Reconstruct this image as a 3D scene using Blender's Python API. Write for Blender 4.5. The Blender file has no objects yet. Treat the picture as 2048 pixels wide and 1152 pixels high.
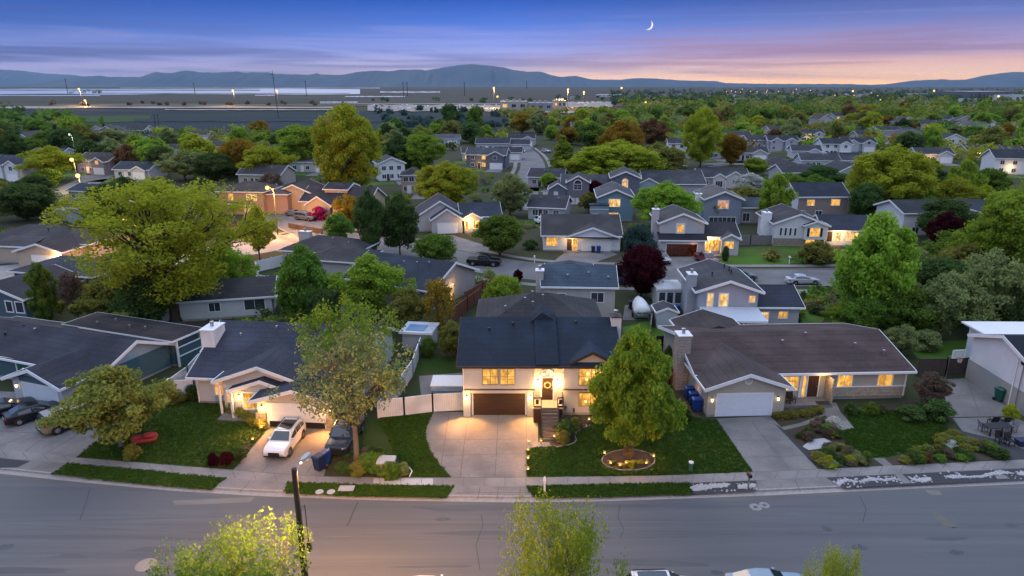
import bpy, bmesh, math, random
import numpy as np
from mathutils import Vector, Matrix
R = math.radians
random.seed(7)
scene = bpy.context.scene
COL = scene.collection
# ------------------------------------------------------------------ camera
W2, H2, F = 1024.0, 576.0, 1366.0
PITCH = R(16.5); CAMH = 28.2
cp, sp = math.cos(PITCH), math.sin(PITCH)
cam = bpy.data.cameras.new('camera'); camo = bpy.data.objects.new('camera', cam); COL.objects.link(camo)
camo.location = (0, 0, CAMH); camo.rotation_euler = (R(90) - PITCH, 0, 0)
cam.sensor_width = 36; cam.lens = F / 2048 * 36; cam.clip_start = 0.5; cam.clip_end = 120000
scene.camera = camo
def ray(px, py):
    xc, yc = (px - W2) / F, (H2 - py) / F
    return xc, sp * yc + cp, cp * yc - sp
def G(px, py, h=0.0):
    """point at height h seen at photo pixel (2048 wide)"""
    dx, dy, dz = ray(px, py)
    t = (h - CAMH) / dz
    return Vector((dx * t, dy * t, h))
def HT(py, Y):
    """height of a point at distance Y seen on row py"""
    dx, dy, dz = ray(W2, py)
    return CAMH + dz * Y / dy
def AT(px, Y, h=0.0):
    """x of a point at distance Y and height h seen in column px"""
    depth = Y * cp + (CAMH - h) * sp
    return (px - W2) / F * depth
def PPM(Y, h=0.0):
    return F / (Y * cp + (CAMH - h) * sp)
# ------------------------------------------------------------------ mesh builder
class MB:
    def __init__(s): s.v = []; s.f = []; s.m = []
    def poly(s, pts, m=0):
        i = len(s.v); s.v += [tuple(p) for p in pts]; s.f.append(tuple(range(i, i + len(pts)))); s.m.append(m); return s
    def box(s, x0, x1, y0, y1, z0, z1, m=0):
        return s.prism([(x0, y0, z0), (x1, y0, z0), (x1, y1, z0), (x0, y1, z0)], (0, 0, z1 - z0), m)
    def prism(s, pts, off, m=0):
        n = len(pts); i = len(s.v); off = Vector(off)
        s.v += [tuple(p) for p in pts] + [tuple(Vector(p) + off) for p in pts]
        s.f.append(tuple(range(i + n - 1, i - 1, -1))); s.f.append(tuple(range(i + n, i + 2 * n)))
        for k in range(n):
            a, b = i + k, i + (k + 1) % n
            s.f.append((a, b, b + n, a + n))
        s.m += [m] * (n + 2); return s
    def tube(s, pts, rad, n=6, m=0, cap=True):
        pts = [Vector(p) for p in pts]; rings = []
        if not hasattr(rad, '__len__'): rad = [rad] * len(pts)
        for k, p in enumerate(pts):
            d = (pts[min(k + 1, len(pts) - 1)] - pts[max(k - 1, 0)])
            if d.length < 1e-9: d = Vector((0, 0, 1))
            d.normalize()
            a = d.orthogonal() if abs(d.z) < .99 else Vector((1, 0, 0))
            if abs(d.z) < .99: a = d.cross(Vector((0, 0, 1)))
            a.normalize(); b = d.cross(a)
            i = len(s.v)
            for j in range(n):
                t = 2 * math.pi * j / n
                s.v.append(tuple(p + (a * math.cos(t) + b * math.sin(t)) * rad[k]))
            rings.append(i)
        for k in range(len(rings) - 1):
            for j in range(n):
                s.f.append((rings[k] + j, rings[k] + (j + 1) % n, rings[k + 1] + (j + 1) % n, rings[k + 1] + j)); s.m.append(m)
        if cap:
            s.f.append(tuple(rings[0] + j for j in range(n - 1, -1, -1))); s.f.append(tuple(rings[-1] + j for j in range(n))); s.m += [m, m]
        return s
    def lathe(s, prof, c=(0, 0, 0), n=12, m=0, sx=1, sy=1):
        rings = []
        for r, z in prof:
            i = len(s.v)
            for j in range(n):
                t = 2 * math.pi * j / n
                s.v.append((c[0] + r * sx * math.cos(t), c[1] + r * sy * math.sin(t), c[2] + z))
            rings.append(i)
        for k in range(len(rings) - 1):
            for j in range(n):
                s.f.append((rings[k] + j, rings[k] + (j + 1) % n, rings[k + 1] + (j + 1) % n, rings[k + 1] + j)); s.m.append(m)
        s.f.append(tuple(rings[0] + j for j in range(n - 1, -1, -1))); s.f.append(tuple(rings[-1] + j for j in range(n))); s.m += [m, m]
        return s
    def loft(s, rings, m=0, cap=True):
        n = len(rings[0]); ids = []
        for r in rings:
            ids.append(len(s.v)); s.v += [tuple(p) for p in r]
        for k in range(len(ids) - 1):
            for j in range(n):
                s.f.append((ids[k] + j, ids[k] + (j + 1) % n, ids[k + 1] + (j + 1) % n, ids[k + 1] + j)); s.m.append(m)
        if cap:
            s.f.append(tuple(ids[0] + j for j in range(n - 1, -1, -1))); s.f.append(tuple(ids[-1] + j for j in range(n))); s.m += [m, m]
        return s
    def mesh(s, name, mats, smooth=False, fix=True):
        me = bpy.data.meshes.new(name); me.from_pydata(s.v, [], s.f)
        for x in (mats if isinstance(mats, (list, tuple)) else [mats]): me.materials.append(x)
        me.polygons.foreach_set('material_index', s.m)
        if fix:
            bm = bmesh.new(); bm.from_mesh(me); bmesh.ops.recalc_face_normals(bm, faces=bm.faces); bm.to_mesh(me); bm.free()
        if smooth: me.polygons.foreach_set('use_smooth', [True] * len(me.polygons))
        me.update(); return me
    def build(s, name, mats, parent=None, smooth=False, fix=True):
        if not s.f: return None
        o = bpy.data.objects.new(name, s.mesh(name, mats, smooth, fix)); COL.objects.link(o)
        if parent is not None: o.parent = parent
        return o
def tag(o, label=None, cat=None, group=None, kind=None):
    if label: o['label'] = label
    if cat: o['category'] = cat
    if group: o['group'] = group
    if kind: o['kind'] = kind
    return o
def empty(name, loc=(0, 0, 0), rz=0.0, label=None, cat=None, group=None):
    o = bpy.data.objects.new(name, None); COL.objects.link(o); o.empty_display_size = .3
    o.location = loc; o.rotation_euler = (0, 0, rz); return tag(o, label, cat, group)
CHILD = {}
def copy_tree(o, loc=None, rz=None, label=None, group=None, parent=None):
    c = o.copy(); COL.objects.link(c)
    if parent is not None: c.parent = parent
    for ch in [x for x in o.children]: copy_tree(ch, parent=c)
    if loc is not None: c.location = loc
    if rz is not None: c.rotation_euler = (0, 0, rz)
    if label: c['label'] = label
    if group: c['group'] = group
    return c
def struct(name, mb, mat, fix=False):
    o = mb.build(name, mat, None, fix=fix); o['kind'] = 'structure'; return o
# ------------------------------------------------------------------ materials
MATS = {}
def nt(name):
    m = bpy.data.materials.new(name); m.use_nodes = True
    n = m.node_tree.nodes; n.clear()
    out = n.new('ShaderNodeOutputMaterial'); return m, n, m.node_tree.links, out
def rgba(c): return (c[0], c[1], c[2], 1)
def pmat(name, c1, c2=None, scale=2.0, rough=.85, bump=0.0, stretch=(1, 1, 1), lines=0.0, lamt=.12, detail=5, spec=.3, metal=0.0, coat=0.0, c3=None, s3=.15, vary=0.0, bscale=None, coord='Object'):
    """mottled surface: noise between c1 and c2, an optional large-scale patch colour c3, optional courses every `lines` metres of height"""
    if name in MATS: return MATS[name]
    m, n, L, out = nt(name)
    b = n.new('ShaderNodeBsdfPrincipled'); L.new(b.outputs[0], out.inputs[0])
    b.inputs['Roughness'].default_value = rough; b.inputs['Specular IOR Level'].default_value = spec
    b.inputs['Metallic'].default_value = metal; b.inputs['Coat Weight'].default_value = coat
    c2 = c2 or tuple(x * .8 for x in c1)
    tc = n.new('ShaderNodeTexCoord'); mp = n.new('ShaderNodeMapping'); mp.inputs['Scale'].default_value = stretch
    L.new(tc.outputs[coord], mp.inputs[0])
    no = n.new('ShaderNodeTexNoise'); no.inputs['Scale'].default_value = scale; no.inputs['Detail'].default_value = detail; no.inputs['Roughness'].default_value = .62
    L.new(mp.outputs[0], no.inputs['Vector'])
    cr = n.new('ShaderNodeValToRGB'); cr.color_ramp.elements[0].position = .3; cr.color_ramp.elements[1].position = .7
    cr.color_ramp.elements[0].color = rgba(c1); cr.color_ramp.elements[1].color = rgba(c2)
    L.new(no.outputs['Fac'], cr.inputs[0]); col = cr.outputs[0]
    if c3:
        n3 = n.new('ShaderNodeTexNoise'); n3.inputs['Scale'].default_value = s3; n3.inputs['Detail'].default_value = 3
        L.new(mp.outputs[0], n3.inputs['Vector'])
        r3 = n.new('ShaderNodeMapRange'); r3.inputs[1].default_value = .42; r3.inputs[2].default_value = .66
        L.new(n3.outputs['Fac'], r3.inputs[0])
        mx = n.new('ShaderNodeMix'); mx.data_type = 'RGBA'; mx.inputs['B'].default_value = rgba(c3)
        L.new(r3.outputs[0], mx.inputs['Factor']); L.new(col, mx.inputs['A']); col = mx.outputs['Result']
    if lines:
        sx = n.new('ShaderNodeSeparateXYZ'); L.new(tc.outputs['Object'], sx.inputs[0])
        d = n.new('ShaderNodeMath'); d.operation = 'DIVIDE'; d.inputs[1].default_value = lines; L.new(sx.outputs[2], d.inputs[0])
        fr = n.new('ShaderNodeMath'); fr.operation = 'FRACT'; L.new(d.outputs[0], fr.inputs[0])
        rm = n.new('ShaderNodeMapRange'); rm.inputs[1].default_value = 0; rm.inputs[2].default_value = .3; rm.inputs[3].default_value = 1 - lamt * 2; rm.inputs[4].default_value = 1.0
        L.new(fr.outputs[0], rm.inputs[0])
        ml = n.new('ShaderNodeMix'); ml.data_type = 'RGBA'; ml.blend_type = 'MULTIPLY'; ml.inputs['Factor'].default_value = 1
        L.new(col, ml.inputs['A']); L.new(rm.outputs[0], ml.inputs['B']); col = ml.outputs['Result']
    if vary:
        oi = n.new('ShaderNodeObjectInfo'); hv = n.new('ShaderNodeHueSaturation')
        rm = n.new('ShaderNodeMapRange'); rm.inputs[3].default_value = 1 - vary; rm.inputs[4].default_value = 1 + vary
        L.new(oi.outputs['Random'], rm.inputs[0]); L.new(rm.outputs[0], hv.inputs['Value']); L.new(col, hv.inputs['Color']); col = hv.outputs[0]
    L.new(col, b.inputs['Base Color'])
    if bump:
        bp = n.new('ShaderNodeBump'); bp.inputs['Strength'].default_value = bump; bp.inputs['Distance'].default_value = .05
        if bscale:
            nb = n.new('ShaderNodeTexNoise'); nb.inputs['Scale'].default_value = bscale; nb.inputs['Detail'].default_value = 3; L.new(tc.outputs[coord], nb.inputs['Vector'])
            L.new(nb.outputs['Fac'], bp.inputs['Height'])
        else: L.new(no.outputs['Fac'], bp.inputs['Height'])
        L.new(bp.outputs[0], b.inputs['Normal'])
    MATS[name] = m; return m
def flat(name, c, rough=.6, spec=.4, metal=0.0, coat=0.0):
    return pmat(name, c, tuple(x * .88 for x in c), 6.0, rough, spec=spec, metal=metal, coat=coat)
def emat(name, c, s):
    if name in MATS: return MATS[name]
    m, n, L, out = nt(name)
    e = n.new('ShaderNodeEmission'); e.inputs[0].default_value = rgba(c); e.inputs[1].default_value = s
    L.new(e.outputs[0], out.inputs[0]); MATS[name] = m; return m
def lit_pane(name, c, s):
    """a lit room behind glass: curtain folds, darker furniture low down, brighter lamp patches"""
    if name in MATS: return MATS[name]
    m, n, L, out = nt(name)
    tc = n.new('ShaderNodeTexCoord')
    mp = n.new('ShaderNodeMapping'); mp.inputs['Scale'].default_value = (1, 1, .25); L.new(tc.outputs['Object'], mp.inputs[0])
    n1 = n.new('ShaderNodeTexNoise'); n1.inputs['Scale'].default_value = 4.5; n1.inputs['Detail'].default_value = 2; L.new(mp.outputs[0], n1.inputs[0])
    n2 = n.new('ShaderNodeTexNoise'); n2.inputs['Scale'].default_value = 1.7; n2.inputs['Detail'].default_value = 3; L.new(tc.outputs['Object'], n2.inputs[0])
    a = n.new('ShaderNodeMath'); a.operation = 'MULTIPLY'; L.new(n1.outputs['Fac'], a.inputs[0]); L.new(n2.outputs['Fac'], a.inputs[1])
    rm = n.new('ShaderNodeMapRange'); rm.inputs[1].default_value = .13; rm.inputs[2].default_value = .38; rm.inputs[3].default_value = .5 * s; rm.inputs[4].default_value = 1.3 * s
    L.new(a.outputs[0], rm.inputs[0])
    vo = n.new('ShaderNodeTexVoronoi'); vo.inputs['Scale'].default_value = 1.6; vo.feature = 'F1'; vo.distance = 'CHEBYCHEV'; L.new(tc.outputs['Object'], vo.inputs['Vector'])
    vm = n.new('ShaderNodeSeparateColor'); L.new(vo.outputs['Color'], vm.inputs[0]); vr = n.new('ShaderNodeMapRange'); vr.inputs[3].default_value = .55; vr.inputs[4].default_value = 1.15; L.new(vm.outputs[0], vr.inputs[0])
    rmv = n.new('ShaderNodeMath'); rmv.operation = 'MULTIPLY'; L.new(rm.outputs[0], rmv.inputs[0]); L.new(vr.outputs[0], rmv.inputs[1]); rm = rmv
    cr = n.new('ShaderNodeMix'); cr.data_type = 'RGBA'; cr.inputs['A'].default_value = rgba((c[0], c[1] * .8, c[2] * .55)); cr.inputs['B'].default_value = rgba((c[0], c[1] * 1.12, c[2] * 1.5))
    L.new(n2.outputs['Fac'], cr.inputs['Factor'])
    e = n.new('ShaderNodeEmission'); L.new(cr.outputs['Result'], e.inputs[0]); L.new(rm.outputs[0], e.inputs[1])
    g = n.new('ShaderNodeBsdfGlossy'); g.inputs['Roughness'].default_value = .05; g.inputs['Color'].default_value = (.06, .06, .06, 1)
    ad = n.new('ShaderNodeAddShader'); L.new(e.outputs[0], ad.inputs[0]); L.new(g.outputs[0], ad.inputs[1]); L.new(ad.outputs[0], out.inputs[0])
    MATS[name] = m; return m
WARM = (1.0, .56, .17)
PANE = lit_pane('lit pane', (1.0, .50, .085), 1.0)
PANE2 = lit_pane('lit pane pale', (1.0, .60, .20), 1.0)
PANEO = lit_pane('lit pane orange', (1.0, .43, .10), .95)
DARKP = pmat('dark pane', (.02, .03, .045), (.05, .06, .08), 1.5, .06, spec=.9)
GREENP = pmat('green pane', (.02, .09, .06), (.03, .12, .09), 1.5, .1, spec=.9)
WHITE = pmat('white trim', (.72, .72, .72), (.64, .65, .66), 3, .55)
VINYL = pmat('white vinyl', (.72, .73, .74), (.62, .63, .65), 1.2, .5, c3=(.55, .56, .57), s3=.5)
CONC = pmat('concrete', (.205, .192, .185), (.155, .146, .142), 3.5, .9, bump=.15, c3=(.125, .12, .118), s3=.35, detail=8)
WALK = pmat('sidewalk concrete', (.235, .222, .215), (.185, .176, .17), 3.0, .9, bump=.15, c3=(.15, .145, .142), s3=.3, detail=8)
KERB = pmat('kerb concrete', (.30, .29, .28), (.22, .21, .2), 4, .9, bump=.2)
DARKWOOD = pmat('dark wood', (.06, .03, .018), (.035, .018, .012), 3, .5, stretch=(1, 1, 6))
BLACK = flat('black metal', (.012, .012, .014), .45)
STEEL = pmat('galvanised steel', (.35, .36, .38), (.25, .26, .28), 8, .4, metal=.8)
BARK = pmat('bark', (.075, .055, .04), (.04, .03, .022), 14, .95, bump=.5, stretch=(1, 1, .25))
PBARK = pmat('pale bark', (.17, .14, .11), (.10, .08, .065), 14, .95, bump=.5, stretch=(1, 1, .25))
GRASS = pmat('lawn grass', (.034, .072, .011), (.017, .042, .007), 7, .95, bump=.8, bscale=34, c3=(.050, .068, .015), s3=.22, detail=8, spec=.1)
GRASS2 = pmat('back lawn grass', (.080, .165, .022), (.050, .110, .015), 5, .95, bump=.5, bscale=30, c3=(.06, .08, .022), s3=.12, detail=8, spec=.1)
MULCH = pmat('bark mulch', (.07, .048, .034), (.035, .024, .018), 14, .95, bump=.8, detail=8)
DGRAVEL = pmat('dark gravel', (.055, .058, .064), (.025, .027, .032), 24, .9, bump=.6, detail=6)
WGRAVEL = pmat('white gravel', (.46, .46, .47), (.27, .27, .28), 22, .9, bump=.6, detail=6)
RUBBER = flat('tyre rubber', (.010, .010, .011), .8)
# ------------------------------------------------------------------ sky
world = bpy.data.worlds.new('World'); scene.world = world; world.use_nodes = True
n, L = world.node_tree.nodes, world.node_tree.links; n.clear()
out = n.new('ShaderNodeOutputWorld'); bg = n.new('ShaderNodeBackground'); L.new(bg.outputs[0], out.inputs[0])
tc = n.new('ShaderNodeTexCoord'); sx = n.new('ShaderNodeSeparateXYZ'); L.new(tc.outputs['Generated'], sx.inputs[0])
def lin(r, g, b): return tuple(((c / 255 + .055) / 1.055) ** 2.4 if c > 10 else c / 255 / 12.92 for c in (r, g, b)) + (1,)
def mrange(src, a, b, c=0, d=1):
    m = n.new('ShaderNodeMapRange'); m.inputs[1].default_value = a; m.inputs[2].default_value = b; m.inputs[3].default_value = c; m.inputs[4].default_value = d
    L.new(src, m.inputs[0]); return m.outputs[0]
def ramp(src, stops):
    r = n.new('ShaderNodeValToRGB'); e = r.color_ramp.elements
    while len(e) < len(stops): e.new(.5)
    for el, (p, c) in zip(e, stops): el.position = p; el.color = c
    L.new(src, r.inputs[0]); return r.outputs[0]
def mix(fac, a, b, mode='MIX'):
    m = n.new('ShaderNodeMix'); m.data_type = 'RGBA'; m.blend_type = mode
    if isinstance(fac, (int, float)): m.inputs['Factor'].default_value = fac
    else: L.new(fac, m.inputs['Factor'])
    for s, k in ((a, 'A'), (b, 'B')):
        if isinstance(s, tuple): m.inputs[k].default_value = s
        else: L.new(s, m.inputs[k])
    return m.outputs['Result']
def math_(op, a, b):
    m = n.new('ShaderNodeMath'); m.operation = op
    for i, s in enumerate((a, b)):
        if isinstance(s, (int, float)): m.inputs[i].default_value = s
        else: L.new(s, m.inputs[i])
    return m.outputs[0]
e = mrange(sx.outputs[2], 0, .12)             # low band of the sky: horizon to 7 degrees
az = sx.outputs[0]
left = ramp(e, [(0, lin(180, 160, 186)), (.15, lin(168, 154, 192)), (.30, lin(136, 138, 196)), (.55, lin(74, 106, 184)), (.85, lin(36, 78, 162)), (1, lin(30, 70, 152))])
mid = ramp(e, [(0, lin(242, 194, 168)), (.12, lin(228, 184, 180)), (.27, lin(188, 178, 220)), (.45, lin(138, 150, 222)), (.7, lin(74, 116, 208)), (.95, lin(34, 82, 176)), (1, lin(30, 76, 170))])
rite = ramp(e, [(0, lin(244, 184, 142)), (.10, lin(238, 180, 152)), (.24, lin(222, 166, 164)), (.42, lin(176, 152, 188)), (.65, lin(112, 122, 184)), (.95, lin(50, 78, 150)), (1, lin(46, 74, 146))])
c = mix(mrange(az, -.55, -.02), left, mid); c = mix(mrange(az, -.02, .42), c, rite)
# thin streaks of evening cloud, drawn out along the horizon
mp = n.new('ShaderNodeMapping'); mp.inputs['Scale'].default_value = (2.4, 2.4, 62); mp.inputs['Rotation'].default_value = (0, R(.9), 0); L.new(tc.outputs['Generated'], mp.inputs[0])
ns = n.new('ShaderNodeTexNoise'); ns.inputs['Scale'].default_value = 1.0; ns.inputs['Detail'].default_value = 6; ns.inputs['Roughness'].default_value = .55; ns.inputs['Distortion'].default_value = .4; L.new(mp.outputs[0], ns.inputs[0])
cl = mrange(ns.outputs['Fac'], .44, .60)
band = math_('MULTIPLY', mrange(e, 0.02, .12), mrange(e, .85, .30))
cl = math_('MULTIPLY', cl, band)
ccol = ramp(mrange(az, -.6, .5), [(0, lin(70, 76, 130)), (.5, lin(118, 112, 172)), (.75, lin(178, 122, 138)), (1, lin(158, 108, 138))])
c = mix(math_('MULTIPLY', cl, .80), c, ccol)
cl2 = math_('MULTIPLY', mrange(ns.outputs['Fac'], .44, .26), mrange(e, .95, .4))
c = mix(math_('MULTIPLY', cl2, .22), c, lin(236, 206, 214))
c = mix(1.0, c, (.84, .90, .97, 1), 'MULTIPLY')
c = mix(mrange(e, .34, .02), c, mix(1.0, c, ramp(mrange(az, -.5, .45), [(0, (1.22, 1.06, 1.0, 1)), (.5, (1.80, 1.50, .92, 1)), (1, (2.1, 1.80, .60, 1))]), 'MULTIPLY'))
# the higher sky the frame does not reach: blue, brightened to light the scene, paler in the east behind
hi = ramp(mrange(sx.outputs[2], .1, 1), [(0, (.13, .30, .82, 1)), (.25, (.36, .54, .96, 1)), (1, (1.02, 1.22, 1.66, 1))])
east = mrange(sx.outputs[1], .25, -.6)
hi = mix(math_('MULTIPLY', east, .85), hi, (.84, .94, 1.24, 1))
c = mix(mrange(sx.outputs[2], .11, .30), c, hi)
c = mix(mrange(sx.outputs[2], 0.0, -.02), c, (.10, .11, .14, 1))
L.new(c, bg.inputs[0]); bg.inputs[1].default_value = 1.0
SKYN = bg
# last light of the sun that has just gone under the western horizon
su = bpy.data.lights.new('sun', 'SUN'); su.energy = .62; su.angle = R(22); su.color = (1, .84, .66)
so = bpy.data.objects.new('sun', su); COL.objects.link(so); so.rotation_euler = (R(-52), R(-20), R(0))
scene.view_settings.view_transform = 'Standard'; scene.view_settings.look = 'None'; scene.view_settings.gamma = 1; scene.view_settings.exposure = .28
scene.view_settings.use_curve_mapping = False
cy = scene.cycles
cy.use_denoising = True; cy.max_bounces = 5; cy.diffuse_bounces = 3; cy.glossy_bounces = 2; cy.transmission_bounces = 3; cy.transparent_max_bounces = 4; cy.volume_bounces = 0
cy.sample_clamp_indirect = 4; cy.use_light_tree = True; cy.caustics_reflective = False; cy.caustics_refractive = False

# evening air: pale blue haze over the plain
hz = MB().box(-48000, 48000, -400, 44000, -1.2, 930)
HZ, n, L, out = nt('evening haze'); pv = n.new('ShaderNodeVolumePrincipled'); pv.inputs['Color'].default_value = (.50, .76, 1, 1); pv.inputs['Density'].default_value = 1.35e-5; pv.inputs['Anisotropy'].default_value = .1
L.new(pv.outputs[0], out.inputs['Volume']); ho = hz.build('haze', HZ); ho['kind'] = 'stuff'
# ------------------------------------------------------------------ ground, front street, yards
def interp(tab):
    xs = [a for a, b in tab]; ys = [b for a, b in tab]
    return lambda x: float(np.interp(x, xs, ys))
GUT = interp([(-500, 915), (-200, 934), (0, 947), (125, 961), (350, 982), (512, 992), (762, 1001), (1024, 1005), (1200, 1003), (1374, 997), (1536, 991), (1686, 984), (1836, 977), (2048, 968), (2300, 955), (2600, 938)])
SUP = interp([(-500, 870), (-200, 886), (0, 898), (155, 915), (467, 940), (560, 948), (647, 953), (822, 955), (1024, 955), (1324, 951), (1500, 944), (1648, 938), (1786, 931), (2048, 919), (2300, 906), (2600, 888)])
SLO = interp([(-500, 884), (-200, 902), (0, 915), (137, 926.5), (452, 956.5), (512, 960), (574, 964), (762, 970), (907, 972), (1024, 973), (1200, 968), (1374, 965), (1514, 960), (1651, 954), (1786, 948), (2048, 935), (2300, 922), (2600, 904)])
XS = list(range(-460, 2560, 40))
lip = [G(x, GUT(x), -.15) for x in XS]          # where the gutter pan meets the asphalt
def offset(pts, d):
    o = []
    for i, p in enumerate(pts):
        t = (pts[min(i + 1, len(pts) - 1)] - pts[max(i - 1, 0)]).normalized()
        o.append(p + Vector((-t.y, t.x, 0)) * d)
    return o
def setz(pts, z): return [Vector((p.x, p.y, z)) for p in pts]
kin = setz(offset(lip, .48), 0); kback = setz(offset(lip, .64), 0)
GROUND = pmat('valley ground', (.030, .048, .016), (.048, .050, .026), .05, .95, c3=(.055, .05, .034), s3=.006, detail=8, spec=.1)
mb = MB()
for i in range(len(XS) - 1):
    a, b = kback[i], kback[i + 1]
    mb.poly([a, b, (b.x, 78, 0), (a.x, 78, 0)])
xl, xr = kback[0].x, kback[-1].x
mb.poly([(-400, 20, 0), (xl, kback[0].y, 0), (xl, 78, 0), (-400, 78, 0)]); mb.poly([(xr, kback[-1].y, 0), (400, 20, 0), (400, 78, 0), (xr, 78, 0)])
mb.poly([(-400, 78, 0), (400, 78, 0), (6000, 600, 0), (-6000, 600, 0)])
mb.poly([(-6000, 600, 0), (6000, 600, 0), (60000, 42000, 0), (-60000, 42000, 0)])
mb.poly([(-400, 20, 0), (-400, 78, 0), (-6000, 600, 0), (-60000, 42000, 0), (-60000, 20, 0)]); mb.poly([(400, 78, 0), (400, 20, 0), (60000, 20, 0), (60000, 42000, 0), (6000, 600, 0)])
struct('ground', mb, GROUND)
ASPH = pmat('street asphalt', (.064, .070, .079), (.112, .117, .122), 1.5, .80, bump=.12, bscale=60, stretch=(.022, 1, 1), c3=(.086, .092, .099), s3=.5, detail=9, spec=.35)
mb = MB()
for i in range(len(XS) - 1):
    a, b = lip[i], lip[i + 1]
    mb.poly([(a.x, 22, -.15), (b.x, 22, -.15), b, a])
struct('road', mb, ASPH)
mb = MB()
g2 = setz(lip, -.145); k0 = setz(kin, -.135)
for i in range(len(XS) - 1):
    mb.poly([g2[i], g2[i + 1], k0[i + 1], k0[i]]); mb.poly([k0[i], k0[i + 1], kin[i + 1], kin[i]]); mb.poly([kin[i], kin[i + 1], kback[i + 1] + Vector((0, 0, .003)), kback[i] + Vector((0, 0, .003))])
struct('kerb', mb, KERB)
def sheet(name, px, z, mat, world=False):
    pts = [(p[0], p[1], z) for p in px] if world else [G(x, y, z) for x, y in px]
    return struct(name, MB().poly(pts), mat)
def strip2(name, f0, f1, x0, x1, z, mat, step=20):
    mb = MB(); xs = list(np.arange(x0, x1, step)) + [x1]
    for a, b in zip(xs[:-1], xs[1:]): mb.poly([G(a, f0(a), z), G(b, f0(b), z), G(b, f1(b), z), G(a, f1(a), z)])
    return struct(name, mb, mat)
strip2('sidewalk', SLO, SUP, -460, 2540, .016, WALK)
# strip between sidewalk and kerb: concrete aprons, then the planted stretches
mb = MB()
for i in range(len(XS) - 1):
    a, b = XS[i], XS[i + 1]
    mb.poly([kback[i] + Vector((0, 0, .008)), kback[i + 1] + Vector((0, 0, .008)), G(b, SLO(b), .008), G(a, SLO(a), .008)])
struct('apron', mb, CONC)
sheet('grass_strip', [(137, 927), (105, 948), (260, 965), (422, 979), (452, 957), (300, 942)], .03, GRASS)
sheet('grass_strip', [(574, 964.5), (571, 986), (700, 992), (893, 995), (908, 972.5), (762, 970.5)], .03, GRASS)
sheet('grass_strip', [(1052, 973), (1070, 995), (1200, 994), (1384, 988), (1378, 966), (1200, 969)], .03, GRASS)
sheet('gravel_bed', [(1378, 966), (1384, 988), (1512, 982), (1513, 961)], .03, DGRAVEL)
sheet('gravel_bed', [(1652, 955), (1688, 976), (1836, 969), (2060, 958), (2060, 936), (1786, 949)], .03, DGRAVEL)
sheet('gravel_bed', [(-20, 914), (60, 922), (35, 934), (-20, 936)], .03, DGRAVEL)
def wave(px):
    mb = MB(); rr = random.Random(len(px) * 31 + int(px[0][0])); pts = [G(x, y, .045) for x, y in px]; mb.poly(pts)
    xs = [p.x for p in pts]; ys = [p.y for p in pts]; k = 0; t = 0
    while k < 170 and t < 6000:
        t += 1; x, y = rr.uniform(min(xs) - .1, max(xs) + .1), rr.uniform(min(ys) - .1, max(ys) + .1); c = False; j = len(pts) - 1
        for i in range(len(pts)):
            if (pts[i].y > y) != (pts[j].y > y) and x < (pts[j].x - pts[i].x) * (y - pts[i].y) / (pts[j].y - pts[i].y) + pts[i].x: c = not c
            j = i
        if not c and rr.random() > .08: continue
        k += 1; r = rr.uniform(.04, .10); n_ = 6; a0 = rr.uniform(0, 6)
        b0 = [(x + r * math.cos(a0 + i) * rr.uniform(.8, 1.2), y + r * math.sin(a0 + i) * rr.uniform(.8, 1.2), .03) for i in [2 * math.pi * q / n_ for q in range(n_)]]
        mb.loft([b0, [(x + (q[0] - x) * .7, y + (q[1] - y) * .7, .045 + r * .5) for q in b0]])
    return struct('white_gravel_band', mb, WGRAVEL)
wave([(1380, 973), (1395, 969), (1420, 969), (1450, 966), (1462, 968), (1450, 974), (1425, 976), (1395, 982), (1384, 980)])
wave([(1476, 971), (1490, 968), (1510, 968), (1511, 974), (1490, 977), (1480, 976)])
wave([(1671, 966), (1680, 960), (1695, 958), (1716, 963), (1714, 965), (1695, 961), (1684, 967), (1680, 973)])
wave([(1718, 965), (1735, 956), (1752, 956), (1770, 959), (1790, 954), (1792, 957), (1772, 962), (1750, 960), (1735, 962)])
wave([(1814, 952), (1830, 958), (1860, 955), (1863, 959), (1850, 964), (1834, 963), (1822, 958)])
wave([(1889, 953), (1905, 949), (1935, 952), (1960, 951), (1980, 945), (2000, 941), (2020, 944), (2030, 947), (2010, 947), (1985, 950), (1965, 955), (1930, 955), (1905, 957)])
wave([(2035, 946), (2060, 944), (2060, 950), (2040, 950)])
sheet('stepping_slab', [(1788, 948.5), (1804, 948), (1824, 966), (1808, 967)], .05, WALK)
sheet('stepping_slab', [(1990, 951), (2010, 950), (2020, 957), (1994, 958)], .05, WALK)
# drives, walks, lawns, beds
sheet('driveway', [(-260, 880), (155, 914.5), (206, 872), (232, 835), (200, 792), (-260, 770)], .008, CONC)
sheet('driveway', [(467, 939.5), (532, 862), (562, 826), (692, 826), (700, 838), (668, 895), (647, 952.5), (560, 947.5)], .008, CONC)
sheet('garden_path', [(540, 855), (500, 822), (462, 806), (468, 792), (500, 795), (540, 812), (566, 826)], .012, CONC)
sheet('driveway', [(868, 824), (1076, 824), (1076, 884), (1135, 884), (1128, 890), (1053, 897), (1053, 954.5), (904, 954.5), (880, 930), (862, 905), (852, 880), (850, 866), (856, 845)], .008, CONC)
sheet('driveway', [(1433, 837), (1541, 832), (1566, 858), (1648, 937.5), (1506, 943.5)], .008, CONC)
sheet('garden_path', [(1545, 858), (1600, 846), (1645, 829), (1644, 805), (1672, 805), (1680, 822), (1709, 857), (1684, 860), (1671, 838), (1640, 843), (1570, 860)], .012, CONC)
sheet('border_strip', [(1548, 846), (1566, 858), (1648, 937.5), (1636, 938)], .014, DGRAVEL)
sheet('driveway', [(1878, 760), (1960, 754), (2010, 800), (2030, 832), (1900, 834)], .008, CONC)
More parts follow.
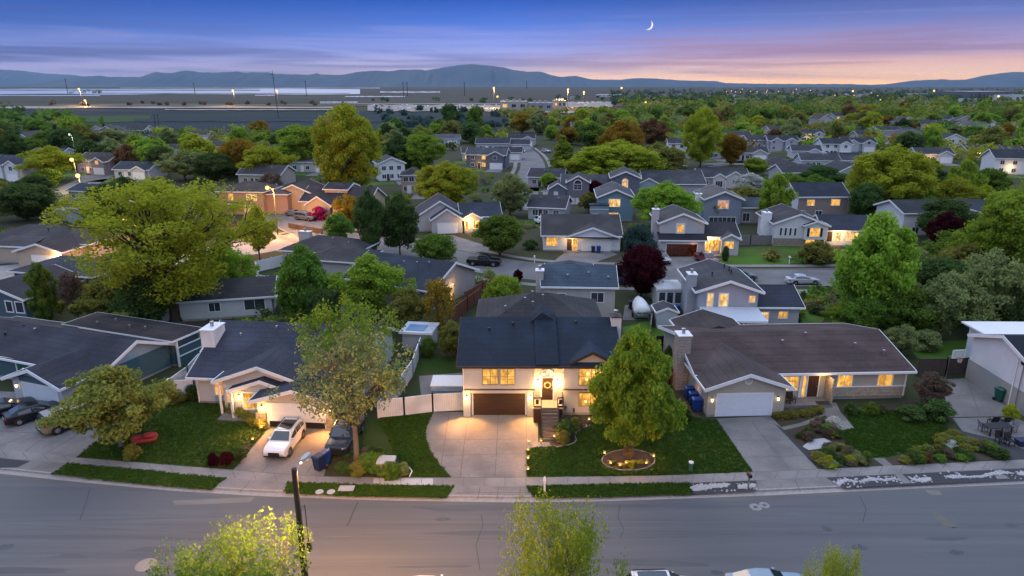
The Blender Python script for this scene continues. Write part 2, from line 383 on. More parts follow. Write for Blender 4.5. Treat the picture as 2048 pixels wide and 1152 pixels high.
sheet('patio', [(1905, 836), (2030, 834), (2120, 880), (2120, 935), (2060, 902), (1990, 878), (1925, 862)], .008, CONC)
sheet('gravel_bed', [(1925, 862), (1990, 878), (2060, 902), (2090, 916), (2048, 918.5), (2022, 919.5), (1965, 885), (1890, 850)], .012, DGRAVEL)
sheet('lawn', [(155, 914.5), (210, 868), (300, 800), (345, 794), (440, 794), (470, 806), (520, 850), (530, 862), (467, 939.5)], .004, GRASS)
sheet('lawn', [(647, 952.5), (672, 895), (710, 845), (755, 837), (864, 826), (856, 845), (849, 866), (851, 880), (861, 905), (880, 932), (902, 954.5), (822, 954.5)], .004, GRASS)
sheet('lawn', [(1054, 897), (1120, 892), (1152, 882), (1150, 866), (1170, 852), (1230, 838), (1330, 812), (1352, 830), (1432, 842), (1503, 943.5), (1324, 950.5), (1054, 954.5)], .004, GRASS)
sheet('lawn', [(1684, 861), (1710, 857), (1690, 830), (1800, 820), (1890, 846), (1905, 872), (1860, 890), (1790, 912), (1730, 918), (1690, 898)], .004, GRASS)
sheet('mulch_bed', [(1135, 884), (1128, 890), (1120, 893), (1100, 890), (1098, 880), (1112, 838), (1185, 838), (1172, 852), (1151, 866), (1153, 881)], .010, MULCH)
sheet('mulch_bed', [(1541, 834), (1562, 848), (1600, 842), (1644, 828), (1640, 812), (1570, 812)], .010, MULCH)
sheet('mulch_bed', [(1572, 861), (1640, 844), (1668, 840), (1686, 862), (1692, 899), (1732, 920), (1750, 931), (1649, 937)], .010, MULCH)
sheet('mulch_bed', [(1768, 931), (1790, 913), (1860, 891), (1906, 871), (1965, 888), (2022, 917), (1786, 930)], .010, MULCH)
sheet('mulch_bed', [(1690, 828), (1820, 800), (1880, 800), (1900, 834), (1890, 846), (1800, 820)], .010, MULCH)
sheet('mulch_bed', [(652, 951), (676, 900), (720, 895), (780, 905), (812, 935), (818, 953)], .010, MULCH)
sheet('mulch_bed', [(412, 935), (467, 939), (530, 866), (512, 864), (470, 905), (440, 918)], .010, MULCH)
sheet('mulch_bed', [(1340, 786), (1362, 770), (1412, 835), (1400, 842), (1372, 815)], .010, MULCH)
sheet('white_gravel_band', [(1605, 893), (1622, 879), (1648, 876), (1664, 884), (1668, 896), (1640, 897), (1618, 900)], .02, WGRAVEL)
sheet('garden_path', [(1746, 916), (1768, 916), (1786, 931), (1768, 932)], .02, CONC)
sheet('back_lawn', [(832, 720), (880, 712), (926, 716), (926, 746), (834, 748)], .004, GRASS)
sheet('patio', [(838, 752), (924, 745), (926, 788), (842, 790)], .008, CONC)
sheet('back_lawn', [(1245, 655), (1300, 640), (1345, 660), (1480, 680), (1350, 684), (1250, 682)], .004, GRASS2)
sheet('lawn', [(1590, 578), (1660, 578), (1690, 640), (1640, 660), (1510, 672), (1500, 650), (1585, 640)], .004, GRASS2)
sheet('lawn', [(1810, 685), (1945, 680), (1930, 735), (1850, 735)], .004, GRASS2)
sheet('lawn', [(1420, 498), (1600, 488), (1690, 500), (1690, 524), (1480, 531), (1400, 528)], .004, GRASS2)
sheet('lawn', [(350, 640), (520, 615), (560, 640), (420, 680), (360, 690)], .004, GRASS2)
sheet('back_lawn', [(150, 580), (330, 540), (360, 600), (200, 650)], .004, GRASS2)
# tree ring with pale edging
def ellipse(cx, cy, rx, ry, n=28): return [(cx + rx * math.cos(2 * math.pi * k / n), cy + ry * math.sin(2 * math.pi * k / n)) for k in range(n)]
sheet('mulch_bed', ellipse(1257, 920, 52, 20), .010, MULCH)
ed = [G(x, y, .03) for x, y in ellipse(1257, 920, 53, 21)]
tag(MB().tube(ed + ed[:1], .06, 5, cap=False).build('lawn_edging', WALK, smooth=True), 'pale ring of edging round the tree bed on the front lawn', 'edging')
ed = [G(x, y, .04) for x, y in [(1180, 851), (1165, 856), (1153, 864), (1149, 872), (1153, 880), (1148, 886), (1132, 891), (1112, 894)]]
tag(MB().tube(ed, .07, 5).build('lawn_edging', WALK, smooth=True), 'curved pale edging between lawn and flowerbed beside the front steps', 'edging')
# joints scored in the concrete
JOINT = flat('dark joint', (.10, .095, .09), .95)  # plain dark colour of the joints themselves
def joints(name, lines, z, w=.05, mat=None, fn=G):
    mb = MB()
    for ln in lines:
        pts = [fn(x, y, z) for x, y in ln]
        a, b = offset(pts, w / 2), offset(pts, -w / 2)
        for i in range(len(pts) - 1): mb.poly([a[i], a[i + 1], b[i + 1], b[i]])
    return struct(name, mb, mat or JOINT)
joints('driveway_joint', [[(898, 828), (882, 930)], [(936, 828), (920, 955)], [(997, 828), (990, 955)], [(1052, 828), (1053, 897)], [(858, 880), (1053, 878)], [(886, 911), (1053, 907)]], .013)
joints('driveway_joint', [[(1503, 842), (1580, 940)], [(1470, 880), (1590, 880)], [(1490, 915), (1620, 910)]], .013)
joints('driveway_joint', [[(620, 828), (515, 955)], [(690, 835), (612, 948)], [(585, 862), (680, 868)]], .013)
joints('driveway_joint', [[(0, 862), (140, 870)], [(160, 866), (95, 905)], [(60, 868), (-20, 900)], [(80, 880), (50, 903)]], .013, .07)
joints('driveway_joint', [[(1935, 762), (1960, 832)], [(1890, 792), (2000, 786)]], .013)
joints('apron_joint', [[(960, 974), (955, 999)], [(997, 974), (994, 999)], [(1040, 974), (1040, 999)], [(915, 985), (1060, 985)], [(1590, 958), (1600, 982)], [(500, 962), (480, 984)]], .013)
sj = [[(x, SUP(x) + .5), (x + (x - 1024) * -.012, SLO(x) - .5)] for x in list(range(-40, 2100, 42))]
joints('sidewalk_joint', sj, .021, .035)
sheet('worn_slab', [(748, 956.5), (866, 957), (866, 970), (745, 969.5)], .020, pmat('pale concrete', (.42, .42, .43), (.36, .36, .37), 3, .9))
# marks on the asphalt
SEAL = flat('tar seal', (.035, .035, .036), .7)
joints('road_crack', [[(716, 1004), (708, 1020), (700, 1040), (694, 1052)]], -.146, .09, SEAL)
joints('road_crack', [[(1062, 1018), (1066, 1004)], [(1100, 1008), (1101, 1015)]], -.146, .05, SEAL)
PATCH = pmat('patched asphalt', (.17, .165, .155), (.13, .127, .12), 2, .9, stretch=(.2, 1, 1))
sheet('road_patch', [(345, 1001), (440, 997), (510, 994), (500, 1004), (420, 1008), (350, 1010)], -.1465, PATCH)
sheet('road_patch', [(1848, 979), (1880, 982), (1884, 990), (1862, 990)], -.1465, PATCH)
tan_ = pmat('faded stain', (.10, .10, .085), (.12, .118, .105), 3, .95)
sheet('road_stain', [(1862, 1024), (1872, 1023), (1895, 1038), (1915, 1052), (1908, 1056), (1890, 1052), (1872, 1038)], -.1465, tan_)
RINGC = pmat('worn paint', (.27, .27, .27), (.15, .155, .16), 5, .9)
def ring(cx, cy, r0, r1, sq=1.0):
    c = G(cx, cy, -.145); mb = MB(); N = 28
    for k in range(N):
        a, b = 2 * math.pi * k / N, 2 * math.pi * (k + 1) / N
        mb.poly([(c.x + r0 * math.cos(a), c.y + r0 * math.sin(a), -.145), (c.x + r1 * math.cos(a), c.y + r1 * math.sin(a), -.145), (c.x + r1 * math.cos(b), c.y + r1 * math.sin(b), -.145), (c.x + r0 * math.cos(b), c.y + r0 * math.sin(b), -.145)])
    struct('road_marking', mb, RINGC)
ring(1511, 1014, .16, .42); ring(1529, 1010, .14, .36)
def cover(px, py, r, label, z=-.15, mat=None):
    c = G(px, py, z); o = MB().lathe([(r, 0), (r, .012), (r * .92, .016)], (0, 0, 0), 20).build('manhole_cover', mat or pmat('cover concrete', (.24, .225, .2), (.18, .17, .15), 8, .9)); o.location = c
    return tag(o, label, 'manhole cover')
cover(292, 1130, .62, 'round pale manhole collar in the street beside the bare yellow tree')
for (x, y, s, lb) in [(693, 977, .55, 'pale rectangular meter lid in the grass strip'), (639, 984, .3, 'first small oval meter lid in the grass strip by the lamp post'), (662, 984, .3, 'second small oval meter lid in the grass strip, nearer the rectangular lid')]:
    o = MB().prism([(-s, -s * .6, 0), (s, -s * .6, 0), (s, s * .6, 0), (-s, s * .6, 0)], (0, 0, .04)).build('meter_lid', WGRAVEL) if s > .4 else MB().lathe([(s, 0), (s * .96, .04)], n=14).build('meter_lid', WGRAVEL)
    o.location = G(x, y, .03); tag(o, lb, 'meter lid')

strip2('gutter_stain', lambda x: GUT(x) + 1.0, lambda x: GUT(x) + 6 + 2 * math.sin(x * .031) + 1.5 * math.sin(x * .013), -460, 2540, -.148, pmat('gutter dirt', (.085, .082, .078), (.12, .118, .112), 1.2, .9, stretch=(.1, 1, 1)))
joints('road_crack', [[(-40, 1046), (300, 1062), (620, 1072), (1000, 1078), (1400, 1074), (1800, 1060), (2100, 1046)]], -.1465, .07, pmat('worn seam', (.055, .056, .058), (.12, .12, .12), 1.5, .85, stretch=(.3, 1, 1)))
joints('road_crack', [[(1240, 1010), (1236, 1034), (1248, 1060), (1240, 1076)], [(1720, 992), (1732, 1018), (1726, 1044)], [(180, 976), (172, 1006), (160, 1040)], [(960, 1016), (966, 1050), (952, 1090), (960, 1140)]], -.1462, .05, SEAL)

# worn, patched and oil-spotted places in the asphalt
rnd = random.Random(77)
TONES = [pmat('road tone %d' % k, (a, a * 1.12, a * 1.28), (a * 1.3, a * 1.42, a * 1.55), 2.2, .86, stretch=(.12, 1, 1), detail=8) for k, a in enumerate((.062, .072, .080))] + [pmat('oil spot', (.042, .047, .055), (.065, .074, .085), 3, .6)]
for k in range(34):
    px, py = rnd.uniform(-40, 2080), rnd.uniform(1012, 1150)
    c = G(px, py, -.1464); L_, W_ = (rnd.uniform(1.5, 6), rnd.uniform(.12, .45)) if k % 4 else (rnd.uniform(.25, .6), rnd.uniform(.2, .45)); N = 14; a0 = rnd.uniform(-.06, .06)
    struct('road_wear', MB().poly([(c.x + L_ * math.cos(t) * rnd.uniform(.75, 1.1), c.y + W_ * math.sin(t) * rnd.uniform(.7, 1.15) + a0 * L_ * math.cos(t), -.1464 + k * .00003) for t in [2 * math.pi * i / N for i in range(N)]]), TONES[k % 3] if k % 4 else TONES[3])
# near side of the street: kerb, verge and sidewalk where the lamp and the nearest trees stand
struct('kerb', MB().box(-75, 75, 31.05, 31.2, -.15, .0), KERB); struct('grass_strip', MB().box(-75, 75, 25.5, 31.05, -.15, -.004), GRASS); struct('sidewalk', MB().box(-75, 75, 23.9, 25.5, -.15, .0), WALK); struct('lawn', MB().box(-75, 75, 12, 23.9, -.15, -.004), GRASS)
# ------------------------------------------------------------------ house kit
LANDMARKS = []
def wallm(c, kind='siding'):
    k = 'wall %s %.3f %.3f %.3f' % ((kind,) + tuple(c))
    d = tuple(x * .88 for x in c)
    if kind == 'siding': return pmat(k, c, d, 1.3, .7, lines=.2, lamt=.09, c3=tuple(x * .9 for x in c), s3=.4)
    if kind == 'stone': return pmat(k, c, tuple(x * .55 for x in c), 5, .9, bump=.6, detail=3, lines=.3, lamt=.15)
    return pmat(k, c, d, 1.0, .85, bump=.25, bscale=30, c3=tuple(x * .87 for x in c), s3=.3)
def roofm(c):
    if max(c) < .16: c = tuple(x * .66 for x in c)
    k = 'roof %.3f %.3f %.3f' % tuple(c)
    return pmat(k, c, tuple(x * .58 for x in c), 4.2, .88, lines=.26, lamt=.13, bump=.4, bscale=12, c3=tuple(x * 1.3 for x in c), s3=.3, detail=8)
NAVY = (.028, .036, .058); SLATE = (.055, .062, .080); GREYR = (.075, .073, .076); BROWNR = (.060, .048, .046); DKR = (.032, .033, .042); BLUER = (.060, .095, .135); TANR = (.12, .10, .085)
class House:
    def __init__(s, name, loc, rot, label, short, wall, roof, trim=None, cat='house', group=None):
        s.root = empty(name, loc, R(rot), label, cat, group)
        s.loc = Vector((loc[0], loc[1], 0)); s.rot = R(rot)
        if short: LANDMARKS.append((short, s.loc.x, s.loc.y))
        s.W = {}; s.RF = {}; s.T = MB(); s.base = MB()
        s.wall = wall if not isinstance(wall, tuple) else wallm(wall)
        s.roof = roof if not isinstance(roof, tuple) else roofm(roof)
        s.trim = trim or WHITE
    def world(s, x, y, z=0):
        c, si = math.cos(s.rot), math.sin(s.rot)
        return Vector((s.loc.x + x * c - y * si, s.loc.y + x * si + y * c, z))
    def _w(s, m): return s.W.setdefault(m.name, (m, MB()))[1]
    def _r(s, m): return s.RF.setdefault(m.name, (m, MB()))[1]
    def vol(s, x0, x1, y0, y1, h, z0=0.0, ridge='x', pitch=.42, over=.45, t=.16, wall=None, roof=None, rake=True, eave=True, found=True, gable=None, rake_ends=(1, 1)):
        wm = wall or s.wall; rm = roof or s.roof; w = s._w(wm); gw = s._w(gable) if gable else w
        zb = z0 + (.25 if found and z0 == 0 else 0)
        if found and z0 == 0: s.base.box(x0 + .03, x1 - .03, y0 + .03, y1 - .03, 0, .25)
        if ridge in 'xy':
            span = (y1 - y0) if ridge == 'x' else (x1 - x0); rz = h + span / 2 * pitch
        for (a, b) in (((x0, y0), (x1, y0)), ((x1, y0), (x1, y1)), ((x1, y1), (x0, y1)), ((x0, y1), (x0, y0))):
            w.poly([(a[0], a[1], zb), (b[0], b[1], zb), (b[0], b[1], h), (a[0], a[1], h)])
        if ridge == 'x':
            ym = (y0 + y1) / 2
            for x in (x0, x1): gw.poly([(x, y0, h), (x, y1, h), (x, ym, rz)])
            e = h - over * pitch; A, B = y0 - over, y1 + over
            X0, X1 = x0 - over, x1 + over; r = s._r(rm)
            for (p, q) in ((A, ym), (B, ym)):
                r.prism([(X0, p, e + .004), (X0, q, rz + .004), (X0, q, rz + t), (X0, p, e + t)], (X1 - X0, 0, 0))
            if rake:
                for xx, on in ((X0 - .05, rake_ends[0]), (X1, rake_ends[1])):
                    if on:
                        for p in (A, B): s.T.prism([(xx, p, e - .14), (xx, ym, rz - .14), (xx, ym, rz + t + .03), (xx, p, e + t + .03)], (.05, 0, 0))
            if eave:
                for p in (A - .10, B): s.T.box(X0 - .05, X1 + .05, p, p + .10, e - .06, e + t - .01)
        elif ridge == 'y':
            xm = (x0 + x1) / 2
            for y in (y0, y1): gw.poly([(x0, y, h), (x1, y, h), (xm, y, rz)])
            e = h - over * pitch; A, B = x0 - over, x1 + over
            Y0, Y1 = y0 - over, y1 + over; r = s._r(rm)
            for (p, q) in ((A, xm), (B, xm)):
                r.prism([(p, Y0, e + .004), (q, Y0, rz + .004), (q, Y0, rz + t), (p, Y0, e + t)], (0, Y1 - Y0, 0))
            if rake:
                for yy, on in ((Y0 - .05, rake_ends[0]), (Y1, rake_ends[1])):
                    if on:
                        for p in (A, B): s.T.prism([(p, yy, e - .14), (xm, yy, rz - .14), (xm, yy, rz + t + .03), (p, yy, e + t + .03)], (0, .05, 0))
            if eave:
                for p in (A - .10, B): s.T.box(p, p + .10, Y0 - .05, Y1 + .05, e - .06, e + t - .01)
        elif ridge == 'hip':
            X0, X1, Y0, Y1 = x0 - over, x1 + over, y0 - over, y1 + over; e = h - over * pitch
            hw = min(X1 - X0, Y1 - Y0) / 2; rz = e + hw * pitch; r = s._r(rm)
            if X1 - X0 >= Y1 - Y0: a, b = (X0 + hw, (Y0 + Y1) / 2), (X1 - hw, (Y0 + Y1) / 2)
            else: a, b = ((X0 + X1) / 2, Y0 + hw), ((X0 + X1) / 2, Y1 - hw)
            for dz in (t,):
                c = [(X0, Y0, e + dz), (X1, Y0, e + dz), (X1, Y1, e + dz), (X0, Y1, e + dz)]; ra = (a[0], a[1], rz + dz); rb = (b[0], b[1], rz + dz)
                if X1 - X0 >= Y1 - Y0: r.poly([c[0], c[1], rb, ra]).poly([c[2], c[3], ra, rb]).poly([c[1], c[2], rb]).poly([c[3], c[0], ra])
                else: r.poly([c[0], c[1], ra]).poly([c[2], c[3], rb]).poly([c[1], c[2], rb, ra]).poly([c[3], c[0], ra, rb])
                r.poly([(p[0], p[1], p[2] - dz + .05) for p in c])
            if eave:
                s.T.box(X0 - .06, X1 + .06, Y0 - .06, Y0, e - .04, e + t); s.T.box(X0 - .06, X1 + .06, Y1, Y1 + .06, e - .04, e + t)
                s.T.box(X0 - .06, X0, Y0, Y1, e - .04, e + t); s.T.box(X1, X1 + .06, Y0, Y1, e - .04, e + t)
        elif ridge == 'shed':      # falls towards the front; pitch rises to the back
            X0, X1, Y0, Y1 = x0 - over, x1 + over, y0 - over, y1 + over; r = s._r(rm)
            z0_, z1_ = h - over * pitch, h + (y1 - y0 + over) * pitch; rz = z1_
            for x in (x0, x1): gw.poly([(x, y0, h), (x, y1, h), (x, y1, h + (y1 - y0) * pitch)])
            gw.poly([(x0, y1, h), (x1, y1, h), (x1, y1, h + (y1 - y0) * pitch), (x0, y1, h + (y1 - y0) * pitch)])
            r.prism([(X0, Y0, z0_), (X0, Y1, z1_), (X0, Y1, z1_ + t), (X0, Y0, z0_ + t)], (X1 - X0, 0, 0))
            if eave: s.T.box(X0 - .05, X1 + .05, Y0 - .08, Y0, z0_ - .05, z0_ + t)
        else:
            rz = h + t; s._r(rm).box(x0 - over, x1 + over, y0 - over, y1 + over, h, h + t)
            if eave: s.T.box(x0 - over - .06, x1 + over + .06, y0 - over - .06, y0 - over, h - .08, h + t + .02)
        return rz
    def _plane(s, face, at, u, z, w, h, d0, d1):
        """box standing on a wall: face f(front -y) b(back) l(left -x) r(right); u along the wall"""
        if face == 'f': return (u, u + w, at - d1, at - d0, z, z + h)
        if face == 'b': return (u, u + w, at + d0, at + d1, z, z + h)
        if face == 'l': return (at - d1, at - d0, u, u + w, z, z + h)
        return (at + d0, at + d1, u, u + w, z, z + h)
    def win(s, face, at, u, z, w, h, pane=None, mull=1, bar=0, frame=None, fw=.09, label=None, shutters=None):
        mb = MB(); P = s._plane
        mb.box(*P(face, at, u - fw, z - fw, w + 2 * fw, fw, 0, .07)); mb.box(*P(face, at, u - fw, z + h, w + 2 * fw, fw, 0, .07))
        mb.box(*P(face, at, u - fw, z, fw, h, 0, .07)); mb.box(*P(face, at, u + w, z, fw, h, 0, .07))
        for k in range(mull): mb.box(*P(face, at, u + w * (k + 1) / (mull + 1) - .025, z, .05, h, .0, .055))
        for k in range(bar): mb.box(*P(face, at, u, z + h * (k + 1) / (bar + 1) - .02, w, .04, .0, .052))
        o = mb.build('window', frame or s.trim, s.root)
        if label: o['label'] = label
        MB().box(*P(face, at, u, z, w, h, .0, .03)).build('pane', pane or DARKP, o)
        if shutters:
            sb = MB()
            for uu in (u - fw - .42, u + w + fw + .02): sb.box(*P(face, at, uu, z - .05, .4, h + .1, 0, .05))
            sb.build('shutter', shutters, o)
        return o
    def door(s, face, at, u, z, w=.95, h=2.1, mat=None, frame=None):
        mb = MB(); P = s._plane; fw = .1
        mb.box(*P(face, at, u - fw, z, fw, h, 0, .06)); mb.box(*P(face, at, u + w, z, fw, h, 0, .06)); mb.box(*P(face, at, u - fw, z + h, w + 2 * fw, fw, 0, .06))
        o = MB().box(*P(face, at, u, z, w, h, 0, .035)).build('door', mat or DARKWOOD, s.root)
        mb.build('door_frame', frame or s.trim, o)
        MB().box(*P(face, at, u + w * .85, z + h * .47, .06, .14, .035, .09)).build('handle', STEEL, o)
        return o
    def garage(s, face, at, u, z, w, h, mat=None, panels=4, frame=None, raised=0.0):
        mb = MB(); P = s._plane; fw = .14
        mb.box(*P(face, at, u - fw, z, fw, h + fw, 0, .06)); mb.box(*P(face, at, u + w, z, fw, h + fw, 0, .06)); mb.box(*P(face, at, u, z + h, w, fw, 0, .06))
        d = MB(); ph = h / panels
        for k in range(panels): d.box(*P(face, at, u, z + raised + k * ph + .012, w, ph - .024 - (raised if k == panels - 1 else 0), 0, .035))
        d.box(*P(face, at, u, z + raised, w, h - raised, 0, .02))
        o = d.build('garage_door', mat or WHITE, s.root); mb.build('door_frame', frame or s.trim, o)
        if raised: MB().box(*P(face, at, u, z, w, raised, 0, .01)).build('opening', flat('dark garage', (.015, .012, .01), .9), o)
        return o
    def chimney(s, x0, x1, y0, y1, z1, mat=None, cap=None, z0=0):
        o = MB().box(x0, x1, y0, y1, z0, z1).build('chimney', mat or s.wall, s.root)
        MB().box(x0 - .08, x1 + .08, y0 - .08, y1 + .08, z1, z1 + .1).build('chimney_cap', cap or s.trim, o)
        MB().lathe([(.16, 0), (.16, .35), (.22, .36), (.22, .48), (.05, .55)], ((x0 + x1) / 2, (y0 + y1) / 2, z1 + .1), 10).build('flue', STEEL, o)
        return o
    def vents(s, pts, mat=None):
        for (x, y, z) in pts:
            MB().lathe([(.07, -.3), (.07, .25), (.14, .27), (.14, .38), (.02, .44)], (x, y, z), 8).build('roof_vent', mat or STEEL, s.root)
    def sconce(s, face, at, u, z, power=90, col=WARM, light=True, out=.32, glow=8, spot=0):
        P = s._plane
        o = MB().box(*P(face, at, u - .07, z + .12, .14, .06, 0, .2)).box(*P(face, at, u - .05, z - .2, .1, .32, 0, .05)).build('wall_lamp', BLACK, s.root)
        MB().box(*P(face, at, u - .055, z - .16, .11, .27, .06, .17)).build('bulb', emat('bulb glow', (1, .72, .36), glow), o)
        if light:
            li = bpy.data.lights.new('lamp_light', 'POINT'); li.energy = power; li.color = col; li.shadow_soft_size = .12
            lo = bpy.data.objects.new('lamp_light', li); COL.objects.link(lo); lo.parent = o
            d = out; lo.location = {'f': (u, at - d, z - .05), 'b': (u, at + d, z - .05), 'l': (at - d, u, z - .05), 'r': (at + d, u, z - .05)}[face]
        if spot:
            sl = bpy.data.lights.new('lamp_beam', 'SPOT'); sl.energy = spot; sl.color = (1, .40, .09); sl.spot_size = R(118); sl.spot_blend = .8; sl.shadow_soft_size = .1
            so = bpy.data.objects.new('lamp_beam', sl); COL.objects.link(so); so.parent = o; so.location = (u, at - out, z - .1); so.rotation_euler = (R(-38), 0, 0)
        return o
    def piece(s, name, mat, *boxes):
        mb = MB()
        for b in boxes: mb.box(*b)
        return mb.build(name, mat, s.root)
    def post(s, x, y, z0, z1, r=.08, mat=None): return MB().box(x - r, x + r, y - r, y + r, z0, z1).build('porch_post', mat or s.trim, s.root)
    def slab(s, x0, x1, y0, y1, z, mat=None, name='porch'): return MB().box(x0, x1, y0, y1, 0, z).build(name, mat or CONC, s.root)
    def done(s):
        for m, mb in s.W.values(): mb.build('wall', m, s.root)
        for m, mb in s.RF.values(): mb.build('roof', m, s.root)
        s.T.build('roof_trim', s.trim, s.root); s.base.build('foundation', KERB, s.root)
        return s
def point_light(name, loc, power, col, parent=None, size=.15):
    li = bpy.data.lights.new(name, 'POINT'); li.energy = power; li.color = col; li.shadow_soft_size = size
    lo = bpy.data.objects.new(name, li); COL.objects.link(lo); lo.location = loc
    if parent: lo.parent = parent
    return lo
# ------------------------------------------------------------------ the house in the middle
STUC = wallm((.45, .44, .43), 'stucco'); STUC2 = wallm((.40, .39, .38), 'stucco')
o0 = G(928, 830)
h = House('split_level_house', o0, 0, 'pale split level house with navy roof, brown garage door and lit front steps', 'the navy roofed split level house', STUC, (.013, .030, .056), trim=pmat('dark fascia', (.03, .03, .035), (.025, .025, .03), 3, .6))
main = h; H = h
h.vol(0, 13.4, 0, 10.6, 5.0, pitch=.43, over=.5)
def upbox(*b): h.piece('upper_wall', STUC, b)      # closed projecting storey
upbox(-.02, 6.25, -.42, 0, 2.75, 4.86)
upbox(8.75, 13.42, -.42, 0, 2.75, 4.86)
h.T.box(-.06, 6.29, -.46, -.44, 2.62, 2.72); h.T.box(8.71, 13.46, -.46, -.44, 2.62, 2.72)
h.piece('garage_pier', STUC, (-.02, .62, -.40, 0, .02, 2.75)); h.piece('garage_pier', STUC, (5.62, 6.25, -.40, 0, .02, 2.75)); h.piece('garage_header', STUC, (.62, 5.62, -.35, 0, 2.30, 2.75))
# raised bay of roof over the entry and its small peak on the ridge
r = h._r(h.roof)
zr = lambda y: 5.0 + y * .43
for x0, x1, t0 in ((6.35, 8.35, .30),):
    r.prism([(x0, -.55, zr(-.55) + .10), (x0, 5.3, zr(5.3) + .10), (x0, 5.3, zr(5.3) + .42), (x0, -.55, zr(-.55) + .34)], (x1 - x0, 0, 0))
r.prism([(6.0, 4.6, 7.2), (8.5, 4.6, 7.2), (7.05, 4.6, 8.12)], (0, 2.5, 0))
# small front gable
h.vol(9.55, 13.0, -.1, 3.2, 5.2, z0=5.02, ridge='y', pitch=.52, over=.28, t=.14, wall=wallm((.44, .42, .39), 'stucco'), eave=False, rake_ends=(1, 0))
h.win('f', -.42, 1.75, 3.2, 1.28, 1.42, PANE, 1, 1, frame=pmat('bronze frame', (.22, .19, .15), (.18, .155, .12), 4, .5), fw=.06); h.win('f', -.42, 3.28, 3.2, 1.22, 1.42, PANE, 1, 1, frame=pmat('bronze frame', (.22, .19, .15), (.18, .155, .12), 4, .5), fw=.06)
h.win('f', -.42, 10.15, 3.15, 2.1, 1.5, PANE, 1, 1, frame=pmat('bronze frame', (.22, .19, .15), (.18, .155, .12), 4, .5), fw=.06); h.win('f', 0, 10.25, .95, 2.0, 1.2, PANE, 1, 0, frame=pmat('bronze frame', (.22, .19, .15), (.18, .155, .12), 4, .5), fw=.06)
BROWNG = pmat('brown garage door', (.058, .033, .018), (.040, .022, .012), 2, .45, stretch=(.4, 1, 8))
h.garage('f', 0, .85, .03, 4.6, 2.12, BROWNG, 5, frame=WHITE)
d = h.door('f', 0, 6.92, 1.5, .98, 2.12, DARKWOOD, frame=WHITE)
wr = MB(); N = 20
wr.tube([(7.41 + .27 * math.cos(2 * math.pi * k / N), -.09, 2.95 + .27 * math.sin(2 * math.pi * k / N)) for k in range(N + 1)], .055, 6, cap=False)
wr.build('wreath', pmat('dried wreath', (.55, .45, .22), (.35, .28, .12), 20, .9), d, smooth=True)
fan = MB(); N = 14
fan.prism([(7.41 + .55 * math.cos(math.pi * k / N), -.04, 3.83 + .55 * math.sin(math.pi * k / N)) for k in range(N + 1)], (0, .04, 0))
tr = MB().tube([(7.41 + .60 * math.cos(math.pi * k / N), -.03, 3.82 + .60 * math.sin(math.pi * k / N)) for k in range(N + 1)], .06, 5).build('window', WHITE, h.root)
fan.build('pane', lit_pane('lit fan', (1, .75, .4), 1.6), tr)
for uu in (.30, 5.93): h.sconce('f', -.40, uu, 1.95, 110, out=.55, spot=1700)
for uu in (6.55, 8.28): h.sconce('f', 0, uu, 3.25, 210, out=.5)
# landing, railings and steps
LAND = pmat('stair boards', (.10, .085, .078), (.07, .06, .055), 5, .8, stretch=(1, 6, 1))
st = MB().box(6.1, 8.75, -1.55, 0, 1.36, 1.5).build('landing', pmat('landing boards', (.42, .34, .25), (.34, .27, .2), 4, .8, stretch=(1, 6, 1)), h.root)
MB().box(6.16, 8.69, -1.48, -.02, 0, 1.36).build('landing_skirt', DARKWOOD, st)
STEP = MB(); n_ = 9
for k in range(n_):
    z = 1.5 - (k + 1) * .158; y = -1.55 - (k + 1) * .33
    STEP.box(6.85, 8.2, y - .02, y + .33, z - .05, z)
    STEP.box(6.9, 8.15, y + .28, y + .31, z, z + .108)
so_ = STEP.build('stairs', LAND, h.root)
sb = MB()
for xx in (6.78, 8.2): sb.prism([(xx, -1.52, 1.18), (xx, -4.6, -.0), (xx, -4.35, .0), (xx, -1.52, 1.5)], (.06, 0, 0))
sb.build('stringer', DARKWOOD, so_)
for xa, xb in ((6.1, 6.85), (8.2, 8.75)):
    rl = MB()
    for y in (-1.52,):
        rl.box(xa, xb, y, y + .08, 2.35, 2.45); rl.box(xa, xb, y, y + .08, 1.5, 1.62)
        for xx in (xa, xb - .08): rl.box(xx, xx + .08, y, y + .08, 1.62, 2.35)
        rl.box((xa + xb) / 2 - .12, (xa + xb) / 2 + .12, y + .02, y + .05, 1.8, 2.2)
    xx = 6.1 if xa < 7 else 8.67
    rl.box(xx, xx + .08, -1.44, -.45, 2.35, 2.45); rl.box(xx, xx + .08, -1.44, -.45, 1.6, 1.68)
    for k in range(7): rl.box(xx + .02, xx + .06, -1.3 + k * .13, -1.26 + k * .13, 1.68, 2.35)
    rl.build('railing', BLACK, h.root)
hr = MB()
for xx in (6.80, 8.24):
    hr.tube([(xx, -1.55, 2.3), (xx, -4.3, 1.0)], .03, 5); hr.tube([(xx, -4.3, 1.0), (xx, -4.3, 0)], .03, 5); hr.tube([(xx, -2.9, 1.65), (xx, -2.9, .75)], .02, 5)
hr.build('handrail', BLACK, so_)
h.vents([(2.2, 3.6, 6.6), (4.4, 4.2, 6.9), (10.2, 4.4, 7.0)], BLACK)
for x in (.02, 13.25): MB().box(x, x + .09, -.51, -.43, 2.7, 4.75).build('downpipe', WHITE, h.root)
h.chimney(13.45, 14.35, 4.1, 5.2, 7.75, wallm((.50, .52, .54), 'stucco'))
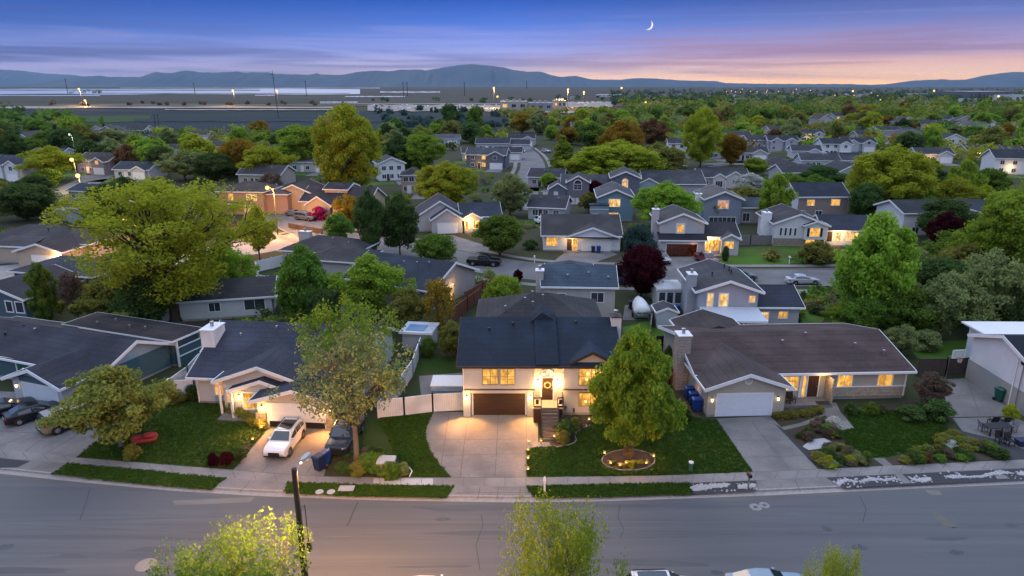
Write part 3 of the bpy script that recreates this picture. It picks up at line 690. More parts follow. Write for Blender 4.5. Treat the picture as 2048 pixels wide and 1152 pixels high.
# rear wing under a brown-grey hip roof
GB = roofm((.050, .048, .052))
h.vol(.9, 13.6, 10.7, 21.5, 4.0, ridge='hip', pitch=.44, over=.5, roof=GB, wall=STUC2)
h.vents([(5.7, 14.2, 6.2), (6.5, 13.6, 5.95), (6.5, 15.2, 6.6), (7.6, 14.6, 6.4), (3.6, 13.2, 5.6)])
MB().box(8.9, 9.15, -.1, 0, .55, .95).build('meter_box', STEEL, h.root); MB().box(9.72, 9.86, -.14, 0, .35, .7).build('tap', DARKWOOD, h.root)
h.done()
# ------------------------------------------------------------------ grey-roofed house with the white chimney
o1 = G(398, 806)
h = House('gabled_house', o1, -5, 'grey roofed house with stacked white-edged gables, white chimney and lit garage lamps', 'the grey roofed house with white chimney', wallm((.50, .52, .53)), (.048, .060, .092))
h.vol(0, 15.0, 0, 13.0, 2.9, pitch=.43, over=.55)
h.vol(3.3, 10.6, -1.4, 8.5, 3.25, ridge='y', pitch=.36, over=.6)
# lower entry gable inside the big one, and the garage gable in front
h.vol(4.6, 10.0, -2.1, 2, 2.55, ridge='y', pitch=.34, over=.35, wall=wallm((.46, .48, .50)))
h.vol(7.6, 14.3, -3.9, 4.0, 2.6, ridge='y', pitch=.30, over=.5, wall=wallm((.50, .46, .40)))
STN = wallm((.34, .29, .22), 'stone')
h.piece('stone_pier', STN, (7.45, 8.35, -4.06, -3.8, 0, 1.35)); h.piece('stone_pier', STN, (13.6, 14.45, -4.06, -3.8, 0, 1.35))
h.garage('f', -3.9, 8.55, .05, 4.9, 2.15, WHITE, 4, raised=.55)
h.sconce('f', -3.9, 8.0, 1.85, 75, out=.5, spot=1300); h.sconce('f', -3.9, 14.0, 1.85, 75, out=.5, spot=1300)
h.win('f', 0, 1.75, .95, 2.0, 1.6, PANEO, 0, 1, fw=.12)
h.win('f', -1.4, 3.65, 1.0, .75, 1.1, PANEO, 0, 0)
h.win('f', -2.1, 5.5, .75, 2.1, 1.5, PANE, 1, 0, fw=.14)
h.sconce('f', -2.1, 5.1, 1.9, 60, out=.5)
h.post(4.7, -2.7, 0, 2.5, .09); h.post(3.3, -2.0, 0, 2.9, .08)
h.slab(3.4, 7.4, -3.2, -1.4, .12)
h.chimney(-.75, .55, 3.0, 5.2, 6.0, VINYL)
h.vents([(9.8, 5.2, 5.4), (12.6, 6.2, 5.7), (2.4, 4.6, 4.9), (5.6, 5.6, 5.4), (11.2, 4.2, 4.8)])
for x in (.05, 3.2): MB().box(x, x + .09, -.09, -.01, .1, 2.75).build('downpipe', WHITE, h.root)
h.done()
# ------------------------------------------------------------------ beige rambler
o2 = G(1413, 834)
BEI = wallm((.40, .365, .30)); BEI2 = wallm((.42, .35, .26), 'stone')
h = House('rambler_house', o2, 2.5, 'beige rambler with long brown roof, white garage door and yellow lit windows', 'the beige rambler', BEI, (.088, .058, .054))
h.vol(0, 19.6, 3.0, 15.2, 2.95, pitch=.25, over=.55)
h.vol(-.03, 6.9, 0, 8.5, 2.9, ridge='y', pitch=.34, over=.45, roof=roofm((.090, .068, .064)), rake_ends=(1, 0))
h.vol(1.6, 8.2, 12.5, 17.5, 2.9, ridge='y', pitch=.33, over=.3, roof=roofm((.055, .044, .042)), rake_ends=(0, 1))
h.garage('f', 0, .85, .04, 4.85, 2.1, pmat('cool white door', (.62, .66, .72), (.56, .6, .66), 2, .5), 4)
rv = MB().tube([(3.45 + .33 * math.cos(2 * math.pi * k / 16), -.04, 3.45 + .33 * math.sin(2 * math.pi * k / 16)) for k in range(17)], .05, 5, cap=False)
for k in range(4): rv.box(3.2, 3.7, -.04, -.01, 3.27 + k * .1, 3.3 + k * .1)
rv.build('gable_vent', WHITE, h.root)
h.sconce('f', 0, .35, 1.7, 0, light=False, glow=.15); h.sconce('f', 0, 6.25, 1.7, 0, light=False, glow=.15)
h.win('f', 3.0, 7.25, 1.05, 2.15, 1.35, PANE, 3, 0); h.door('f', 3.0, 10.35, .35, 1.0, 2.1, DARKWOOD); h.win('f', 3.0, 9.85, .35, .3, 2.1, PANE, 0, 0, fw=.05)
h.win('f', 3.0, 13.15, 1.05, 1.35, 1.4, PANE, 1, 0); h.win('f', 3.0, 17.0, 1.05, 1.35, 1.4, PANE, 1, 0)
st_ = h._w(BEI2); st_.box(12.0, 19.68, 2.9, 2.99, .3, 1.25); st_.box(12.0, 12.14, 1.6, 3.0, .3, 2.6)
h.T.box(12.0, 19.7, 2.86, 2.99, 1.25, 1.33); h.T.box(9.55, 9.75, 2.9, 3.0, .3, 2.8); h.T.box(19.55, 19.7, 2.93, 3.0, 1.33, 2.8)
h.slab(6.95, 12.0, 1.3, 3.0, .3)
h._w(BEI2).box(6.95, 7.05, 1.28, 1.35, 0, .3)
h.chimney(-1.25, -.05, 5.6, 7.0, 5.5, wallm((.36, .31, .27), 'stone'), cap=WHITE)
for k, (yy, zz) in enumerate(((2.4, 1.7),)): h.win('l', 0 - .03, 1.9, 1.4, 1.4, .5, lit_pane('painted sunset glint', (1, .5, .25), .45), 0, 0)  # glowing pane, a sunset reflection put into its colour
h.vents([(16.2, 6.2, 4.0), (9.4, 7.0, 4.1), (12.2, 8.2, 4.4), (18.4, 5.0, 3.7)])
for x in (7.1, 19.5): MB().box(x, x + .09, 2.83, 2.92, .3, 2.75).build('downpipe', WHITE, h.root)
point_light('porch_light', (11.4, 1.9, 2.5), 45, WARM, h.root)
h.done()
# ------------------------------------------------------------------ teal house with carport at the frame's edge
o3 = G(38, 800)
TEAL = wallm((.060, .115, .135)); TEALP = wallm((.42, .44, .47))
h = House('teal_house', o3, -20, 'teal sided house with dark roof, white trim and white garage door', 'the teal house with white trim', TEAL, (.048, .050, .066))
h.vol(-14, 7.2, 3.0, 11.0, 2.6, pitch=.42, over=.5, gable=wallm((.30, .38, .44)))
h.vol(.0, 6.3, -.2, 6.5, 2.55, ridge='y', pitch=.36, over=.55, wall=TEALP, rake_ends=(1, 0), gable=wallm((.33, .36, .40)))
h.garage('f', -.2, 1.35, .04, 4.3, 2.05, pmat('bluish white door', (.58, .64, .70), (.52, .58, .64), 2, .5), 4)
h.piece('header_board', TEAL, (1.1, 5.9, -.30, -.21, 2.3, 2.85))
h.win('f', 3.0, -4.0, .75, 2.8, 1.4, GREENP, 0, 0, fw=.14)
h.post(-1.0, 1.6, 0, 2.4, .09)
h.sconce('f', -.2, .55, 1.7, 0, light=False, glow=.1)
# carport frame on the far side
for (x, y, z) in ((8.0, 11.3, 2.9), (8.0, 14.6, 2.9)): h.post(x, y, 0, z, .09)
h.piece('carport_wall', TEAL, (7.95, 8.0, 11.4, 14.5, 0, 2.1))
h.T.box(7.98, 8.07, 11.4, 14.5, 2.02, 2.14); h.T.box(7.98, 8.07, 11.4, 14.5, 1.05, 1.17)
h.vol(-7, 7.6, 11.2, 14.6, 3.0, ridge='hip', pitch=.2, over=.5, roof=roofm((.058, .048, .050)), wall=TEAL)
h.vents([(-3.2, 11.6, 3.2), (1.1, 11.9, 3.25), (-5.2, 6.2, 4.0), (3.2, 12.0, 3.3), (-1.6, 12.6, 3.4)])
h.done()
# ------------------------------------------------------------------ white house at the other edge
o4 = G(2033, 822)
h = House('white_house', o4, -1, 'white house with grey stucco base and dark roof beside the basketball drive', 'the white house by the basketball drive', wallm((.60, .62, .64)), (.014, .022, .034))
h.vol(0, 14, -1.2, 7.4, 4.5, pitch=.34, over=.35)
LOWW = wallm((.30, .29, .275), 'stucco')
h.piece('lower_wall', LOWW, (-.06, .0, -1.26, 7.46, 0, 2.0)); h.piece('lower_wall', LOWW, (.01, 14, -1.28, -1.21, 0, 1.0))
h.T.box(-.09, -.065, 1.0, 1.1, 0, 5.0)
h.vol(2.2, 12, 7.6, 11.5, 4.2, ridge='flat', over=.6, roof=WHITE)
h.win('f', -1.2, 2.0, 2.4, 1.6, 1.3, DARKP)
h.done()
# ------------------------------------------------------------------ second row and the houses across the second street
def H_(px, py, rot, label, short, wall, roof, kind='siding', trim=None, name='house'):
    return House(name, G(px, py), rot, label, short, wallm(wall, kind), roof, trim)
W1 = (.58, .59, .61); W2_ = (.62, .63, .66); GR = (.33, .33, .34); GRB = (.30, .33, .37); BG = (.42, .38, .33); TL = (.16, .25, .31); DK = (.13, .14, .17)
# blue-roofed house behind the middle house
h = H_(1086, 642, -3, 'beige two storey house with blue shingle roof, backing onto the navy roofed house', 'the blue roofed beige house', (.40, .38, .35), BLUER)
h.vol(0, 8.8, 0, 7.6, 4.6, pitch=.42, over=.35)
h.win('f', 0, 5.9, 2.6, 1.5, 1.2, DARKP, 1, 0); h.win('f', 0, 1.8, 2.9, .9, .7, DARKP, 0, 0); h.win('r', 8.8, 3.2, 2.9, .5, 1.1, DARKP, 0, 0)
h.vol(.5, 6.5, 7.7, 13.5, 3.9, ridge='hip', pitch=.4, roof=roofm((.07, .09, .12)))
h.chimney(-.95, -.02, .8, 2.0, 6.2); h.vents([(3.0, 1.5, 5.3), (5.6, 2.0, 5.5), (8.0, 1.2, 5.2)]); h.done()
# two storey grey house with patio cover
h = H_(1391, 662, -2, 'grey two storey house with tall chimney and pale blue patio cover, lit upstairs windows', 'the grey two storey house with patio cover', (.33, .34, .37), (.068, .070, .078))
h.vol(0, 7.0, 0, 9.5, 5.1, ridge='y', pitch=.34, over=.5)
h.vol(7.0, 12.3, .8, 8.6, 3.0, pitch=.36, over=.45, roof=roofm(NAVY))
h.win('f', 0, 1.1, 3.2, .6, 1.5, PANE2, 0, 0, fw=.12); h.win('f', 0, 2.5, 3.2, .95, 1.5, PANE2, 0, 0, fw=.12); h.win('f', 0, 6.0, 3.7, .6, .75, PANE, 1, 0)
h.win('f', .8, 9.9, 1.5, 1.0, .8, PANE, 1, 0); h.win('f', .8, 7.4, 1.1, 1.3, 1.1, PANE2, 3, 2)
PC = MB().prism([(.0, -3.3, 2.35), (7.3, -3.3, 2.35), (7.0, -.05, 3.0), (.2, -.05, 3.0)], (0, 0, .1)).build('patio_cover', pmat('pale metal roof', (.50, .54, .60), (.44, .48, .54), 2, .5, stretch=(6, .3, 1)), h.root)
MB().box(0, 7.3, -3.36, -3.3, 2.25, 2.5).build('fascia', WHITE, PC)
for x in (.15, 4.6, 7.1): h.post(x, -3.15, 0, 2.35, .07)
h.win('f', 0, 4.2, .2, 1.8, 2.0, DARKP, 1, 0)
h.slab(0, 7.2, -3.4, -.05, .08, name='patio')
h.chimney(-1.0, -.02, 1.2, 2.6, 6.6); h.vents([(2.2, 3.0, 6.2), (4.9, 5.5, 6.2), (4.6, 6.7, 6.2), (4.8, 4.2, 6.2)], BLACK); h.done()
# shed and summer house in the same yards
h = House('garden_shed', G(1312, 657), 0, 'small grey gabled garden shed in the back yard beside the covered boat', 'the grey garden shed', wallm((.42, .45, .47)), (.06, .06, .07), cat='shed')
h.vol(0, 2.5, 0, 2.6, 2.1, ridge='y', pitch=.4, over=.12, t=.08); h.done()
h = House('garden_room', G(1313, 615), 0, 'white flat topped garden room with dark window panels behind the shed', 'the white garden room', wallm((.58, .57, .55)), (.50, .50, .50), cat='garden room')
h.vol(0, 3.4, 0, 4.0, 2.5, ridge='flat', over=.15)
for k in range(3): h.win('f', 0, .25 + k * 1.05, .6, .8, 1.5, DARKP, 0, 0)
h.done()
# navy-roofed house at an angle, its gable end lit
h = House('house', (-18.1, 87.5, 0), -27, 'grey house with wide navy roof, its gable end with two lit windows', 'the angled navy roofed house', wallm((.30, .29, .29)), (.026, .040, .066))
h.vol(-5.5, 8.2, .5, 12.0, 3.0, ridge='x', pitch=.40, over=.5, rake_ends=(1, 1))
h.win('r', 8.2, 2.5, .9, 1.2, 1.2, PANE, 2, 0); h.win('r', 8.2, 5.2, .3, .9, 2.0, PANE2, 0, 0); h._r(roofm(DKR)).box(8.25, 9.3, 1.7, 4.2, 2.3, 2.42)
point_light('porch_light', (9.0, 5.6, 2.3), 75, WARM, h.root); h.vents([(1.5, 4.4, 4.8), (3.5, 4.6, 4.9), (5.2, 5.0, 5.0)]); h.done()
# grey roofs between the trees left of it
h = H_(566, 532, -14, 'pale grey house with dark hip roof and white fence beside the lamplit street bend', 'the hip roofed house at the street bend', (.40, .41, .43), (.058, .056, .062))
h.vol(0, 12.5, 0, 8.5, 2.8, ridge='hip', pitch=.36, over=.5); h.vol(6.5, 15.5, -4.0, 3.5, 2.6, ridge='hip', pitch=.32, over=.45)
h.win('f', 0, .8, 1.2, .9, .9, DARKP); h.win('f', 0, 2.2, .9, .8, 1.4, lit_pane('dim pane', (1, .45, .2), .5), 0); h.chimney(.6, 2.6, 4.5, 5.4, 4.8); h.vents([(8, 2.5, 4.2), (11, 2, 3.8)]); h.done()
# long white house behind the big tree
h = H_(300, 648, 13, 'long white house with dark roof half hidden behind the big yellow-green tree', 'the long white house', (.50, .52, .54), (.050, .052, .062))
h.vol(0, 14.5, 0, 8.0, 2.7, pitch=.34, over=.4); h.win('f', 0, 11.2, 1.0, 2.4, 1.3, DARKP, 1, 0); h.win('f', 0, 7.0, 1.1, 1.3, 1.1, DARKP); h.win('f', 0, .4, .8, .5, 1.4, PANEO, 0, 2); h.done()
# houses stepping away on the left edge
h = H_(-90, 738, -18, 'low house with broad plain slate roof and roof pipes at the picture edge', 'the plain slate roofed house', (.24, .26, .29), (.056, .058, .068))
h.vol(-2, 9.5, 0, 8.5, 2.6, ridge='hip', pitch=.30, over=.5); h.vents([(5.5, 2.0, 3.6), (6.2, 3.6, 4.0)], BLACK); h.done()
h = H_(-40, 632, -13, 'dark teal house with navy roof and white framed windows under the eave', 'the dark teal house', (.07, .12, .15), (.030, .040, .056))
h.vol(-2, 7.5, 0, 9, 2.9, ridge='y', pitch=.32, over=.5); h.win('f', 0, 4.6, 1.0, .9, 1.3, DARKP, 0, 0, fw=.14); h.win('f', 0, 6.1, 1.0, 1.1, 1.3, DARKP, 0, 0, fw=.14); h.post(.8, -.6, 0, 2.6, .09)
h.vol(-4, 9, 9.1, 17.5, 3.4, ridge='hip', pitch=.3, over=.5, roof=roofm((.05, .056, .068))); h.win('r', 9, 10.4, 2.1, 1.5, .9, DARKP, 1); h.done()
h = H_(24, 532, -8, 'tan house with hip roof and garage door lit by an orange lamp', 'the tan house with lamplit garage', (.46, .37, .28), (.062, .060, .066))
h.vol(-9, 11.0, 4, 14, 3.2, ridge='hip', pitch=.34, over=.5); h.vol(2.4, 10.3, -1.0, 6, 2.9, ridge='y', pitch=.30, over=.4, rake_ends=(1, 0), roof=roofm(DKR))
h.garage('f', -1.0, 5.0, .05, 4.4, 2.1, WHITE, 4); h.sconce('f', -1.0, 9.85, 2.3, 500, out=.6)
h.vol(-4, 2.2, 1.5, 6, 2.9, ridge='shed', pitch=.2, over=.3); h.vents([(1.5, 7, 4.6), (4.6, 8, 5.0)], BLACK); h.done()
h = H_(136, 445, -20, 'grey blue house with a pale gable end peeping out beside the big tree', 'the grey blue gable house', (.27, .33, .37), (.075, .075, .08))
h.vol(0, 12, 0, 8.5, 3.4, pitch=.36, over=.4); h.vol(-4, -.1, 1, 6, 2.4, ridge='flat', over=.2, roof=roofm((.30, .36, .42))); h.win('l', 0, 2.5, 1.6, .8, 1.0); h.done()
h = H_(140, 402, -15, 'small house with flat looking navy roof near the bright street lamps', 'the small navy roofed house', (.42, .44, .47), (.026, .042, .062))
h.vol(0, 9, 0, 8, 2.7, pitch=.30, over=.4); h.win('f', 0, 1, 1, 1, 1.2); h.win('f', 0, 5, 1, 1.4, 1.2); h.done()
# white rambler across the second street
h = H_(1086, 502, -2, 'white rambler with brown roof, central gable over the garage and glowing entry', 'the white rambler across the street', W2_, (.058, .054, .060))
h.vol(0, 13.6, 0, 12.5, 2.9, pitch=.40, over=.4)
h.vol(4.3, 13.0, -.45, 4.0, 2.75, z0=2.7, ridge='y', pitch=.36, over=.35, found=False, rake_ends=(1, 0)); h._r(roofm(DKR)).box(4.0, 13.2, -.9, 0, 2.55, 2.68)
h.garage('f', 0, 6.9, .05, 4.9, 2.1, WHITE, 4); h.win('f', 0, .6, .95, 1.9, 1.5, PANE, 1, 0); h.door('f', 0, 4.2, .2, .9, 2.1, DARKWOOD); h.win('f', 0, 5.2, .2, .85, 2.1, PANE, 0)
h.win('r', 13.6, 3.0, 1.7, 1.0, 1.2, PANE2, 0); h.slab(3.6, 6.5, -1.3, 0, .16); point_light('porch_light', (4.9, -.8, 2.3), 180, WARM, h.root); h.done()
# two storey house with open garage
h = H_(1320, 512, -2, 'two storey house with open lit garage, stepped gables and glowing porch', 'the two storey house with open garage', (.44, .43, .43), (.072, .068, .072))
h.vol(0, 7.6, 1.5, 10, 5.6, ridge='y', pitch=.40, over=.4); h.vol(-.02, 7.5, 0, 1.5, 2.9, ridge='shed', pitch=.42, over=.4, roof=roofm(DKR)); h.vol(7.62, 13.4, 1.2, 9, 3.3, pitch=.42, over=.4, roof=roofm(DKR)); h.vol(10.4, 13.3, .1, 5, 3.1, ridge='y', pitch=.5, over=.3, rake_ends=(1, 0))
h.win('f', 1.5, 3.0, 3.9, 1.0, 1.3, PANE, 0, 0, fw=.28); h.win('f', 1.2, 7.9, .8, 2.3, 1.9, PANE, 3, 0); h.win('f', .1, 10.9, 1.4, 1.5, 1.2, PANE, 1, 0)
gm = MB().box(1.0, 6.2, -.06, 0, 2.15, 2.4).box(.9, 1.0, -.06, 0, 0, 2.4).box(6.2, 6.3, -.06, 0, 0, 2.4).build('garage_frame', WHITE, h.root)
MB().box(1.0, 6.2, -.02, 0, .02, 2.15).build('opening', lit_pane('garage glow', (.8, .16, .04), .04), gm)
point_light('garage_light', (5.6, -.6, 2.0), 14, (1, .35, .12), h.root); point_light('porch_light', (8.6, .4, 2.6), 270, WARM, h.root)
h.chimney(-1.1, -.02, 3.0, 4.4, 7.5); h.slab(7.7, 10.3, -1.0, 1.2, .3); h.done()
# split level with lit front
h = H_(1545, 492, -4, 'white split level house with stone base, tall side chimney and warmly lit porch', 'the white split level with stone base', W1, (.060, .058, .066))
h.vol(0, 8.6, 0, 10.5, 4.3, ridge='y', pitch=.38, over=.45); h.vol(5.2, 9.3, -.5, 4.0, 4.0, z0=1.4, ridge='y', pitch=.36, over=.3, found=False, rake_ends=(1, 0)); h.vol(9.2, 17.5, .5, 9, 3.1, pitch=.44, over=.45, roof=roofm(NAVY))
h._w(wallm((.30, .25, .21), 'stone')).box(-.05, 8.65, -.07, .0, 0, 1.5)
for k in range(4): h.win('f', 0, 1.0 + k * .85, 2.0, .38, 1.4, DARKP, 0)
h.win('f', -.5, 6.2, 2.0, 1.7, 1.5, PANE, 1, 1, shutters=BLACK); h.win('f', -.07, 5.8, .4, 1.5, .9, PANE, 1); h.door('f', .5, 9.7, .9, .9, 2.0, DARKWOOD); h.win('f', .5, 11.2, 1.2, .9, 1.5, PANE2, 1); h.win('f', .5, 13.2, 1.0, 2.0, 1.6, PANE2, 2)
point_light('porch_light', (11.5, -.6, 2.6), 420, WARM, h.root); h.chimney(-1.3, -.02, 2.2, 4.4, 5.6, VINYL); h.done()
h = H_(1592, 440, 2, 'white two storey house with navy roof and two bright upper windows', 'the white two storey with two bright windows', W2_, NAVY)
h.vol(0, 11.0, 0, 9, 5.2, pitch=.50, over=.4); h.win('f', 0, 2.0, 3.2, 1.6, 1.2, PANE, 1); h.win('f', 0, 7.3, 3.2, 1.9, 1.3, PANE, 1); h.win('f', 0, .6, 1.0, 1.1, 1.0); h.win('f', 0, 4.1, 1.0, 1.4, 1.0); h.win('l', 0, 4.0, 3.6, .6, 1.1); h._w(wallm((.24, .20, .18))).box(0.05, 10.95, -.02, -.005, .25, 4.6); h.done()
h = H_(1802, 472, 3, 'white split level house behind the maroon tree, dark roof and shuttered windows', 'the white house behind the maroon tree', W2_, (.030, .036, .048))
h.vol(0, 18.5, 0, 9.5, 4.6, pitch=.34, over=.5); h.vol(5.5, 15.5, -.9, 4, 4.4, z0=1.6, ridge='y', pitch=.26, over=.4, found=False, rake_ends=(1, 0))
h.win('f', -.9, 7.3, 2.6, 1.4, 1.3, DARKP, 1, shutters=BLACK); h.win('f', -.9, 12.0, 2.6, 1.4, 1.3, DARKP, 1, shutters=BLACK); h.win('f', 0, 2.0, .4, 1.3, 1.3); h.done()
# teal house, blue-grey house, dark arched house and the long grey roof beyond
h = H_(1196, 441, -4, 'blue clapboard two storey house with lit window and pale gable trim', 'the blue clapboard house', (.13, .23, .29), (.080, .090, .105))
h.vol(0, 7.4, 0, 12, 5.2, ridge='y', pitch=.42, over=.5); h.win('f', 0, 2.2, 3.1, 2.4, 1.6, PANE2, 2); h.win('f', 0, 2.3, .9, 2.0, .8, PANE, 1); h._w(wallm((.20, .26, .31))).box(-1.8, 2.2, -1.2, -.05, 0, 3.6); h._r(roofm(BLUER)).box(-2.1, 2.3, -1.5, 0, 3.6, 3.75); h.T.box(-2.0, 2.2, -1.3, -1.2, 2.6, 2.7); h.win('f', -1.2, -1.2, .5, 1.0, 1.1); h.done()
h = H_(1408, 448, -3, 'blue grey house with tall rounded gable and long garage wing with one lamp', 'the blue grey house with garage wing', (.20, .24, .30), (.13, .12, .11))
h.vol(0, 7.5, 0, 10, 5.4, ridge='y', pitch=.40, over=.5); h.vol(7.6, 15.2, 1.2, 8, 3.5, pitch=.42, over=.4, roof=roofm((.055, .075, .095)), wall=wallm((.30, .31, .32))); h.win('f', 0, 2.6, 3.4, 2.1, 1.6, lit_pane('dim window', (1, .5, .25), .6), 2, fw=.16); h.win('f', 0, 1.0, .4, 5.5, 1.1, DARKP, 5); h.win('f', 1.2, 8.3, .5, 1.4, 1.7, DARKP); h.sconce('f', 1.2, 13.6, 2.0, 40, glow=10)
h.chimney(-1.3, -.02, 3.5, 4.8, 5.8, VINYL); h.done()
h = H_(1122, 402, -6, 'dark house with arched upper windows, one glowing, behind two maroon trees', 'the dark house with arched windows', (.125, .13, .165), (.060, .066, .080))
h.vol(0, 17.5, 2.5, 13, 3.6, pitch=.42, over=.4); h.vol(1.5, 7.0, 0, 8, 4.9, ridge='y', pitch=.55, over=.35, rake_ends=(1, 0)); h.vol(12.5, 19.5, -.5, 9, 6.2, ridge='y', pitch=.42, over=.4); h.vol(-3.2, 1.4, .5, 7, 3.0, ridge='y', pitch=.62, over=.3)
def arch(h, at, u, z, w, hh, pane):
    o = h.win('f', at, u, z, w, hh, pane, 1, 1)
    N = 12; MB().prism([(u + w / 2 + w / 2 * math.cos(math.pi * k / N), at - .03, z + hh + .1 + w / 2 * math.sin(math.pi * k / N)) for k in range(N + 1)], (0, .03, 0)).build('arched_light', pane, o)
    MB().tube([(u + w / 2 + (w / 2 + .06) * math.cos(math.pi * k / N), at - .04, z + hh + .1 + (w / 2 + .06) * math.sin(math.pi * k / N)) for k in range(N + 1)], .09, 5).build('arch_trim', WHITE, o)
arch(h, 0, 3.2, 3.0, 1.9, 1.3, DARKP); arch(h, -.5, 15.2, 3.6, 1.4, 1.5, PANE2); h.win('f', .5, -1.8, .6, .9, 1.6, pmat('pale door', (.6, .62, .66)), 0); h.done()
h = H_(1290, 388, 0, 'house with long plain grey roof between the rounded yellow tree and the white gables', 'the house with the long grey roof', (.34, .35, .37), (.060, .066, .078))
h.vol(0, 16, 0, 13, 2.8, pitch=.42, over=.5); h.vol(-3.5, 4, -3, 5, 2.7, ridge='y', pitch=.5, over=.3, wall=wallm((.30, .38, .44))); h.win('f', 0, 8, .9, 1.2, 1.1); h.done()
h = H_(1398, 378, -3, 'cream house with twin small front gables and a fenced white yard', 'the cream house with twin gables', (.52, .48, .46), (.045, .050, .066))
h.vol(0, 14, 1.5, 10, 3.2, pitch=.45, over=.4); h.vol(3.8, 7.2, 0, 6, 3.3, ridge='y', pitch=.6, over=.25, rake_ends=(1, 0)); h.vol(7.6, 12.2, .4, 7, 3.5, ridge='y', pitch=.6, over=.3, rake_ends=(1, 0)); h.win('f', 0, 4.5, .6, 1.9, 1.7, DARKP, 2); h.win('f', .4, 9.3, 1.5, 1.2, 1.1, pmat('blue pane', (.10, .18, .3), rough=.1)); h.win('f', 1.5, 1.0, .9, 1.8, 1.2); h.post(3.9, -1, 0, 2.6); h.post(7.1, -1, 0, 2.6); h.done()
# lit entry house at centre
h = H_(842, 468, 8, 'pale gabled house with brightly lit entry porch and dark roof by the second street', 'the pale gabled house with lit entry', (.43, .41, .42), (.034, .046, .070))
h.vol(-1, 9, 2, 12, 3.0, ridge='y', pitch=.62, over=.35); h.vol(2.2, 8.2, -.5, 7, 2.9, ridge='y', pitch=.66, over=.3, rake_ends=(1, 0)); h.vol(8.2, 16.0, 1.2, 9, 3.1, ridge='x', pitch=.5, over=.4); h.vol(8.6, 11.8, -.4, 4, 3.1, ridge='y', pitch=.55, over=.35, rake_ends=(1, 0))
h.garage('f', -.5, 3.4, .05, 3.8, 2.0, WHITE, 4); h.win('f', -.4, 8.75, .6, .7, 1.9, PANE, 0); h.win('f', -.4, 10.4, .9, 1.2, 1.5, PANE, 1); point_light('porch_light', (9.4, -1.4, 2.3), 450, WARM, h.root); h.done()
# lamplit group at the bend
h = H_(442, 428, -6, 'brick two storey house glowing orange from the street lamp, two rows of lit windows', 'the orange lit brick house', (.42, .26, .17), (.075, .066, .064), 'stucco')
h.vol(0, 10.5, 0, 9, 5.3, ridge='hip', pitch=.36, over=.5); h.vol(10.5, 15.5, 1.5, 8, 4.6, ridge='hip', pitch=.36, over=.4); h.win('f', 0, 2.4, 3.3, 1.0, 1.4, PANE, 1); h.win('f', 0, 6.6, 3.2, 2.4, 1.5, PANE2, 2); h.win('f', 0, 5.9, .5, 2.6, 1.6, PANE2, 3); h.sconce('f', 0, 4.9, 1.9, 30, glow=8); h.post(3.5, -1.5, 0, 2.7); h.vol(2.0, 5.4, -1.8, 0, 2.6, z0=2.45, ridge='flat', over=.1, found=False); h.done()
h = H_(556, 424, -8, 'cream gabled house lit orange behind the street lamp at the bend', 'the cream house behind the street lamp', (.50, .38, .26), (.062, .056, .060))
h.vol(0, 8.5, 0, 9, 4.6, ridge='y', pitch=.42, over=.45); h.win('f', 0, 1.5, 2.9, .8, 1.2); h.win('f', 0, 6.0, 2.9, .8, 1.2); h.done()
h = H_(594, 434, -10, 'orange lit house with three garage gables facing the lamplit drive', 'the house with three garage gables', (.52, .40, .27), (.046, .044, .052))
h.vol(0, 16, 2.5, 13, 3.3, pitch=.48, over=.4); h.vol(2.5, 8.0, 0, 8, 3.0, ridge='y', pitch=.62, over=.35, rake_ends=(1, 0)); h.vol(9.0, 14.0, -.8, 8, 2.9, ridge='y', pitch=.62, over=.35, rake_ends=(1, 0)); h.vol(4.5, 10.0, 5.4, 12, 5.6, ridge='x', pitch=.3, over=.3); h.win('f', 5.4, 7.9, 4.1, .6, .9); h.win('f', -.8, 10.2, .2, 2.6, 1.9, WHITE, 3); h.win('f', 0, 5.2, 1.2, .1, .1) ; h.done()
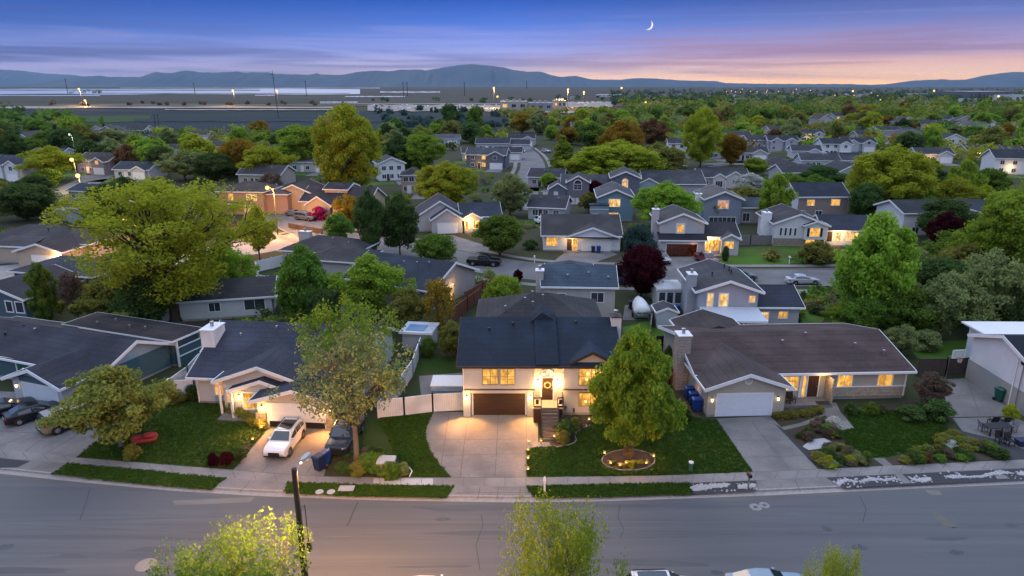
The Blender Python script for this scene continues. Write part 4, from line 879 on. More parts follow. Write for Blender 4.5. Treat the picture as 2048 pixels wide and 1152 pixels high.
# ------------------------------------------------------------------ houses further out, each with gables, roof, windows and a door
def far_house(px, py, w, d, hh, rot, wall, roof, ridge, lit, label, short, wing=None, garage=True, name='house', pitch=.42, cx=True):
    h = House(name, G(px, py), rot, label, short, wallm(wall), roof)
    rnd = random.Random(int(px * 7 + py)); x0 = -w / 2
    h.vol(x0, x0 + w, 0, d, hh, ridge=ridge, pitch=pitch, over=.4)
    if wing == 'f':       # front cross gable
        h.vol(x0 + w * .55, x0 + w * .95, -1.2, d * .5, hh * .96, ridge='y', pitch=pitch * 1.2, over=.3, rake_ends=(1, 0)); fy = -1.2
    elif wing == 's':     # lower side wing
        h.vol(x0 + w, x0 + w * 1.6, d * .1, d * .9, min(hh, 3.0), ridge='x', pitch=pitch, over=.35); fy = 0
        if garage: h.garage('f', d * .1, x0 + w * 1.08, .05, min(4.6, w * .45), 2.1, WHITE, 4); garage = False
    elif wing == 'p':     # pair of gables
        for a in (.05, .55): h.vol(x0 + w * a, x0 + w * (a + .4), -.9, d * .5, hh * .95, ridge='y', pitch=pitch * 1.3, over=.25, rake_ends=(1, 0))
        fy = -.9
    else: fy = 0
    rows = [1.0] if hh < 4 else [.9, 3.4]
    for z in rows:
        for k, a in enumerate((.12, .40, .70)):
            P = (PANE if (lit and (k + int(z)) % 3 == lit % 3) else DARKP)
            u = x0 + w * a; at = fy if (wing == 'f' and a > .5) or wing == 'p' else 0
            if garage and z < 2 and a == .70 and w > 9: continue
            if wing == 'p' and a == .40: continue
            if wing == 'f' and a == .40 and w * .4 + 1.3 > w * .55: continue
            h.win('f', at, u, z, 1.2, 1.2, P, 1, 0)
    if garage and w > 9: h.garage('f', fy if wing in ('f', 'p') else 0, x0 + w * .62, .05, min(4.4, w * .3), 2.1, WHITE, 3)
    if wing != 'p': h.door('f', 0, x0 + w * .29, .2, .95, 2.05, rnd.choice([DARKWOOD, WHITE]))
    gx = x0 + w * .58 if wing != 's' else x0 + w * 1.05
    dr = struct('driveway', MB().poly([tuple(h.world(gx, -.2, .032)), tuple(h.world(gx + 5, -.2, .032)), tuple(h.world(gx + 5.5, -9, .032)), tuple(h.world(gx - .5, -9, .032))]), CONC)
    struct('lawn', MB().poly([tuple(h.world(x0 - 3, -1, .02)), tuple(h.world(gx - .6, -1, .02)), tuple(h.world(gx - .8, -8, .02)), tuple(h.world(x0 - 4, -8, .02))]), GRASS2)
    for k in range(2): h.vents([(x0 + w * rnd.uniform(.2, .8), d * .35, hh + d * .35 * pitch * (.9 if ridge == 'x' else .4) + .15)])
    if lit: 
        point_light('porch_light', (x0 + w * .35, -1.0 + min(fy, 0), 2.3), 200, WARM, h.root)
    h.done(); return h
FH = [
 # px, py, w, d, h, rot, wall, roof, ridge, lit, label, short, wing
 (785, 362, 8, 9, 5.4, 20, W2_, (.05, .055, .07), 'y', 0, 'tall narrow white house just beside the great cottonwood tree', 'the tall narrow white house', None),
 (824, 388, 5.5, 7, 5.2, 6, (.40, .28, .22), (.026, .028, .04), 'hip', 0, 'small brick fronted house with dark upper storey beside a pale shed roof', 'the small brick fronted house', None),
 (972, 338, 14, 9, 5.0, -8, (.12, .13, .17), (.07, .08, .10), 'x', 1, 'dark two storey house with glowing ground floor near the top of the side street', 'the dark house with glowing ground floor', 'f'),
 (985, 302, 15, 10, 3.4, -4, (.40, .42, .47), (.028, .034, .055), 'x', 0, 'low pale house with navy roof just behind the dark glowing house', 'the low pale house with navy roof', 's'),
 (888, 290, 16, 9, 3.0, 10, (.36, .38, .42), (.10, .11, .13), 'x', 0, 'low grey house with pale shed behind the cottonwood tree', 'the low grey house beyond the cottonwood', None),
 (1042, 292, 13, 9, 3.6, -6, (.45, .45, .48), (.030, .034, .05), 'x', 0, 'pale house with dark gable at the head of the side street', 'the pale house at the head of the side street', 'f'),
 (1090, 375, 10, 9, 3.0, -14, (.33, .32, .34), (.045, .050, .066), 'x', 0, 'dark roofed house beside the maroon trees and the side street', 'the dark roofed house beside the side street', None),
 (1092, 440, 8, 9, 2.8, -14, (.33, .33, .36), (.048, .052, .068), 'x', 0, 'dark slate roofed house behind the white covered car', 'the slate roofed house behind the covered car', None),
 (1365, 312, 12, 8, 5.2, -5, W2_, (.040, .044, .060), 'x', 0, 'white two storey house with three windows and a steep dark gable', 'the white house with steep dark gable', 'f'),
 (1420, 318, 9, 8, 4.6, 3, (.45, .46, .48), (.030, .032, .045), 'hip', 0, 'grey house with dark door between yellow and gold trees', 'the grey house between yellow and gold trees', None),
 (1498, 322, 14, 9, 3.2, -5, (.42, .41, .41), (.044, .044, .052), 'x', 0, 'house with white garage beside the golden tree', 'the house beside the golden tree', 'f'),
 (1520, 300, 12, 9, 4.4, 8, (.34, .34, .36), (.050, .050, .060), 'x', 0, 'grey gabled house partly behind the golden tree and its neighbour', 'the gabled house behind the golden tree', None),
 (1560, 350, 13, 10, 3.0, -8, (.36, .33, .31), (.070, .066, .070), 'hip', 0, 'brown hip roofed house between two tall yellow trees', 'the brown hip roofed house', None),
 (1565, 302, 13, 9, 4.6, -4, (.34, .35, .40), (.026, .030, .046), 'x', 0, 'dark roofed two storey house with twin gables', 'the dark twin gabled house', 'p'),
 (1612, 318, 11, 9, 3.2, -10, (.46, .48, .52), (.050, .054, .068), 'x', 0, 'pale house with small white gable beside the tall white chimney stack', 'the pale house with small white gable', 'f'),
 (1640, 338, 13, 9, 3.0, -6, (.44, .47, .52), (.055, .06, .075), 'x', 0, 'pale blue house with long roof above the dark carport', 'the pale blue house with long roof', 's'),
 (1672, 312, 12, 9, 5.0, -2, W2_, (.030, .034, .050), 'x', 0, 'white house with steep front gable flanked by bushy trees', 'the white house with steep front gable', 'f'),
 (1718, 304, 14, 9, 4.0, -4, (.40, .41, .45), (.026, .030, .045), 'x', 0, 'grey blue house with two small gables and navy roof', 'the grey blue house with two small gables', 'p'),
 (1735, 284, 11, 8, 3.6, 4, (.54, .54, .56), (.040, .040, .050), 'x', 0, 'white walled house with dark roof and white chimney', 'the white walled house with white chimney', None),
 (1700, 334, 14, 8, 3.0, -3, (.26, .28, .32), (.022, .030, .046), 'x', 0, 'low dark house with navy roof below the white gabled house', 'the low dark house with navy roof', None),
 (1705, 364, 12, 9, 3.0, 14, (.36, .38, .40), (.045, .05, .06), 'y', 0, 'green grey house with plain gable at the foot of the yellow willow', 'the green grey house by the yellow willow', None),
 (1822, 290, 22, 14, 4.2, -4, (.50, .48, .46), (.12, .115, .135), 'hip', 0, 'large pale house with wide lavender grey roof', 'the large house with lavender grey roof', None),
 (1950, 262, 16, 10, 3.4, -3, (.50, .5, .5), (.12, .12, .12), 'x', 0, 'pale roofed house deep among the trees', 'the pale roofed house deep among the trees', None),
 (2030, 350, 13, 11, 5.4, -14, W2_, (.026, .036, .054), 'x', 2, 'white two storey house with round gable window and one lit balcony room', 'the white house with lit balcony room', 's'),
 (1395, 268, 12, 9, 4.0, 0, (.3, .3, .3), (.05, .05, .06), 'x', 0, 'dim house tucked behind the rust brown tree', 'the dim house behind the rust brown tree', None),
 (16, 362, 12, 10, 5.2, -14, W2_, (.036, .044, .070), 'x', 0, 'white two storey house with steep gables near the street lamp', 'the white steep gabled house', 'p'),
 (62, 352, 9, 9, 3.4, -10, (.36, .37, .42), (.07, .075, .09), 'y', 0, 'grey house with round white trim beside the white steep gabled house', 'the grey house with round trim', None),
 (190, 312, 15, 9, 3.2, -10, (.40, .42, .50), (.028, .042, .070), 'x', 0, 'pale blue house with flat navy roof below the far trees', 'the pale blue house with flat navy roof', None),
 (188, 348, 13, 10, 4.4, -16, (.26, .22, .24), (.042, .032, .038), 'x', 2, 'dark maroon roofed house with one arched lit window beside the bright lamps', 'the maroon roofed house', 'f'),
 (265, 358, 12, 9, 3.0, -8, (.50, .51, .54), (.036, .050, .070), 'x', 0, 'low white gabled house behind the top of the big tree', 'the low white gabled house', 'f'),
 (285, 292, 13, 9, 3.4, -6, (.50, .52, .56), (.026, .040, .058), 'x', 0, 'white gabled house with navy roof beside lime green bushes', 'the white gabled house by lime bushes', 'f'),
 (345, 314, 12, 9, 3.0, 4, (.4, .4, .42), (.05, .05, .06), 'x', 0, 'grey house sunk among dark round trees', 'the grey house sunk among dark trees', None),
 (420, 310, 15, 10, 3.6, -6, (.42, .40, .38), (.060, .056, .054), 'hip', 0, 'brown hip roofed house with round skylight near rust trees', 'the brown roofed house near rust trees', None),
 (395, 284, 11, 8, 3.6, 3, (.55, .55, .56), (.06, .06, .066), 'x', 0, 'small white house at the field edge', 'the small white house at the field edge', None),
 (520, 372, 13, 10, 3.4, -8, (.38, .33, .29), (.060, .058, .060), 'x', 0, 'grey roofed house above the orange lit brick house', 'the grey roofed house above the brick house', None),
 (622, 345, 16, 12, 3.6, -4, (.40, .42, .45), (.11, .12, .14), 'x', 0, 'pale grey roofed house behind the cottonwood trunk', 'the pale roofed house behind the cottonwood', None),
 (700, 352, 10, 8, 3.0, 3, (.54, .55, .57), (.06, .06, .07), 'x', 0, 'white walled house glimpsed under the cottonwood', 'the white walled house under the cottonwood', None),
 (948, 322, 9, 8, 3.2, 5, (.36, .36, .38), (.06, .06, .07), 'x', 1, 'small house with a lit porch beside dark shrubs', 'the small house with lit porch', None),
 (1015, 320, 11, 8, 3.0, -5, (.5, .5, .52), (.04, .04, .05), 'x', 0, 'white trimmed house beside the parked vans', 'the white trimmed house by the vans', None),
 (1165, 262, 14, 9, 3.6, 2, (.44, .43, .42), (.06, .06, .065), 'x', 0, 'pale house lost in the trees left of the school buildings', 'the pale house lost in the trees', None),
 (1602, 366, 12, 9, 3.2, 6, (.40, .40, .42), (.05, .05, .06), 'x', 0, 'grey rambler squeezed between the dull dark tree and the white blossoms', 'the squeezed grey rambler', 'f'),
 (1868, 326, 13, 9, 3.4, -8, (.5, .5, .52), (.045, .05, .065), 'x', 1, 'pale house with one glowing window behind the very broad willow', 'the pale house behind the willow', 'f'),
 (1905, 300, 12, 9, 4.6, 4, W2_, (.04, .042, .05), 'y', 0, 'white tall gabled house beyond the lavender roofed house', 'the white tall gabled house', None),
 (1968, 316, 14, 9, 3.2, -4, (.36, .34, .32), (.06, .055, .052), 'x', 2, 'brown house with a lit pane among lime trees on the far edge', 'the brown house among lime trees', 's'),
 (1478, 284, 13, 9, 3.4, 6, (.5, .5, .5), (.06, .06, .066), 'x', 0, 'white walled house on the row behind the golden tree', 'the white walled house on the back row', None),
 (1622, 284, 13, 9, 4.2, -3, (.42, .44, .48), (.04, .044, .06), 'x', 1, 'blue grey house with a lit window on the back row', 'the blue grey house on the back row', 'f'),
 (1778, 272, 14, 9, 3.4, 3, W2_, (.05, .05, .06), 'x', 0, 'low white house on the back row under rust trees', 'the low white house under rust trees', 's'),
 (1862, 262, 13, 9, 4.0, -6, (.4, .4, .42), (.05, .05, .055), 'x', 1, 'grey house with a warm window on the farthest row', 'the grey house on the farthest row', None),
 (1560, 272, 13, 9, 3.6, 5, (.5, .47, .42), (.06, .056, .055), 'x', 2, 'tan house with a warm window near the green field strip', 'the tan house near the green strip', 'f'),
 (1330, 342, 12, 9, 3.2, -4, (.46, .46, .48), (.04, .045, .06), 'x', 0, 'pale low house at the back of the central grove', 'the pale low house at the grove', None),
 (92, 326, 13, 9, 3.4, -8, (.46, .48, .52), (.03, .04, .06), 'x', 0, 'pale blue house above the white steep gabled house', 'the pale blue house above the gables', 'f'),
 (130, 292, 12, 9, 3.4, 4, (.5, .5, .5), (.05, .05, .06), 'x', 1, 'white house with a warm window at the wood edge', 'the white house at the wood edge', None),
 (470, 322, 13, 9, 3.2, -6, (.42, .40, .4), (.055, .05, .05), 'x', 1, 'grey brown house with a warm window by the golden tree', 'the grey brown house by the golden tree', 'f'),
 (566, 318, 12, 9, 3.4, 5, (.48, .48, .5), (.05, .055, .065), 'x', 0, 'pale house beside the lime tree and the cottonwood', 'the pale house beside the cottonwood', None),
]
for a in FH: far_house(*a)
# ------------------------------------------------------------------ trees: unit crowns (1 high, 1 wide) shared by every copy
LEAFM = {}
def leafm(name, a, b, tr=.48, hue=.014):
    if name in LEAFM: return LEAFM[name]
    m, n, L, out = nt('leaves ' + name)
    at = n.new('ShaderNodeAttribute'); at.attribute_name = 'tone'
    mx = n.new('ShaderNodeMix'); mx.data_type = 'RGBA'; mx.inputs['A'].default_value = rgba(a); mx.inputs['B'].default_value = rgba(b); L.new(at.outputs['Fac'], mx.inputs['Factor'])
    oi = n.new('ShaderNodeObjectInfo'); hv = n.new('ShaderNodeHueSaturation')
    r1 = n.new('ShaderNodeMapRange'); r1.inputs[3].default_value = .5 - hue; r1.inputs[4].default_value = .5 + hue; L.new(oi.outputs['Random'], r1.inputs[0]); L.new(r1.outputs[0], hv.inputs['Hue'])
    r2 = n.new('ShaderNodeMapRange'); r2.inputs[3].default_value = .82; r2.inputs[4].default_value = 1.18; L.new(oi.outputs['Random'], r2.inputs[0]); L.new(r2.outputs[0], hv.inputs['Value'])
    L.new(mx.outputs['Result'], hv.inputs['Color'])
    d = n.new('ShaderNodeBsdfDiffuse'); t = n.new('ShaderNodeBsdfTranslucent'); L.new(hv.outputs[0], d.inputs[0]); L.new(hv.outputs[0], t.inputs[0])
    ms = n.new('ShaderNodeMixShader'); ms.inputs[0].default_value = tr; L.new(d.outputs[0], ms.inputs[1]); L.new(t.outputs[0], ms.inputs[2]); L.new(ms.outputs[0], out.inputs[0])
    LEAFM[name] = m; return m
LC = dict(
    yg=((.172, .190, .016), (.098, .122, .011)), lime=((.130, .182, .020), (.062, .104, .012)), green=((.074, .120, .018), (.036, .066, .011)),
    dark=((.042, .068, .018), (.018, .034, .011)), olive=((.122, .122, .026), (.068, .074, .018)), grey=((.118, .138, .050), (.066, .080, .030)), mapleleaf=((.118, .172, .018), (.060, .104, .010)),
    rust=((.165, .090, .040), (.090, .050, .026)), gold=((.270, .180, .020), (.160, .110, .016)), maroon=((.060, .010, .016), (.026, .006, .010)),
    white=((.56, .56, .52), (.36, .38, .32)), pink=((.50, .035, .16), (.30, .02, .10)), conifer=((.018, .042, .026), (.008, .020, .014)), brown=((.085, .066, .046), (.045, .036, .028)), bluegreen=((.045, .075, .062), (.022, .042, .036)))
LB = dict(maroon=1.25, white=1.1, pink=1.2, conifer=1.5, dark=2.5, bluegreen=1.6, gold=1.35, rust=1.45)
for k, (a, b) in LC.items(): leafm(k, tuple(x * LB.get(k, 2.5) for x in a), tuple(x * LB.get(k, 2.5) for x in b))
rng = np.random.default_rng(11)
def leaves_mesh(name, cents, rads, nl, size, flat=.75, droop=0.0, up=.5, elong=1.5):
    """cents (n,3) clump centres, rads (n,) clump radii: nl leaf-sized rhombs in each clump"""
    n = len(cents); N = n * nl
    c = np.repeat(cents, nl, 0); r = np.repeat(rads, nl)
    g = rng.normal(size=(N, 3)); g /= np.linalg.norm(g, axis=1, keepdims=True) + 1e-9
    rr = rng.uniform(0, 1, N) ** .42
    p = c + g * (rr * r)[:, None] * np.array([1, 1, flat])
    nrm = rng.normal(size=(N, 3)) * .8 + g * .5 + np.array([0, 0, up]); nrm /= np.linalg.norm(nrm, axis=1, keepdims=True)
    a = rng.normal(size=(N, 3)); a[:, 2] += droop
    u = np.cross(nrm, a); u /= np.linalg.norm(u, axis=1, keepdims=True) + 1e-9; w = np.cross(nrm, u)
    if droop: u, w = w, u
    s = size * rng.uniform(.65, 1.35, N)[:, None]
    fold = nrm * s * .25
    v = np.stack([p - u * s * elong * .5, p + w * s * .5 + fold, p + u * s * elong * .5, p - w * s * .5 + fold], 1).reshape(-1, 3)
    me = bpy.data.meshes.new(name); me.vertices.add(4 * N); me.vertices.foreach_set('co', v.astype(np.float32).ravel())
    me.loops.add(4 * N); me.loops.foreach_set('vertex_index', np.arange(4 * N, dtype=np.int32))
    me.polygons.add(N); me.polygons.foreach_set('loop_start', np.arange(0, 4 * N, 4, dtype=np.int32))
    ct = np.repeat(rng.uniform(0, 1, n), nl); tone = np.clip(ct * .55 + rng.uniform(0, 1, N) * .45, 0, 1)
    at = me.attributes.new('tone', 'FLOAT', 'FACE'); at.data.foreach_set('value', tone.astype(np.float32))
    me.update(calc_edges=True); return me
def limb(mb, a, b, r0, r1, bend=.06, n=5, seg=4):
    a, b = np.array(a), np.array(b); off = rng.normal(size=3) * bend * np.linalg.norm(b - a)
    pts = []; rad = []
    for k in range(seg + 1):
        t = k / seg; q = a + (b - a) * t + off * math.sin(math.pi * t); q[2] += .12 * np.linalg.norm((b - a)[:2]) * (t * t - t)
        pts.append(q); rad.append(r0 + (r1 - r0) * t)
    mb.tube(pts, rad, n)
PROTO = {}
ENV = dict(
    round=lambda t: max(0.0, 1 - (2 * t - .9) ** 2 * .95) ** .5 * (.55 + .45 * min(1, t * 4)),
    oval=lambda t: max(0.0, math.sin(math.pi * (t * .86 + .12))) ** .8,
    cone=lambda t: .16 + .84 * (1 - t) ** .85 * min(1, t * 7 + .35),
    column=lambda t: min(1, t * 5 + .4) * (1 - max(0, t - .55) ** 2 * 4.2) if t < .98 else .2,
    vase=lambda t: (.42 + .58 * min(1, t / .62)) * (max(0, 1 - max(0, (t - .5) / .52) ** 2.4)) ** .5,
    maple=lambda t: float(np.interp(t, [0, .12, .3, .5, .7, .85, 1], [.70, .96, 1.0, .95, .80, .60, .26])))
def proto(name, env, ncl, nl, leaf, crown0=.2, clr=.12, trunk_r=.022, limbs=10, twigs=0, flat=.75, droop=0, up=.5, hole=.35, seed=1, lump=.22, fork=.5, trunk_top=None, shell=.45):
    """shared trunk and crown meshes for one kind of tree"""
    global rng
    rng = np.random.default_rng(seed)
    C = []; Rd = []
    ph = rng.uniform(0, 6.28, 6)
    while len(C) < ncl:
        t = rng.uniform(0, 1); a = rng.uniform(0, 6.283)
        e = ENV[env](t) * .5
        lum = 1 + lump * (math.sin(2 * a + ph[0] + 5 * t) * .5 + math.sin(3 * a + ph[1] - 7 * t) * .35 + math.sin(5 * a + ph[2] + 11 * t) * .25)
        e *= lum
        if rng.uniform() > (e / .5) ** 1.2 + .05: continue
        f = max(shell * rng.uniform(0, 1), rng.uniform() ** .42) if rng.uniform() > .2 else rng.uniform(0, 1)
        r = max(0, e - clr * .55) * f
        # leave some gaps
        if math.sin(4.1 * a + ph[3] + 9 * t) * math.sin(7 * t * 3 + ph[4] + a) > 1 - hole and f > .5: continue
        C.append((r * math.cos(a), r * math.sin(a), crown0 + (1 - crown0 - clr * .45) * t)); Rd.append(clr * rng.uniform(.65, 1.25))
    C = np.array(C); Rd = np.array(Rd)
    cm = leaves_mesh('crown', C, Rd, nl, leaf, flat, droop, up)
    tb = MB(); top = trunk_top or (crown0 + (1 - crown0) * fork)
    tip = np.array([rng.uniform(-.02, .02), rng.uniform(-.02, .02), top])
    mid = tip * .5 + np.array([rng.uniform(-.012, .012), rng.uniform(-.012, .012), 0])
    tb.tube([(0, 0, -.015), (0, 0, .04), mid, tip], [trunk_r * 1.5, trunk_r, trunk_r * .8, trunk_r * .35], 8)
    idx = rng.permutation(len(C))[:limbs]; roots = []
    for i in idx:
        c = C[i]; z0 = min(top * .95, max(crown0 * .75, c[2] - abs(np.linalg.norm(c[:2])) * rng.uniform(.5, 1.1)))
        k = z0 / top; base = np.array([tip[0] * k, tip[1] * k, z0])
        limb(tb, base, c, trunk_r * .42 * (1.2 - k * .5), trunk_r * .10); roots.append((base, c))
    if twigs:
        for i in rng.permutation(len(C))[:twigs]:
            c = C[i]; b = min(roots, key=lambda q: np.linalg.norm(q[1] - c)); st = b[0] + (b[1] - b[0]) * rng.uniform(.35, .8)
            limb(tb, st, c, trunk_r * .16, trunk_r * .05, n=4, seg=3)
    tm = tb.mesh('trunk', BARK, smooth=True)
    PROTO[name] = (tm, cm)
proto('maple', 'maple', 260, 170, .0205, crown0=.235, clr=.085, trunk_r=.020, limbs=16, seed=3, hole=.28, lump=.20)
proto('spread', 'vase', 400, 66, .0112, crown0=.22, clr=.066, trunk_r=.026, limbs=44, twigs=150, seed=5, hole=.6, fork=.35, lump=.3)
proto('sparse', 'round', 130, 50, .0165, crown0=.36, clr=.09, trunk_r=.024, limbs=28, twigs=100, seed=8, hole=.8, lump=.35)
proto('wispy', 'vase', 230, 78, .0125, crown0=.12, clr=.085, trunk_r=.016, limbs=50, twigs=160, seed=9, hole=.45, flat=1.6, droop=2.5, lump=.4)
proto('willow', 'round', 240, 110, .022, crown0=.10, clr=.085, trunk_r=.018, limbs=20, twigs=40, seed=10, hole=.3, flat=1.3, droop=1.8)
proto('round_a', 'round', 140, 140, .030, crown0=.16, clr=.125, limbs=9, seed=21)
proto('round_b', 'round', 125, 150, .030, crown0=.14, clr=.14, limbs=9, seed=22, lump=.3, hole=.5)
proto('round_c', 'round', 150, 80, .026, crown0=.18, clr=.095, limbs=12, seed=25, lump=.34, hole=.6)
proto('oval_a', 'oval', 150, 130, .027, crown0=.10, clr=.105, limbs=9, seed=23)
proto('oval_b', 'oval', 170, 120, .026, crown0=.14, clr=.10, limbs=12, seed=24, lump=.32, hole=.5)
proto('big_oval', 'oval', 340, 120, .0155, crown0=.14, clr=.07, trunk_r=.02, limbs=26, twigs=30, seed=26, lump=.2, hole=.4)
proto('big_round', 'round', 320, 130, .018, crown0=.12, clr=.08, trunk_r=.02, limbs=22, twigs=30, seed=27, lump=.3, hole=.4)
proto('thin', 'vase', 90, 30, .038, crown0=.18, clr=.11, limbs=22, twigs=40, seed=28, lump=.4, hole=.6)
proto('cone', 'cone', 130, 100, .032, crown0=.05, clr=.085, limbs=4, seed=31, flat=.5, droop=.8, trunk_top=.9, shell=.7)
proto('column', 'column', 120, 100, .033, crown0=.05, clr=.10, limbs=6, seed=32, trunk_top=.8)
proto('bush', 'round', 70, 120, .045, crown0=.02, clr=.17, trunk_r=.03, limbs=6, seed=41, lump=.3)
proto('bush_b', 'round', 55, 110, .055, crown0=.0, clr=.2, trunk_r=.03, limbs=5, seed=42, lump=.4, hole=.5)
proto('far_a', 'round', 60, 60, .058, crown0=.10, clr=.16, limbs=4, seed=51, lump=.3)
proto('far_b', 'oval', 60, 60, .055, crown0=.08, clr=.15, limbs=4, seed=52, lump=.3)
proto('far_c', 'round', 50, 64, .066, crown0=.06, clr=.20, limbs=4, seed=53, lump=.4, hole=.5)
NTREE = 0
def put(kind, loc, w, ht, col, name='tree', label=None, cat='tree', group=None, bark=None, rz=None, parts=True, lean=0):
    tm, cm = PROTO[kind]
    rnd = random.Random(int(loc[0] * 131 + loc[1] * 17))
    root = empty(name, loc, rz if rz is not None else rnd.uniform(0, 6.28), label, cat, group); root.scale = (w, w, ht)
    if lean: root.rotation_euler[0] = lean
    if parts:
        t = bpy.data.objects.new('trunk', tm); COL.objects.link(t); t.parent = root
        if bark: t.material_slots[0].link = 'OBJECT'; t.material_slots[0].material = bark
    c = bpy.data.objects.new('crown', cm); COL.objects.link(c); c.parent = root
    if not cm.materials: cm.materials.append(leafm('green', *LC['green']))
    c.material_slots[0].link = 'OBJECT'; c.material_slots[0].material = LEAFM[col]
    return root
USED = set()
CW = dict(mapleleaf='bright green', yg='yellow green', lime='lime green', green='leafy green', dark='dark green', olive='olive', grey='grey green', rust='rusty brown', gold='golden', maroon='maroon', white='white blossoming', pink='bright pink', conifer='dark conifer', brown='bare brown', bluegreen='blue green')
SW = dict(round_a='rounded', round_b='bushy', round_c='loose', oval_a='upright', oval_b='upright', big_oval='towering', big_round='broad', thin='thin', cone='cone shaped', column='columnar', bush='low', bush_b='low', far_a='rounded', far_b='upright', far_c='bushy', maple='full', spread='spreading', sparse='sparse', wispy='feathery', willow='drooping')
def autolabel(kind, col, loc, ht, noun='tree'):
    ds = sorted(LANDMARKS, key=lambda q: (q[1] - loc[0]) ** 2 + (q[2] - loc[1]) ** 2)
    size = 'tall ' if ht > 13 else ('small ' if ht < 6 else '')
    base = f"{size}{CW[col]} {SW[kind]} {noun}"
    for nm, x, y in ds[:4]:
        dy = loc[1] - y; dx = loc[0] - x
        rels = (['behind', 'beyond'] if dy > 9 else ['in front of', 'before'] if dy < -5 else ['beside', 'close by'])
        for r in rels:
            lb = f"{base} {r} {nm}"
            if lb not in USED and len(lb.split()) <= 16: return lb
    for i in range(4):
        for j in range(i + 1, 5):
            lb = f"{base} between {ds[i][0]} and {ds[j][0]}"
            if lb not in USED and len(lb.split()) <= 16: return lb
    return f"{base} among the trees near {ds[0][0]}"
def T(px, pb, pt, wpx, kind, col, label=None, bark=None, name='tree', cat='tree', noun='tree', group=None, lean=0):
    """tree whose trunk meets the ground at (px, pb), top on row pt, crown wpx wide in the photograph"""
    g = G(px, pb); ht = max(1.2, HT(pt, g.y)); w = wpx / PPM(g.y, ht * .55)
    lb = label or autolabel(kind, col, g, ht, noun); USED.add(lb)
    return put(kind, g, w, ht, col, name, lb, cat, group, bark, lean=lean)
# foreground, near side of the street (trunks stand below the frame)
def near(px, Y, pt, wpx, kind, col, label, bark=None):
    ht = HT(pt, Y); x = AT(px, Y, ht * .8); w = wpx / PPM(Y, ht * .8); USED.add(label)
    return put(kind, (x, Y, -.01), w, ht, col, 'tree', label, 'tree', None, bark)
near(462, 27.5, 1062, 320, 'wispy', 'green', 'feathery yellow tree under the street lamp at the bottom edge', PBARK)
near(1115, 27.0, 1008, 290, 'wispy', 'lime', 'feathery green tree rising into the middle of the bottom edge', PBARK)
near(1672, 27.0, 1092, 120, 'wispy', 'yg', 'tip of a small yellow green tree at the bottom edge by the parked cars', PBARK)
# front yards
T(1262, 912, 662, 184, 'maple', 'mapleleaf', 'full bright green maple in the ring bed lit by garden lights', PBARK)
T(714, 918, 655, 250, 'sparse', 'grey', 'sparse budding tree with pale trunk beside the dark parked car', PBARK)
T(706, 832, 586, 215, 'sparse', 'lime', 'loose green tree behind the grey roofed house, by the vinyl fence', PBARK)
T(243, 893, 735, 205, 'round_c', 'olive', 'bushy olive tree on the lawn beside the red seat', PBARK)
T(265, 918, 886, 34, 'bush', 'olive', 'small upright olive bush under the bushy tree by the sidewalk', name='bush', cat='bush')
T(352, 645, 356, 400, 'spread', 'yg', 'huge spreading yellow green tree with dark open limbs before the cul-de-sac', BARK)
T(98, 640, 522, 62, 'column', 'green', 'dense dark green columnar tree beside the dark teal house')
T(152, 648, 545, 60, 'thin', 'brown', 'thin bare branched tree next to the columnar green tree', PBARK)
T(205, 640, 560, 130, 'round_c', 'olive', 'rounded olive tree under the limbs of the huge spreading tree')
T(300, 655, 545, 120, 'round_b', 'dark', 'dark bushy tree in the yard below the huge spreading tree')
T(455, 600, 480, 110, 'round_c', 'lime', 'lime green tree at the edge of the huge spreading tree, over the long white house')
T(520, 520, 410, 70, 'round_c', 'yg', 'yellow green tree beside the lamp post at the street bend')
T(612, 640, 488, 118, 'oval_a', 'green', 'dense green oval tree in front of the hip roofed house at the street bend')
T(745, 640, 508, 150, 'round_c', 'lime', 'soft lime green tree against the angled navy roof')
T(650, 660, 575, 80, 'round_b', 'dark', 'dark tree between the pavilion roof and the grey roofed house')
T(820, 665, 575, 85, 'round_c', 'olive', 'olive bush-like tree just below the angled navy roofed house')
T(880, 672, 558, 75, 'thin', 'gold', 'thin golden budding tree by the brown yard fence', PBARK)
T(1008, 632, 548, 90, 'round_b', 'lime', 'bright green bushy tree beside the rear grey-brown roof')
T(1036, 566, 538, 22, 'oval_a', 'maroon', 'tiny maroon shrub tree by the blue roofed house chimney')
T(905, 715, 640, 60, 'oval_b', 'olive', 'leafy olive shrub tree close against the navy roofed house')
T(856, 712, 672, 32, 'bush', 'green', 'round green bush at the end of the white side fence', name='bush', cat='bush')
T(1336, 728, 690, 20, 'oval_a', 'green', 'small clipped green tree before the dark back fence', name='bush', cat='bush')
T(1858, 818, 745, 70, 'round_c', 'brown', 'dark reddish round bush at the end of the beige rambler', name='bush', cat='bush')
T(1738, 650, 422, 165, 'oval_b', 'lime', 'tall bright green tree behind the beige rambler', BARK)
T(1725, 668, 590, 90, 'round_b', 'green', 'dark leafy tree on the green yard edge behind the beige rambler')
T(1805, 672, 570, 120, 'round_a', 'green', 'dark round tree at the foot of the tall bright green tree')
T(1680, 655, 605, 60, 'round_c', 'lime', 'pale lime shrub tree beside the small lit window wing')
T(1880, 680, 545, 130, 'round_c', 'grey', 'grey green loose tree with visible limbs behind the lawn', PBARK)
T(1960, 675, 500, 150, 'round_c', 'grey', 'large grey budding tree above the white house by the basketball drive', PBARK)
T(2035, 690, 560, 110, 'round_a', 'dark', 'dark tree at the picture edge behind the white house by the basketball drive')
T(1800, 710, 650, 70, 'round_c', 'grey', 'pale sage shrub beside the rambler roof end', name='bush', cat='bush')
T(2015, 585, 362, 215, 'big_round', 'lime', 'huge lush green tree at the edge beside the maroon tree', BARK)
